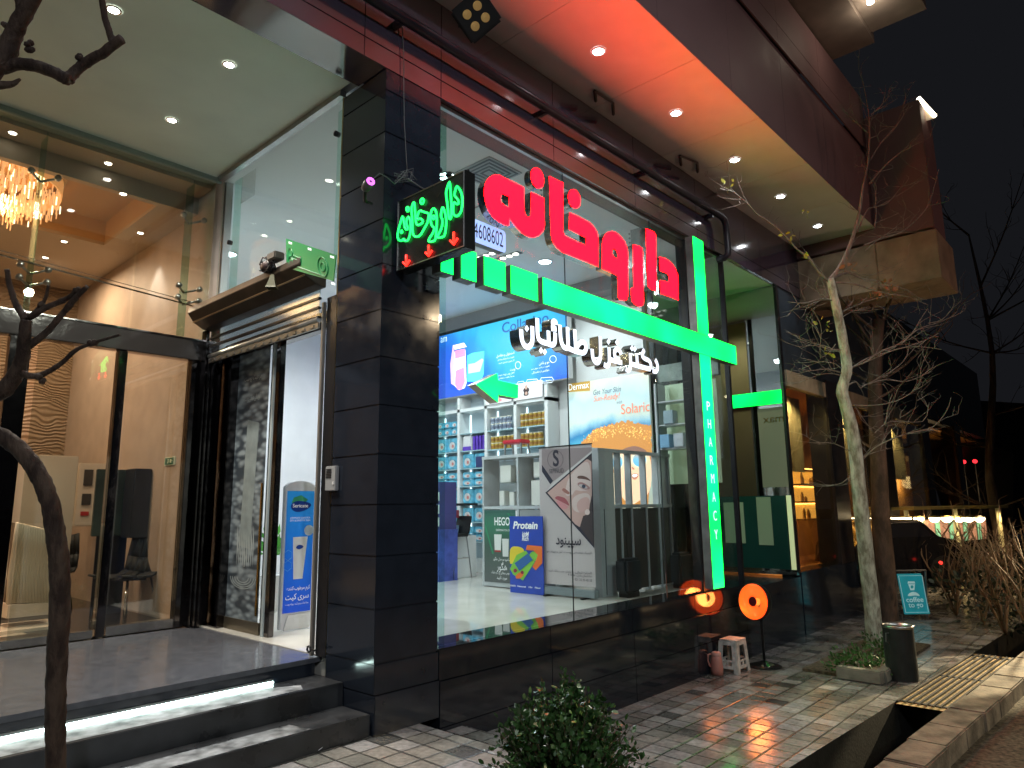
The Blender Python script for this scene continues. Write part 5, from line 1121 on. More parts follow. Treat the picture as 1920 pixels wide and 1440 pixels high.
# neon blade sign
ne = thing('neon_blade_sign', 'black projecting box sign with green neon Persian script and three red neon arrows', 'sign', (3.4, 4.0, 3.5))
XN_ = 3.35
cs = B(); cs.box(XN_, XN_+.105, 3.505, 4.30, 3.47, 4.08); cs.build('case', mat('black_sign_face', (.02, .022, .022), .22, var=.2), ne, bevel=.004)
b = B(); y0_, y1_, z0_, z1_ = 3.505, 4.30, 3.47, 4.08
b.tube([(XN_-.004, y0_+.01, z0_+.01), (XN_-.004, y1_-.005, z0_+.01), (XN_-.004, y1_-.005, z1_-.01), (XN_-.004, y0_+.01, z1_-.01)], .005, 6, closed=True); b.build('edge_trim', steel, ne)
nq = lambda x, y: ax(730+x/6.546, 300+y/6.546, XN_-.014)
gn = emis('green_neon', (.012, 1, .11), 2.6); rn = emis('red_neon', (1, .02, .012), 3.2)
paths = [[(825, 315), (800, 410), (800, 440), (840, 480), (855, 530), (830, 545), (790, 510), (785, 560), (780, 640), (800, 685), (840, 690), (880, 640), (895, 560), (895, 450), (880, 390), (850, 340)],
 [(737, 260), (700, 370), (695, 420), (715, 560), (725, 680), (742, 735), (762, 700), (762, 560), (755, 420), (745, 300)],
 [(655, 570), (640, 620), (632, 690), (655, 740), (645, 830), (600, 920), (585, 955), (640, 950), (675, 935), (690, 880), (700, 760), (695, 690), (675, 620)],
 [(545, 590), (515, 620), (505, 690), (505, 740), (520, 810), (555, 830), (540, 890), (485, 970), (480, 1005), (530, 1000), (565, 985), (575, 900), (585, 760), (580, 660), (565, 610)],
 ell(543, 705, 18, 20, 12),
 [(300, 510), (280, 560), (270, 600), (285, 760), (285, 880), (300, 935), (345, 945), (385, 920), (430, 840), (470, 770), (480, 700), (485, 655), (430, 640), (370, 615), (345, 680), (340, 730), (380, 715), (415, 745), (400, 780), (345, 805), (325, 770), (315, 620), (310, 540)],
 [(405, 465), (375, 510), (400, 550), (430, 500)],
 [(160, 690), (140, 760), (115, 840), (98, 930), (110, 980), (150, 995), (180, 960), (185, 995), (230, 990), (260, 900), (262, 760), (240, 690), (215, 720), (205, 770), (235, 850), (195, 855), (180, 770), (170, 700)],
 [(225, 570), (205, 600), (225, 640), (245, 600)], [(150, 860), (140, 885), (152, 900), (160, 880)]]
for p in paths:
    B().tube([nq(*k) for k in chaikin(p, 1)], .0085, 8, closed=True).build('neon_tube', gn, ne, smooth=True)
for (x, y, s_) in ((207, 1165, 1.0), (482, 1045, 1.0), (790, 885, 1.15)):
    b = B(); b.tube([nq(x, y), nq(x, y+125*s_)], .009, 8); b.tube([nq(x-38*s_, y+90*s_), nq(x, y+132*s_), nq(x+42*s_, y+65*s_)], .009, 8); b.build('neon_arrow', rn, ne, smooth=True)
b = B(); b.box(3.38, 3.42, 4.30, 4.40, 3.55, 3.60); b.box(3.38, 3.42, 4.30, 4.40, 3.95, 4.0); b.tube([(3.40, 3.52, 4.09), (3.40, 4.34, 4.09)], .012, 6); b.build('bracket', black_metal, ne)

# canopy downlights
sl = thing('canopy_downlight', 'round white downlight in the reddest part of the canopy soffit', 'downlight', (5.381, 3.66, 6.18), 'row of downlights in the canopy soffit')
B().lathe((5.381, 3.66, 6.184), [(0, -.008), (.058, -.008), (.058, .0)], 18).build('lens', emis('white_led_lens', (.92, .95, 1), 30), sl)
B().lathe((5.381, 3.66, 6.184), [(.059, -.012), (.078, -.008), (.078, 0)], 18).build('rim', white, sl)
for k, l in enumerate(('second canopy downlight from the left, where red turns orange', 'middle canopy downlight above the letter tops', 'fourth canopy downlight from the left, in the green tinted part', 'rightmost canopy downlight, behind the bare tree branches')): dup(sl, (1.573*(k+1), 0, 0), l)
for k in range(-3, 5): lamp('SPOT', 'canopy_spot', (5.381+1.573*k, 3.66, 6.16), 44, (.93, .95, 1), .05, (5.381+1.573*k, 3.60, 0), 105, .9)
# porch downlights
pd = thing('porch_downlight', 'round downlight in the porch ceiling nearest the pillar', 'downlight', (2.337, 5.32, 5.3), 'porch ceiling downlights')
B().lathe((2.337, 5.32, 5.298), [(0, -.006), (.04, -.006), (.04, 0)], 16).build('lens', emis('porch_led', (1, .95, .85), 18), pd)
B().lathe((2.337, 5.32, 5.298), [(.041, -.008), (.055, -.006), (.055, 0)], 16).build('rim', chrome, pd)
dup(pd, (-.895, -.01, 0), 'porch downlight beside the near tree branch at the top left'); dup(pd, (.02, 1.22, 0), 'porch downlight farther back, near the lobby glass')
for x, y in ((2.337, 5.32), (1.442, 5.31), (2.358, 6.54)): lamp('SPOT', 'porch_spot', (x, y, 5.27), 270, (1, .93, .82), .04, (x, y, 0), 110, .8)
# U shaped brackets
for k, (x, l) in enumerate(((5.92, 'dark staple shaped bracket hanging from the red soffit'), (7.90, 'dark staple shaped bracket hanging from the orange part of the soffit'))):
    t = thing('soffit_bracket', l, 'bracket', (x, 4.1, 6.1), 'staple brackets under the canopy')
    P_ = [(1117, 190), (1115, 170), (1149, 193), (1150, 215)] if k == 0 else [(1277, 310), (1275, 292), (1307, 305), (1308, 323)]
    pp = [az(a_, b_, 6.165) for a_, b_ in P_]
    bb = B().tube([pp[1], pp[2]], .018, 4); bb.tube([pp[0], pp[1]], .018, 4); bb.tube([pp[2], pp[3]], .018, 4)
    bb.build('bar', mat('dark_bracket_paint', (.05, .035, .03), .5), t)
# four lamp floodlight
t = thing('floodlight', 'square black floodlight with four amber reflectors under the canopy', 'floodlight', (4.0, 4.0, 5.95))
c0 = ad(893, 30, 5.6); n_ = (V((0, 0, CAMZ))-c0).normalized(); ux_ = n_.cross(V((0, 0, 1))).normalized(); uy_ = ux_.cross(n_)
r45 = Matrix.Rotation(R_(38), 3, n_); ux_ = r45 @ ux_; uy_ = r45 @ uy_
B().obox(c0, ux_, uy_, n_, .155, .15, .04).build('case', black, t, bevel=.02)
for a in (-1, 1):
    for c in (-1, 1):
        p = c0+n_*.041+ux_*a*.052+uy_*c*.052; B().lathe(p, [(0, .002), (.034, .006), (.036, 0)], 18, axis=n_).build('reflector', mat('amber_reflector', (.55, .36, .14), .25, metal=.6, emit=(.5, .3, .1), es=.18), t)
b = B(); b.tube([c0-n_*.04, c0+V((.1, .3, .12))], .02, 6); b.build('bracket', black, t)
# pipe under the canopy
t = thing('wall_pipe', 'black painted pipe running under the canopy and turning down beside the window', 'pipe', (6, 4.2, 5.65))
b = B(); Yp = 4.2; pp = [V((-4, Yp, 5.655)), V((2.9, Yp, 5.67)), V((6.1, Yp, 5.70)), V((9.17, Yp, 5.735)), V((9.26, Yp, 5.71)), V((9.31, Yp, 5.64)), V((9.33, Yp, 5.28)), V((9.33, Yp+.01, 5.19)), V((9.32, Yp+.06, 5.15)), V((9.3, Yp+.17, 5.15))]
b.tube(pp, .048, 14); b.build('pipe', pipe_m, t, smooth=True)
for x in (3.3, 5.2, 7.1, 8.9): B().box(x-.02, x+.02, Yp, YF, 5.64, 5.70).build('clamp', pipe_m, t)
# lit lamp on the wing
t = thing('wing_lamp', 'small glowing wall lamp on top corner of the projecting wing', 'lamp', tuple(ax(1735, 200, 12.6)))
p = [ax(1722, 184, 12.9), ax(1753, 218, 12.9), ax(1742, 222, 12.9), ax(1729, 226, 12.9)]
B().tube([p[0], p[1]], .035, 8).build('tube', emis('warm_tube', (1, .85, .6), 7), t); B().prism([p[0], p[1], p[2], p[3]], (.06, 0, 0)).build('shade', mat('cream_shade', (.6, .5, .35), .5, emit=(1, .8, .5), es=.25), t)
t = thing('balcony_lamp', 'small warm bulb under the upper balcony slab', 'lamp', (9.7, 2.0, 8.7)); c0 = az(1632, 3, 8.69); B().lathe(c0, [(0, -.03), (.05, -.02), (.05, .02), (0, .03)], 12).build('bulb', emis('bulb', (1, .85, .6), 8), t, smooth=True)
lamp('POINT', 'balcony_light', (c0.x, c0.y, 8.5), 8, (1, .85, .65), .05, parent=t)

# ================================================================== SECOND RECESS AND NEIGHBOURING SHOPS
for _r in ():
    pass
rec = thing('corner_recess', 'recessed glass corner to the right of the green cross with a reflective side pane', 'entrance', (10.4, 5, .5))
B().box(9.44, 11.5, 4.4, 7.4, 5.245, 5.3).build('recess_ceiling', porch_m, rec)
B().box(9.455, 9.475, YF+.1, 5.7, .5, 5.24).build('return_glass', glass_m, rec)
b = B(); b.box(9.42, 9.47, YF+.02, YF+.09, .3, 5.24); b.box(9.46, 9.50, 5.6, 5.68, .5, 5.24); b.build('post', black_metal, rec, bevel=.004)
B().box(11.38, 11.39, YF+.05, 7.2, .53, 5.24).build('side_pane', glass_mirror, rec)
B().box(11.391, 11.42, YF+.04, 7.25, .5, 5.24).build('side_backing', mat('dim_room', (.07, .085, .07), .6), rec)
b = B(); b.box(11.36, 11.46, YF-.0, YF+.04, .5, 5.24); b.build('edge_post', black_metal, rec, bevel=.003)
b = B(); b.box(11.30, 11.40, YF+.0, 7.2, .48, .528); b.build('bottom_ledge', chrome, rec, bevel=.003)
B().box(9.45, 11.45, YF-.0, 7.3, -.5, .45).build('recess_floor', stone, rec)
B().box(9.5, 11.38, 7.2, 7.3, .45, 3.0).build('back_glass', mat('dim_back', (.06, .07, .06), .2), rec)
b = B()
for x in (9.6, 10.2, 10.8): b.box(x, x+.06, 7.1, 7.2, .45, 5.2)
b.build('back_frames', dark_chrome, rec)
lamp('SPOT', 'recess_glow', (10.4, 5.9, 5.22), 55, (1, .95, .6), .06, (10.4, 5.9, 0), 150, .6)
B().box(9.505, 9.52, 5.72, 7.15, .5, 5.2).build('cream_cladding', mat('cream_cladding', (.55, .48, .30), .5), rec)
gs2 = thing('side_green_bar', 'green light bar round the corner, seen mirrored in the recess side pane', 'light box', (9.5, 5.2, 3.5))
B().face([(9.56, 4.55, 3.482), (9.56, 6.1, 3.482), (9.56, 6.1, 3.742), (9.56, 4.55, 3.742)]).build('front', gm, gs2, recalc=False); B().box(9.478, 9.558, 4.547, 6.103, 3.478, 3.746).build('box_side', gside, gs2)
ds_ = thing('side_poster', 'pale backlit poster on the corner glass, its brand word mirrored in the side pane', 'poster', (9.5, 5.2, 2.5))
B().box(9.479, 9.50, 4.6, 5.6, 1.9, 3.42).build('sheet', mat('pale_sheet', (.5, .52, .4), .5, emit=(.6, .75, .45), es=.16), ds_); text('word', 'Dermax', gold, ds_, (9.503, 5.1, 3.2), (0, 1, 0), ZU, .16, .8)
nb = thing('restaurant_front', 'row of dim restaurant windows with curtains and amber shelves beyond the recess', 'building', (15, YF, 0))
navyw = mat('navy_rendered_wall', (.03, .045, .06), .5, var=.2, vs=3)
B().box(11.46, 30, YF+.02, YF+.3, 3.80, 6.18).build('upper_wall', navyw, nb); 
b = B(); b.box(11.46, 30, YF-.01, YF+.3, -.5, .52); b.build('plinth', stone, nb)
for x in (13.35, 16.7, 20.4, 24.5): B().box(x, x+.75, YF-.03, YF+.35, .52, 3.85).build('column', mat('dark_column', (.025, .022, .022), .3, var=.3), nb)
b = B()
for x0_, x1_ in ((11.5, 13.34), (14.12, 16.69), (17.47, 20.39)): b.box(x0_, x1_, YF-.02, YF+.1, 3.52, 3.79)
b.build('blind_box', mat('cream_blind_box', (.42, .36, .24), .5, var=.2), nb)
for i, (x0_, x1_) in enumerate(((11.5, 13.34), (14.12, 16.69), (17.47, 20.39), (21.2, 24.4))): B().box(x0_, x1_, YF+.02, YF+.03, .52, 3.52).build('window_pane', glass('dim_pane', (.75, .72, .62), 1.2, 1.5, minr=.03), nb)
cur = mat('ribbed_curtain', (.36, .30, .17), .7)
for i, (x0_, x1_) in enumerate(((11.55, 13.3), (14.2, 16.6), (17.5, 20.3))):
    b = B(); n = int((x1_-x0_)/.045); pts = [(x0_+.045*k, YF+.42+.035*math.sin(k*1.25)) for k in range(n)]
    for k in range(n-1): b.face([(pts[k][0], pts[k][1], 2.15), (pts[k+1][0], pts[k+1][1], 2.15), (pts[k+1][0], pts[k+1][1], 3.5), (pts[k][0], pts[k][1], 3.5)])
    b.build('curtain', cur, nb, smooth=True)
b = B(); b.box(11.5, 30, 6.2, 6.3, .3, 3.9); b.box(11.5, 30, YF+.3, 6.3, 3.7, 3.78); b.box(11.5, 30, YF+.3, 6.3, .3, .4); b.build('room_shell', mat('amber_wall', (.42, .22, .07), .7), nb)
am = emis('amber_strip', (1, .55, .15), 9)
B().box(11.6, 13.3, 5.49, 5.50, 1.28, 1.90).build('backlit_panel', emis('amber_backlight', (1, .52, .10), 1.1), nb); B().box(14.4, 16.5, 5.49, 5.50, 1.28, 2.25).build('backlit_panel', MATS['amber_backlight'], nb); B().box(11.9, 13.2, 5.49, 5.5, 2.32, 2.7).build('backlit_panel', emis('amber_dim', (.9, .32, .05), .5), nb)
b = B()
for z in (1.25, 1.6, 1.95): b.box(11.8, 13.3, 5.2, 5.5, z, z+.03); b.box(14.3, 16.6, 5.2, 5.5, z, z+.03)
b.build('bar_shelf', mat('oak_shelf', (.3, .16, .05), .5), nb)
b = B()
for z in (1.57, 1.92, 2.3): b.box(11.85, 13.25, 5.46, 5.48, z, z+.02); b.box(14.35, 16.55, 5.46, 5.48, z, z+.02)
b.build('shelf_light', am, nb)
rnd = random.Random(11); gl = mat('amber_glassware', (.6, .42, .2), .15, metal=.2)
b = B()
for k in range(60):
    x = 11.85+rnd.random()*1.4 if k % 2 else 14.35+rnd.random()*2.2; z = (1.28, 1.63, 1.98)[k % 3]; h_ = rnd.uniform(.1, .24); b.lathe((x, 5.33, z), [(.03, .001), (.035, h_*.6), (.012, h_), (0, h_)], 8)
tag(b.build('glassware', gl, nb), kind='stuff')
for x in (12.4, 15.3, 19): lamp('SPOT', 'restaurant_light', (x, 5.0, 3.6), 160, (1, .6, .25), .05, (x, 5.5, 0), 130, .5); lamp('SPOT', 'curtain_fill', (x, 4.50, 3.48), 85, (1, .85, .5), .04, (x, 4.80, .5), 150, .5)  # the second lamp is an added fill for the curtain fronts

t = thing('menu_window', 'low lit teal framed window with white paper notices beside the recess', 'window', (10.5, 4.9, 1.5))

# ================================================================== THINGS ON THE PAVEMENT
# heater
fx, fy, fz = 9.015, 3.955, GZ  # lower pavement things: coordinates scaled up about the camera, kept as plain numbers
ht = thing('radiant_heater', 'round glowing orange parabolic heater on a black stand', 'heater', (fx, fy, GZ))
hc = V((8.96, 3.985, .357)); hn = V((-.955, .25, .10)).normalized(); hu = hn.cross(V((0, 0, 1))).normalized(); hv = hu.cross(hn)
B().lathe(hc, [(.219, .057), (.21, .025), (.178, -.025), (.115, -.057), (0, -.07)], 36, axis=hn).build('dish', mat('copper_dish', (.9, .3, .08), .3, metal=.7, emit=(1, .055, .005), es=.85), ht, smooth=True)
B().lathe(hc, [(.226, .064), (.234, .025), (.21, -.045), (.127, -.083), (0, -.095)], 36, axis=hn).build('back_shell', black, ht, smooth=True)
b = B()
for k in range(8):
    r_ = .083+.0185*k; b.tube([hc+hn*(.07-.12*(r_-.22)**2)+(hu*math.cos(a)+hv*math.sin(a))*r_ for a in [i*6.283/32 for i in range(32)]], .0022, 4, closed=True)
for k in range(44):
    a = k*6.283/44; d = hu*math.cos(a)+hv*math.sin(a); b.tube([hc+hn*.066+d*.07, hc+hn*.068+d*.22], .0014, 4)
b.build('grille', mat('hot_grille_wire', (.5, .2, .06), .3, metal=.5, emit=(1, .25, .03), es=.8), ht)
B().lathe(hc+hn*.01, [(0, .045), (.038, .038), (.045, -.038), (0, -.05)], 18, axis=hn).build('heating_coil', emis('coil_glow', (1, .16, .02), 2.6), ht, smooth=True)
B().lathe(hc+hn*.064, [(0, .015), (.057, .010), (.061, 0), (0, 0)], 20, axis=hn).build('hub_cap', mat('dark_red_hub', (.12, .01, .015), .3), ht)
b = B(); b.tube([hc+hu*.0-hn*.05, hc-hn*.07+V((.025, 0, -.13)), V((fx, fy, .08)), V((fx, fy, GZ+.05))], [.025, .022, .018, .018], 10); b.build('pole', black_metal, ht, smooth=True)
B().lathe((fx, fy, GZ), [(0, .001), (.21, .001), (.21, .015), (.13, .038), (.065, .057), (.023, .076), (0, .076)], 32).build('base', mat('glossy_black_base', (.015, .015, .015), .12), ht, smooth=True)
lamp('SPOT', 'heater_glow', hc+hn*.08, 14, (1, .25, .05), .12, hc+hn*2+V((0, 0, -1.1)), 150, .6, parent=None)
# stool
st = thing('folding_stool', 'worn white plastic folding step stool by the dark wall', 'stool', (8.55, 4.15, GZ))
pl_ = mat('worn_white_plastic', (.55, .54, .50), .5, var=.35, vs=14)
X0, X1, Y0, Y1, H_ = 8.39, 8.75, 4.02, 4.28, GZ+.386
b = B(); b.box(X0+.035, X1-.035, Y0+.02, Y1-.02, H_-.02, H_); b.build('seat', pl_, st, bevel=.006)
def stool_side(P4, thick, name):
    # trapezoid frame with window and foot arch: built from bars
    a, b2, c, d = [V(p) for p in P4]  # bottom left, bottom right, top right, top left
    def pt(u, v_): return (a.lerp(b2, u)).lerp(d.lerp(c, u), v_)
    n = (b2-a).cross(d-a).normalized()*thick; bb = B()
    def qd(p0_, p1_, p2_, p3_): bb.prism([pt(*p0_), pt(*p1_), pt(*p2_), pt(*p3_)], n)
    qd((0, 0), (.17, 0), (.2, .42), (0, .42)); qd((.83, 0), (1, 0), (1, .42), (.8, .42))
    qd((.2, .14), (.8, .14), (.8, .24), (.2, .24)); qd((.2, .36), (.8, .36), (.8, .42), (.2, .42)); qd((.2, .24), (.27, .24), (.27, .36), (.2, .36)); qd((.45, .24), (.55, .24), (.55, .36), (.45, .36)); qd((.73, .24), (.8, .24), (.8, .36), (.73, .36))
    qd((0, .42), (.22, .42), (.26, .88), (0, .88)); qd((.78, .42), (1, .42), (1, .88), (.74, .88)); qd((0, .88), (1, .88), (1, 1), (0, 1))
    bb.build(name, pl_, st)
stool_side([(X0, Y1, GZ), (X0, Y0, GZ), (X0+.035, Y0+.02, H_-.02), (X0+.035, Y1-.02, H_-.02)], .012, 'side_panel')
stool_side([(X1-.012, Y1, GZ), (X1-.012, Y0, GZ), (X1-.047, Y0+.02, H_-.02), (X1-.047, Y1-.02, H_-.02)], .012, 'side_panel')
stool_side([(X0+.013, Y0, GZ), (X1-.013, Y0, GZ), (X1-.05, Y0+.02, H_-.022), (X0+.05, Y0+.02, H_-.022)], -.010, 'front_panel')
stool_side([(X0+.013, Y1, GZ), (X1-.013, Y1, GZ), (X1-.05, Y1-.02, H_-.022), (X0+.05, Y1-.02, H_-.022)], .010, 'back_panel')
# jug
jg = thing('thermos_jug', 'dusty pink thermos jug with side handle standing by the folding stool', 'jug', (8.29, 4.20, GZ))
pkm = mat('dusty_pink_plastic', (.50, .21, .17), .45, var=.12); jx, jy = 8.25, 4.22
B().lathe((jx, jy, GZ), [(0, .001), (.07, .001), (.073, .064), (.068, .166), (.057, .21), (.05, .217)], 24).build('body', pkm, jg, smooth=True)
B().lathe((jx, jy, GZ), [(.055, .214), (.059, .223), (.056, .255), (.038, .265), (0, .265)], 24).build('lid', mat('pale_pink_lid', (.58, .30, .25), .4), jg, smooth=True)
b = B(); b.tube([(jx-.03, jy+.045, GZ+.236), (jx-.055, jy+.078, GZ+.23), (jx-.06, jy+.085, GZ+.166), (jx-.05, jy+.07, GZ+.10), (jx-.03, jy+.055, GZ+.083)], .010, 8); b.build('handle', pkm, jg, smooth=True)
# litter by the step
t = thing('paper_scrap', 'crumpled white paper scrap at the foot of the lower step', 'litter', tuple(az(608, 1400, .01)))
c0 = az(605, 1402, .012); b = B(); rnd = random.Random(2)
for k in range(6): p = c0+V((.022*k-.05, .012*k-.03, 0)); b.face([p, p+V((.03, .0, .012)), p+V((.034, .02, .022)), p+V((.0, .022, .006))])
b.build('scrap', white, t, recalc=False); 
# bin
bi = thing('litter_bin', 'dark metal litter bin with a pale rim beside the tree pit', 'bin', (9.38, 2.45, GZ))
bx, by = 9.40, 2.47
B().lathe((bx, by, GZ), [(0, .001), (.170, .001), (.164, .585), (.0, .585)], 32).build('body', mat('dark_bin_paint', (.018, .022, .022), .35, var=.3, vs=8), bi, smooth=False)
B().lathe((bx, by, GZ), [(.166, .578), (.172, .586), (.172, .606), (.165, .612), (.155, .606), (.15, .578)], 32).build('rim', steel, bi, smooth=True)
b = B(); b.tube([(bx-.155, by+.06, GZ+.53), (bx-.2, by+.08, GZ+.53), (bx-.205, by+.085, GZ+.44), (bx-.16, by+.07, GZ+.42)], .007, 6); b.build('handle', steel, bi)
# coffee sign
cf = thing('coffee_sign', 'tilted teal coffee to go sign board beyond the bin', 'sign', (9.4, 2.2, 0))
D_ = 12.2; q4 = [ad(1683, 1077, D_), ad(1727, 1076, D_), ad(1744, 1151, D_+.0), ad(1697, 1152, D_)]
nrm = fw*.03
B().prism(q4, nrm).build('board', mat('teal_board', (.01, .2, .25), .4, emit=(.02, .35, .42), es=.28), cf)
cq = lambda x, y: ad(1560+x/5.333, 940+y/5.333, D_-.008)
def mC(u, v_): return cq(u, v_)
cwm = mat('pale_teal_print', (.4, .6, .6), .5, emit=(.5, .8, .8), es=.25)
b = B(); b.tube([cq(665, 745), cq(900, 742), cq(965, 1108), cq(738, 1112)], .006, 4, closed=True); b.build('border', cwm, cf)
shapes('cup_icon', cwm, cf, [[(760, 800), (825, 800), (832, 822), (755, 822)], [(762, 828), (830, 828), (825, 888), (785, 890)]], mC, (0, 0, 0))
shapes('cup_dot', MATS['teal_board'], cf, [ell(800, 856, 14, 16)], lambda u, v_: ad(1560+u/5.333, 940+v_/5.333, D_-.014), (0, 0, 0))
shapes('croissant_icon', cwm, cf, [chaikin([(752, 950), (770, 918), (815, 902), (860, 918), (885, 952), (840, 940), (800, 945)])], mC, (0, 0, 0))
rr3 = (q4[1]-q4[0]).normalized(); dd3 = (q4[0]-q4[3]).normalized(); dd3 = (dd3-rr3*dd3.dot(rr3)).normalized()
dn_ = lambda p: p
text('word', 'coffee', cwm, cf, cq(828, 985), rr3, (q4[0]-q4[3]), .095, .30, bold=.02); text('word', 'to go', cwm, cf, cq(838, 1037), rr3, (q4[0]-q4[3]), .095, .255, bold=.02)
b = B(); b.tube([ad(1680, 1070, D_), ad(1736, 1069, D_)], .015, 6); b.tube([ad(1735, 1070, D_+.1), ad(1741, 1215, D_+.1)], .02, 6); b.tube([ad(1690, 1152, D_), ad(1694, 1200, D_)], .02, 6); b.build('frame', mat('frame_grey', (.2, .2, .2), .3, metal=.6), cf)
# metal grating bridging the channel
gt = thing('channel_grating', 'rusty steel bar grating over the drainage channel lit from below', 'grating', (9.7, 2.0, GZ))
b = B()
for k in range(10):
    o = -.0-.064*k; b.prism([(8.35, CH(8.35, o), GZ), (11.5, CH(11.5, o), GZ), (11.5, CH(11.5, o-.022), GZ), (8.35, CH(8.35, o-.022), GZ)], (0, 0, .012))
b.build('bars', mat('rusty_steel', (.014, .012, .01), .85), gt)
b = B()
for x in (8.42, 9.9, 11.4): b.prism([(x, CH(x, .02), GZ-.035), (x+.05, CH(x, .02), GZ-.035), (x+.05, CH(x, -.46), GZ-.035), (x, CH(x, -.46), GZ-.035)], (0, 0, .032))
b.build('cross_bars', MATS['rusty_steel'], gt)
b = B(); b.face([(8.3, CH(8.3, -.01), GZ-.012), (11.6, CH(11.6, -.01), GZ-.012), (11.6, CH(11.6, -.59), GZ-.012), (8.3, CH(8.3, -.59), GZ-.012)]); tag(b.build('leaf_litter', mat('pale_leaf_litter', (.40, .27, .11), .8, var=.8, vs=26, bump=1, bs=70), None), 'dry leaf litter lying in the channel', None, None, 'stuff')
# tree pit
tp_ = thing('tree_pit', 'square tree pit with stone kerb and low green weeds at the slim tree', 'planter', (9.7, 2.9, GZ))
b = B(); kq = mat('pit_kerb_stone', (.20, .19, .16), .7, var=.3, vs=7, bump=.4)
b.box(8.93, 9.06, 2.57, 3.06, GZ, GZ+.14); b.box(9.061, 9.75, 2.55, 2.67, GZ, GZ+.134); b.build('kerb_stones', kq, tp_, bevel=.012)
B().box(9.06, 11.7, 2.67, 3.5, GZ+.001, GZ+.035).build('earth', soil, tp_)
def leaf_cluster(b, c, n, r, rz, s_, rnd, up_=.3):
    for _ in range(n):
        d = V((rnd.gauss(0, 1), rnd.gauss(0, 1), rnd.gauss(0, 1))).normalized(); rad = rnd.random()**.45
        p = V(c)+V((d.x*r*rad, d.y*r*rad, d.z*rz*rad)); t_ = (d+V((rnd.uniform(-.6, .6), rnd.uniform(-.6, .6), rnd.uniform(-.2, .9)))).normalized(); s2 = t_.cross(V((rnd.random()-.5, rnd.random()-.5, rnd.random()-.5))).normalized(); l = s_*rnd.uniform(.7, 1.25); nn = t_.cross(s2)
        w_ = s2*l*.26; b.face([p, p+t_*l*.3-w_+nn*l*.05, p+t_*l*.7-w_*.9+nn*l*.04, p+t_*l, p+t_*l*.7+w_*.9+nn*l*.04, p+t_*l*.3+w_+nn*l*.05])
rnd = random.Random(9); b = B()
for c in ((9.4, 2.95, .1), (9.7, 3.1, .12), (9.15, 3.05, .1), (9.9, 2.9, .14), (9.3, 2.75, .1), (10.6, 3.0, .14), (11.0, 3.2, .16)): leaf_cluster(b, (c[0], c[1], GZ+c[2]), 110, .22, .15, .05, rnd)
tag(b.build('weeds', mat('weed_leaf', (.05, .13, .03), .4, var=.4), tp_, recalc=False), kind='stuff')

# ================================================================== BUSH
leafm = mat('glossy_shrub_leaf', (.028, .075, .02), .26, ior=1.5, var=.5, vs=30)
bu = thing('leafy_shrub', 'rounded dark green glossy leaved shrub in the foreground', 'shrub', (3.45, 2.76, 0))
rnd = random.Random(4); b = B(); bs_ = B(); leaf2 = []
bc0 = V((3.45, 2.76, .10))
tips = []
for k in range(150):
    a = rnd.random()*6.283; el = rnd.uniform(-.35, 1.5); d = V((math.cos(a)*math.cos(el), math.sin(a)*math.cos(el), math.sin(el)))
    r_ = .36+.09*rnd.random()+(.05 if rnd.random() < .2 else 0); tip = bc0+V((d.x*r_, d.y*r_, d.z*r_*.92)); tips.append(tip)
    base = V((3.45+rnd.uniform(-.04, .04), 2.76+rnd.uniform(-.04, .04), -.25)); mid = base.lerp(tip, .5)+V((0, 0, .05))
    bs_.tube([base, mid, tip], [.006, .004, .002], 5)
    n = 26
    for i in range(n):
        f_ = .45+.58*i/n; p = mid.lerp(tip, (f_-.5)*2) if f_ > .5 else base.lerp(mid, f_*2)
        leaf_cluster(b, p, 1, .045, .045, .042, rnd)
# taller shoots
for (dx, dy, h_) in ((0, .0, .52), (-.13, .06, .45), (.08, -.03, .47), (.2, -.13, .37), (-.26, .13, .34)):
    top = bc0+V((dx, dy, h_)); bt_ = bc0+V((dx*.7, dy*.7, .1)); bs_.tube([bt_, top], [.005, .002], 5)
    for i in range(60): leaf_cluster(b, bt_.lerp(top, .3+.7*i/60), 1, .045*(1.15-i/60), .02, .042, rnd)
leaf_cluster(b, bc0+V((0, 0, -.05)), 1400, .37, .36, .045, rnd)
b.build('foliage', leafm, bu, recalc=False); bs_.build('stems', mat('shrub_stem', (.06, .045, .025), .7), bu)
b = B(); leaf_cluster(b, bc0+V((-.05, -.15, .29)), 14, .1, .06, .03, rnd); leaf_cluster(b, bc0+V((.26, -.13, .26)), 8, .06, .06, .03, rnd); b.build('young_leaves', mat('young_leaf', (.16, .26, .05), .4), bu, recalc=False)

# ================================================================== TREES
def bark_mat(name, c1, c2, sc=7, bump=.6):
    if name in MATS: return MATS[name]
    m = mat(name, c1, .75); nt = m.node_tree; N = nt.nodes; L = nt.links; p = N['Principled BSDF']
    tc = N.new('ShaderNodeTexCoord'); mp = N.new('ShaderNodeMapping'); mp.inputs['Scale'].default_value = (1, 1, .35); L.new(tc.outputs['Object'], mp.inputs[0])
    no = N.new('ShaderNodeTexNoise'); no.inputs['Scale'].default_value = sc; no.inputs['Detail'].default_value = 7; no.inputs['Roughness'].default_value = .65; L.new(mp.outputs[0], no.inputs['Vector'])
    r = N.new('ShaderNodeValToRGB'); e = r.color_ramp.elements; e[0].position = .40; e[0].color = (*c1, 1); e[1].position = .6; e[1].color = (*c2, 1); L.new(no.outputs[0], r.inputs[0]); L.new(r.outputs[0], p.inputs['Base Color'])
    bp = N.new('ShaderNodeBump'); bp.inputs['Strength'].default_value = bump; bp.inputs['Distance'].default_value = .02; L.new(no.outputs[0], bp.inputs['Height']); L.new(bp.outputs[0], N['Principled BSDF'].inputs['Normal'])
    return m
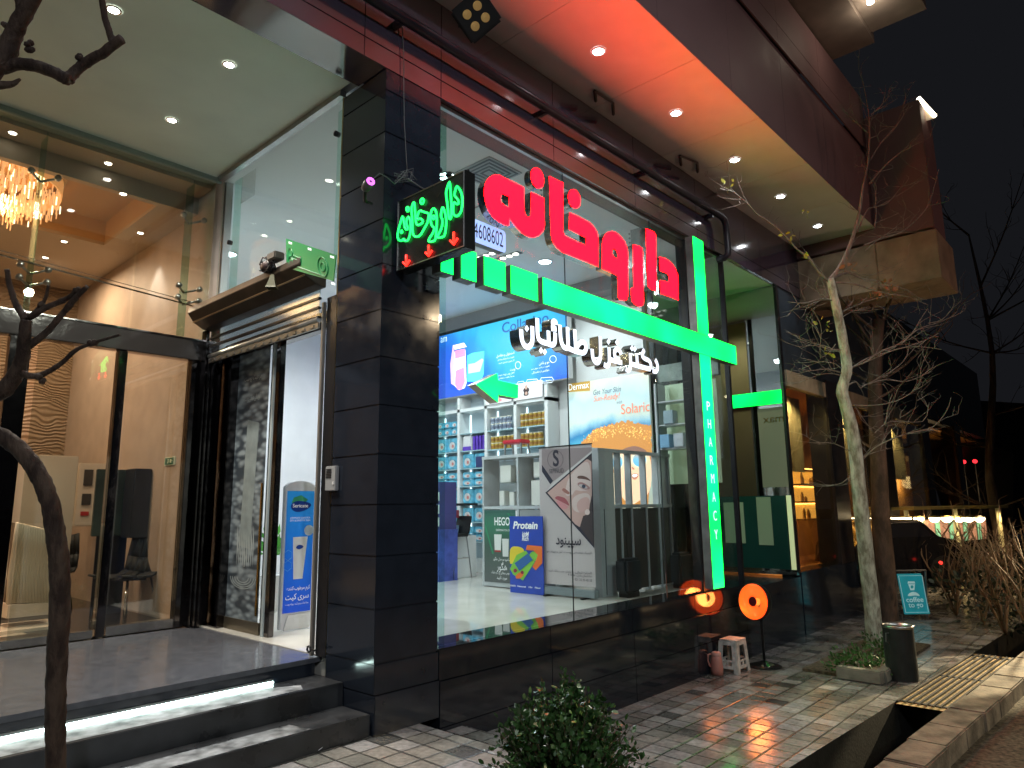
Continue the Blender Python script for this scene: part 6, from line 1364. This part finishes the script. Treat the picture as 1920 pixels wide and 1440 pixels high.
def smooth_path(pts, n=3):
    P = [V(p) for p in pts]; out = []
    for i in range(len(P)-1):
        a = P[max(i-1, 0)]; b_ = P[i]; c = P[i+1]; d = P[min(i+2, len(P)-1)]
        for k in range(n):
            t_ = k/n; out.append(.5*((2*b_)+(c-a)*t_+(2*a-5*b_+4*c-d)*t_*t_+(3*b_-a-3*c+d)*t_**3))
    return out+[P[-1]]
def taper(n, r0, r1): return [r0+(r1-r0)*(i/(n-1))**.8 for i in range(n)]
def twigs(b, path, r, rnd, depth=1, dens=3, ln=.35):
    n = len(path)
    for k in range(dens):
        i = rnd.randrange(max(1, n//4), n); p = path[i]; t_ = (path[min(i+1, n-1)]-path[i-1]).normalized()
        d = (t_*.7+V((rnd.gauss(0, .6), rnd.gauss(0, .6), rnd.gauss(.25, .4)))).normalized(); L_ = ln*rnd.uniform(.4, 1.1)
        pts = smooth_path([p, p+d*L_*.4, p+d*L_*.75+V((rnd.gauss(0, .04), rnd.gauss(0, .04), .05*L_)), p+d*L_+V((rnd.gauss(0, .07), rnd.gauss(0, .07), .12*L_))], 2)
        b.tube(pts, taper(len(pts), r, r*.35), 4, caps=False)
        if depth: twigs(b, pts, r*.6, rnd, depth-1, 2, ln*.5)
# slim plane tree on the right
T1D = 9.85
tr1 = thing('slim_plane_tree', 'slim bare plane tree with mottled green lit trunk in the stone edged pit', 'tree', (11.08, 3.21, GZ))
tp1 = [(1643, 1216, .105), (1640, 1195, .088), (1633, 1120, .083), (1624, 1040, .080), (1615, 960, .077), (1609, 900, .074), (1603, 840, .068), (1594, 790, .066), (1584, 755, .060), (1579, 735, .063), (1583, 715, .055), (1588, 690, .055), (1584, 660, .052), (1577, 620, .049), (1569, 580, .046), (1561, 545, .042), (1556, 522, .040)]
pt_ = [ad(x, y, T1D) for i, (x, y, r) in enumerate(tp1)]; rs = [r*1.28 for _, _, r in tp1]
sp_ = smooth_path(pt_, 3); rsp = []
for i in range(len(rs)-1):
    for k in range(3): rsp.append(rs[i]+(rs[i+1]-rs[i])*k/3)
rsp.append(rs[-1])
bark1 = bark_mat('plane_bark', (.24, .22, .17), (.62, .64, .54), 11, .5)
B().tube(sp_, rsp, 20, jit=.04).build('trunk', bark1, tr1, smooth=True)
rnd = random.Random(21); b = B()
br = [
 ([(1556, 525), (1572, 505), (1590, 470), (1603, 430), (1612, 395), (1618, 350), (1627, 310), (1630, 260), (1629, 215), (1623, 180)], .030, .0),
 ([(1556, 530), (1535, 510), (1515, 482), (1495, 468), (1468, 438), (1440, 415), (1420, 402), (1400, 380), (1378, 362), (1368, 350)], .014, -.4),
 ([(1560, 522), (1590, 512), (1615, 522), (1650, 528), (1690, 540), (1720, 556)], .016, .3),
 ([(1562, 530), (1600, 532), (1640, 545), (1670, 552), (1705, 557)], .014, -.3),
 ([(1560, 520), (1580, 508), (1605, 514), (1630, 522)], .016, -.1),
 ([(1620, 460), (1650, 448), (1690, 435), (1720, 410), (1740, 385), (1752, 350), (1760, 318)], .012, .3),
 ([(1608, 435), (1625, 395), (1640, 388), (1665, 380), (1690, 350)], .009, .1), ([(1640, 425), (1643, 400), (1641, 372)], .007, .1),
 ([(1622, 470), (1660, 440), (1695, 432), (1640, 425)], .006, .2),
 ([(1628, 250), (1600, 225), (1580, 205)], .006, 0), ([(1632, 300), (1650, 270), (1672, 245), (1686, 228)], .008, .2), ([(1630, 345), (1660, 310), (1690, 285), (1706, 278)], .008, -.2), ([(1633, 215), (1650, 200), (1658, 190)], .005, 0),
 ([(1566, 565), (1540, 560), (1510, 568), (1478, 566)], .008, -.3), ([(1566, 568), (1550, 556), (1520, 575), (1500, 575)], .006, .1),
 ([(1568, 590), (1600, 575), (1640, 560), (1665, 555)], .008, .4), ([(1572, 600), (1596, 585), (1630, 575)], .006, .2),
 ([(1578, 655), (1555, 655), (1530, 648), (1498, 650)], .008, -.2), ([(1574, 660), (1545, 648), (1515, 642)], .007, .2), ([(1567, 645), (1555, 660), (1538, 668), (1540, 620), (1536, 602)], .005, -.4),
 ([(1588, 692), (1620, 680), (1650, 660), (1685, 645), (1710, 625), (1725, 600), (1740, 578)], .012, .3), ([(1590, 695), (1625, 672), (1665, 660), (1700, 650), (1735, 638), (1760, 625)], .010, .5), ([(1590, 692), (1640, 672), (1680, 655), (1720, 650), (1765, 655)], .007, -.3),
 ([(1690, 645), (1720, 618), (1755, 606), (1790, 592)], .008, .5), ([(1740, 606), (1765, 600), (1785, 580)], .005, .5),
 ([(1580, 700), (1550, 692), (1520, 695), (1498, 691)], .009, -.3), ([(1580, 705), (1555, 700), (1530, 705), (1505, 715)], .007, .1), ([(1576, 690), (1560, 680), (1520, 678)], .006, .3),
 ([(1590, 722), (1605, 716), (1613, 727), (1622, 722), (1650, 708), (1680, 690), (1700, 668), (1705, 640)], .010, .3), ([(1628, 720), (1660, 712), (1700, 715), (1735, 700), (1742, 685)], .007, .5),
 ([(1602, 760), (1640, 760), (1680, 752), (1710, 735), (1725, 715)], .008, -.3), ([(1603, 762), (1622, 790), (1640, 812)], .006, .2),
 ([(1610, 870), (1640, 840), (1680, 820), (1715, 810), (1750, 800), (1775, 770), (1783, 745)], .010, -.5), ([(1610, 860), (1640, 848), (1670, 840)], .006, .2),
 ([(1600, 850), (1565, 832), (1530, 830)], .006, -.2), ([(1606, 880), (1580, 905), (1550, 912)], .006, .1), ([(1660, 795), (1665, 765), (1672, 740)], .006, .0), ([(1640, 812), (1670, 790), (1730, 790), (1742, 755)], .006, .3),
]
for pts, r, dd in br:
    n = len(pts); P = smooth_path([ad(x, y, T1D+dd*i/(n-1)+rnd.uniform(-.02, .02)) for i, (x, y) in enumerate(pts)], 3)
    b.tube(P, taper(len(P), r*1.28, .0045), 6, caps=False); twigs(b, P, .0050, rnd, 1, 3+int(len(P)/5), .52)
b.build('branches', bark_mat('branch_bark', (.16, .12, .10), (.27, .24, .2), 12, .3), tr1, smooth=True)
b = B(); b2_ = B()
for (x, y) in ((1360, 344), (1377, 342), (1368, 352), (1509, 392), (1513, 400), (1511, 474), (1514, 484), (1515, 487), (1482, 440), (1540, 600), (1548, 606), (1553, 622), (1545, 660), (1552, 663), (1556, 662), (1534, 610), (1470, 440)): leaf_cluster(b, ad(x, y, T1D-.3), 2, .02, .02, .07, rnd)
b.build('yellow_leaves', mat('yellow_leaf', (.42, .42, .06), .5, var=.3), tr1, recalc=False)
for (x, y, n) in ((1590, 492, 6), (1592, 505, 5), (1660, 532, 10), (1672, 545, 10), (1648, 548, 8), (1642, 560, 6), (1630, 545, 6), (1600, 605, 1)): leaf_cluster(b2_, ad(x, y, T1D-.1), n, .07, .05, .08, rnd)
b2_.build('dry_leaves', mat('dry_leaf', (.32, .17, .08), .6, var=.3), tr1, recalc=False)
# big trunk behind
tr2 = thing('thick_dark_tree', 'thick dark tree trunk standing behind the slim plane tree', 'tree', tuple(ad(1688, 1190, 12.2)))
P = smooth_path([ad(1665, 1212, 12.2), ad(1662, 1100, 12.2), ad(1652, 980, 12.2), ad(1648, 880, 12.2), ad(1642, 780, 12.2), ad(1640, 690, 12.2), ad(1648, 600, 12.3)], 3)
B().tube(P, taper(len(P), .195, .09), 16).build('trunk', bark_mat('dark_bark', (.05, .035, .025), (.12, .08, .06), 6, 1), tr2, smooth=True)
b = B()
for k in range(14):
    i = rnd.randrange(len(P)//2, len(P)); p = P[i]; d = (r2*rnd.uniform(-.6, 1)+V((0, 0, rnd.uniform(.3, 1)))+fw*rnd.uniform(-.3, .8)).normalized(); pts = smooth_path([p, p+d*.6, p+d*1.2+V((0, 0, .2)), p+d*1.9+V((0, 0, .5))], 2)
    b.tube(pts, taper(len(pts), .03, .006), 5, caps=False); twigs(b, pts, .006, rnd, 1, 6, .6)
b.build('branches', MATS['dark_bark'], tr2)
# near pruned tree at the left
TLD = 2.45
tl = thing('pruned_street_tree', 'bare pruned tree close by at the left with a bent leaning trunk', 'tree', tuple(ad(104, 1560, TLD)))
lb = bark_mat('moss_bark', (.03, .016, .011), (.085, .055, .038), 22, 1.0)
tk = [(108, 1750, .036), (108, 1600, .034), (105, 1440, .032), (104, 1340, .032), (107, 1240, .033), (112, 1140, .0325), (111, 1060, .032), (104, 1000, .031), (93, 940, .029), (72, 890, .029), (42, 848, .028), (10, 822, .028), (-40, 800, .03)]
P = [ad(x, y, TLD) for x, y, r in tk]; P2 = smooth_path(P, 9); rsp = []
for i in range(len(tk)-1):
    for k in range(9): rsp.append(tk[i][2]+(tk[i+1][2]-tk[i][2])*k/9+rnd.uniform(-.0006, .0006))
rsp.append(tk[-1][2]); B().tube(P2, rsp, 24, jit=.07).build('trunk', lb, tl, smooth=True)
b = B()
for pts, r0, r1 in (([(-60, 760), (0, 735), (28, 705), (42, 670), (46, 630), (50, 600)], .034, .017), ([(48, 600), (30, 570), (18, 535), (13, 505)], .012, .008), ([(52, 598), (72, 578), (85, 560), (91, 535)], .008, .005), ([(55, 595), (90, 575), (125, 560), (148, 540)], .012, .007), ([(46, 655), (85, 625), (120, 585), (145, 555), (163, 538)], .013, .008), ([(40, 700), (70, 705), (110, 685), (145, 655), (190, 638), (225, 628)], .013, .004), ([(70, 705), (80, 716)], .006, .004),
    ([(-30, 130), (0, 128), (40, 120), (75, 126), (105, 138), (128, 150)], .022, .020), ([(128, 150), (140, 135), (165, 115), (195, 98), (228, 72)], .019, .016), ([(212, 82), (205, 60), (196, 30), (190, -10)], .012, .010), ([(-25, 140), (10, 105), (25, 65), (45, 25), (70, -15)], .036, .024), ([(40, 30), (38, 10), (33, -10)], .016, .014), ([(50, 84), (62, 78)], .005, .003), ([(45, 93), (66, 94)], .003, .002), ([(22, 52), (6, 46)], .003, .002), ([(148, 112), (150, 104)], .007, .005), ([(-20, 160), (20, 158), (38, 148)], .02, .004)):
    if pts[0] == (-30, 130): b.build('branches', lb, tl, smooth=True); b = B()
    P = smooth_path([ad(x, y, TLD+.02*math.sin(i)) for i, (x, y) in enumerate(pts)], 7); b.tube(P, taper(len(P), r0, r1), 16, jit=.09)
    for k in range(2): i = rnd.randrange(1, len(P)); b.lathe(P[i], [(0, -.012), (.01, -.008), (.012, .0), (.008, .012), (0, .016)], 6, axis=(rnd.gauss(0, 1), rnd.gauss(0, 1), rnd.gauss(0, 1)))
b.build('branches', lb, tl, smooth=True)

# ================================================================== FAR RIGHT: shrubs, kiosk, buildings
rnd = random.Random(31)
shb = bark_mat('pruned_stem_bark', (.13, .085, .05), (.26, .18, .11), 14, .5)
spots = [(1590, 1120), (1760, 1180), (1830, 1150), (1890, 1180), (1800, 1230), (1940, 1210), (1860, 1120), (1725, 1120)]
base_px = [(1800, 1215, 12.5), (1850, 1225, 11.5), (1890, 1225, 10.7), (1945, 1230, 10.0), (1790, 1190, 14), (1850, 1195, 13.4), (1910, 1190, 12.6), (1960, 1195, 11.8)]
nmz = ['leftmost bare pruned shrub beyond the coffee sign', 'bare pruned shrub above the lit grating', 'bare pruned shrub right of the grating', 'bare pruned shrub at the right edge of the frame', 'low bare shrub in the back row behind the coffee sign', 'bare shrub in the middle of the back row', 'bare shrub at the right of the back row', 'bare shrub in the back row cut by the frame edge']
for (px, py, D), l in zip(base_px, nmz):
    p0_ = ad(px, py, D); p0_.z = GZ
    t = thing('pruned_shrub', l, 'shrub', tuple(p0_), 'bare pruned shrubs at the right'); b = B()
    for k in range(7):
        a = rnd.random()*6.283; d = V((math.cos(a)*.35, math.sin(a)*.35, 1)).normalized(); L_ = rnd.uniform(1.0, 1.55)
        P = smooth_path([p0_.copy(), p0_+d*L_*.35, p0_+d*L_*.7+V((rnd.gauss(0, .06), rnd.gauss(0, .06), 0)), p0_+d*L_*1.0+V((rnd.gauss(0, .08), rnd.gauss(0, .08), .1))], 3)
        b.tube(P, taper(len(P), .022, .010), 6)
        for q5 in range(6):
            i = rnd.randrange(len(P)//3, len(P)); e_ = (V((rnd.gauss(0, .55), rnd.gauss(0, .55), 1))).normalized(); l2 = rnd.uniform(.2, .6); P3 = smooth_path([P[i], P[i]+e_*l2*.5+V((rnd.gauss(0, .03), 0, 0)), P[i]+e_*l2], 2); b.tube(P3, taper(len(P3), .009, .005), 5)
            twigs(b, P3, .003, rnd, 0, 2, .2)
    b.build('stems', shb, t, smooth=True)
# dark evergreen mass and low hedge behind
lf_d = mat('night_leaf', (.018, .028, .014), .5, var=.4)
b = B()
for k in range(26): c = ad(rnd.uniform(1790, 2050), rnd.uniform(1090, 1215), rnd.uniform(11, 15)); leaf_cluster(b, (c.x, c.y, GZ+.3+.5*rnd.random()), 120, .6, .45, .09, rnd)
tag(b.build('undergrowth', lf_d, None, recalc=False), 'dark ground cover under the pruned shrubs', None, None, 'stuff')
def far_tree(px, D, htop, label, seed):
    r_ = random.Random(seed); g = ad(px, 1000, D); g.z = GZ-.1; t = thing('bare_tree', label, 'tree', tuple(g), 'dark trees against the night sky'); b = B()
    P = smooth_path([g, g+V((r_.uniform(-.2, .2), r_.uniform(-.2, .2), htop*.3)), g+V((r_.uniform(-.4, .4), r_.uniform(-.4, .4), htop*.65)), g+V((r_.uniform(-.6, .6), r_.uniform(-.6, .6), htop))], 4)
    b.tube(P, taper(len(P), .17, .02), 9); b.build('trunk', MATS['dark_bark'], t, smooth=True); b = B()
    for k in range(14):
        i = r_.randrange(len(P)//4, len(P)); d = V((r_.gauss(0, 1), r_.gauss(0, 1), r_.uniform(.2, 1.2))).normalized(); L_ = r_.uniform(1.2, 3); Q = smooth_path([P[i], P[i]+d*L_*.5, P[i]+d*L_+V((0, 0, .3))], 3); b.tube(Q, taper(len(Q), .03, .008), 5, caps=False); twigs(b, Q, .012, r_, 1, 7, .9)
    b.build('crown', MATS['dark_bark'], t)
far_tree(1885, 17, 9, 'tall dark tree at the right edge of the night sky', 1)
# kiosk with lamps
kx = thing('cafe_kiosk', 'teal striped cafe kiosk under a row of warm lamps beyond the trees', 'kiosk', tuple(ad(1765, 1010, 15)))
KD = 15.0
k0, k1 = ad(1680, 1000, KD), ad(1850, 992, KD+1.6)
kd = (k1-k0); kd.z = 0; kn = V((-kd.y, kd.x, 0)).normalized(); 
if kn.dot(fw) < 0: kn = -kn
ztop, zbot = ad(1700, 956, KD).z, ad(1700, 1020, KD).z
def kp(f, z, o=0): p = k0+kd*f+kn*o; return V((p.x, p.y, z))
B().prism([kp(0, zbot), kp(1, zbot), kp(1, ztop-.25), kp(0, ztop-.25)], kn*.5).build('fascia_board', mat('pink_brown_board', (.28, .16, .15), .6, var=.3), kx)
B().prism([kp(-.02, ztop, -.5), kp(1.02, ztop, -.5), kp(1.02, ztop+.06, -.5), kp(-.02, ztop+.06, -.5)], kn*1.6).build('roof', mat('olive_roof', (.3, .24, .08), .6), kx)
tealm = mat('teal_stripe', (.15, .42, .36), .5)
for f in (.1, .27, .43, .58, .74, .9): B().prism([kp(f-.022, zbot, -.03), kp(f+.022, zbot, -.03), kp(f+.022, ztop-.25, -.03), kp(f-.022, ztop-.25, -.03)], kn*.02).build('teal_stripe', tealm, kx)
b = B(); b.prism([kp(0, 0, .6), kp(1, 0, .6), kp(1, zbot, .6), kp(0, zbot, .6)], kn*.2); b.build('back_wall', mat('dark_kiosk', (.04, .03, .02), .6), kx)
b = B()
for f in (-.01, .5, 1.0): B().tube([kp(f, GZ, -.3), kp(f, ztop, -.3)], .05, 8).build('post', mat('cream_post', (.45, .42, .25), .5), kx)
wln = emis('kiosk_globe', (1, .78, .45), 14)
for i, px in enumerate((1676, 1698, 1723, 1752, 1775, 1798, 1816, 1836)):
    f = ((ad(px, 970, KD)-k0).dot(kd))/kd.dot(kd); D2 = KD+1.6*f; c = ad(px, 971, D2-.25)
    t = thing('kiosk_lamp', ('first', 'second', 'third', 'fourth', 'fifth', 'sixth', 'seventh', 'eighth')[i]+' warm dome lamp from the left along the kiosk roof', 'lamp', tuple(c), 'warm dome lamps along the kiosk roof')
    B().lathe(c, [(0, -.10), (.06, -.085), (.10, -.04), (.11, .0), (0, .0)], 14).build('globe', wln, t, smooth=True); B().lathe(c, [(.115, .0), (.115, .03), (0, .05)], 14).build('cap', mat('lamp_cap', (.3, .25, .1), .5), t)
for f in (.05, .35, .65, .95): lamp('SPOT', 'kiosk_light', kp(f, ztop-.05, -.55), 40, (1, .7, .35), .05, kp(f, 0, -.3), 150, .6)
# far lit facade and dark buildings
fb = thing('far_facade', 'far brown building facade with pale horizontal beams behind the trees', 'building', tuple(ad(1720, 900, 24)))
D2 = 24
def fq(x, y, D=D2): return ad(x, y, D)
b = B(); b.prism([fq(1600, 745), fq(1760, 800), fq(1900, 850, 30), fq(1900, 1080, 30), fq(1600, 1080)], fw*3); b.build('wall', mat('dim_brown_wall', (.07, .055, .035), .7), fb)
b = B()
for (x0_, y0_, x1_, y1_, h_) in ((1665, 768, 1742, 800, 22), (1665, 792, 1740, 812, 10), (1668, 850, 1745, 862, 10), (1665, 818, 1740, 832, 6)): b.prism([fq(x0_, y0_, D2-.3), fq(x1_, y1_, D2-.3), fq(x1_, y1_+h_, D2-.3), fq(x0_, y0_+h_, D2-.3)], fw*.2)
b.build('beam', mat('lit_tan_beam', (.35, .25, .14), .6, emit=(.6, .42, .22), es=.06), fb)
for (x0_, y0_, x1_, y1_) in ((1700, 772, 1722, 812), (1695, 832, 1725, 850)):
    B().prism([fq(x0_, y0_, D2-.5), fq(x1_, y0_+6, D2-.5), fq(x1_, y1_, D2-.5), fq(x0_, y1_, D2-.5)], fw*.1).build('window', black, fb)
lamp('POINT', 'far_facade_light', fq(1705, 905, 22.5), 60, (1, .75, .4), .2)
cb = thing('night_building', 'dark building mass far beyond the road under the night sky', 'building', tuple(ad(1850, 900, 45)))
B().prism([ad(1500, 730, 40), ad(2300, 780, 40), ad(2300, 1000, 40), ad(1500, 1000, 40)], fw*6).build('wall', mat('night_wall', (.02, .02, .022), .8), cb)
# parked car
car = thing('parked_car', 'dark parked car with a red tail lamp behind the thick tree trunk', 'car', tuple(ad(1700, 1090, 13)))
cc = ad(1705, 1060, 13.0); cc.z = 0; cx_ = r2.copy(); cx_.z = 0; cx_.normalize(); cy_ = V((-cx_.y, cx_.x, 0))
prof = [(-1.05, .32), (-1.0, .75), (-.9, .86), (-.62, .9), (-.36, 1.22), (.3, 1.26), (.62, .95), (1.0, .86), (1.06, .6), (1.05, .32)]
cm_ = mat('dark_car_paint', (.012, .012, .014), .15, coat=.6)
def cpt(x, z, o): p = cc+cx_*x+cy_*o; return (p.x, p.y, z)
B().prism([cpt(x, z, 0) for x, z in prof], cy_*1.7).build('body', cm_, car, bevel=.03)
B().prism([cpt(x, z, -.004) for x, z in ((-.52, .93), (-.33, 1.16), (.27, 1.2), (.5, .95))], cy_*.006).build('side_window', mat('car_glass', (.02, .02, .025), .05), car)
for x in (-.68, .66): B().lathe(cpt(x, .3, -.02), [(0, .0), (.29, 0), (.3, .05), (.3, .2), (0, .2)], 24, axis=cy_).build('wheel', black, car)
c0 = ad(1764, 1055, 12.6); B().lathe(c0, [(0, -.02), (.028, -.015), (.028, .015), (0, .02)], 12, axis=-fw).build('tail_lamp', emis('tail_red', (1, .03, .02), 2.5), car)
for i, (x, y) in enumerate(((1807, 866), (1828, 865))):
    t = thing('signal_lamp', ('left', 'right')[i]+' of the two small red lamps above the shrubs', 'lamp', tuple(ad(x, y, 26)), 'small red lamps above the shrubs'); B().lathe(ad(x, y, 26), [(0, -.05), (.07, -.04), (.07, .04), (0, .05)], 12, axis=-fw).build('lens', emis('signal_red', (1, .03, .04), 1.8), t); B().tube([ad(x, y, 26.1), V((ad(x, y, 26.1).x, ad(x, y, 26.1).y, 0))], .03, 6).build('post', black_metal, t)

# lit window with notices inside the reflective side pane corner
B().box(11.352, 11.358, 4.42, 5.75, .62, 1.85).build('teal_frame', mat('teal_frame_paint', (.02, .09, .08), .35), t_menu) if False else None
mw = bpy.data.objects['menu_window']
B().box(11.345, 11.352, 4.44, 5.6, .56, 1.72).build('teal_sheet', mat('teal_sheet', (.012, .075, .065), .3), mw)
nt_ = mat('notice_paper', (.22, .30, .20), .5, emit=(.5, .7, .4), es=.07)
for (a, c, z0_, z1_) in ((5.15, 5.5, .95, 1.62), (4.68, 4.92, .93, 1.70)): B().box(11.335, 11.344, a, c, z0_, z1_).build('notice', nt_, mw)
B().box(11.335, 11.37, 4.35, 4.42, .56, 1.72).build('lit_jamb', emis('pale_yellow_jamb', (.7, .8, .42), .38), mw)

# street lighting and an added hedge fill that fall on the scene from outside the frame (lamps of the road behind the camera and beyond the hedge)
lamp('SPOT', 'street_lamp_light', (13.0, -6.0, 7.0), 300, (1, .76, .48), .15, (10.0, 1.2, 0), 70, .5)
lamp('SPOT', 'street_lamp_light', (-3, -7, 8), 1300, (.9, .94, 1), .12, (3.5, 3.5, .3), 80, .6)
lamp('SPOT', 'street_lamp_light', (5, -9, 8), 650, (.92, 1, .86), .12, (6.5, 3.3, .3), 60, .6)
lamp('SPOT', 'path_light', (16.5, .6, 2.6), 5200, (1, .80, .48), .06, (9.9, 2.0, -.5), 15, .3)
lamp('SPOT', 'tree_light', (14.5, -5.0, .3), 380, (1, .58, .42), .1, (12.0, 3.0, 6.6), 75, .8)
lamp('SPOT', 'hedge_fill', (12.5, -3.5, 3.2), 420, (1, .66, .34), .1, (14.5, 2.2, .6), 50, .7)  # added fill to warm the shrub stems, no street lamp stands here
lamp('SPOT', 'kerb_light', (9.5, -3.5, 4.0), 170, (1, .78, .42), .1, (6.8, .8, -.5), 50, .6)
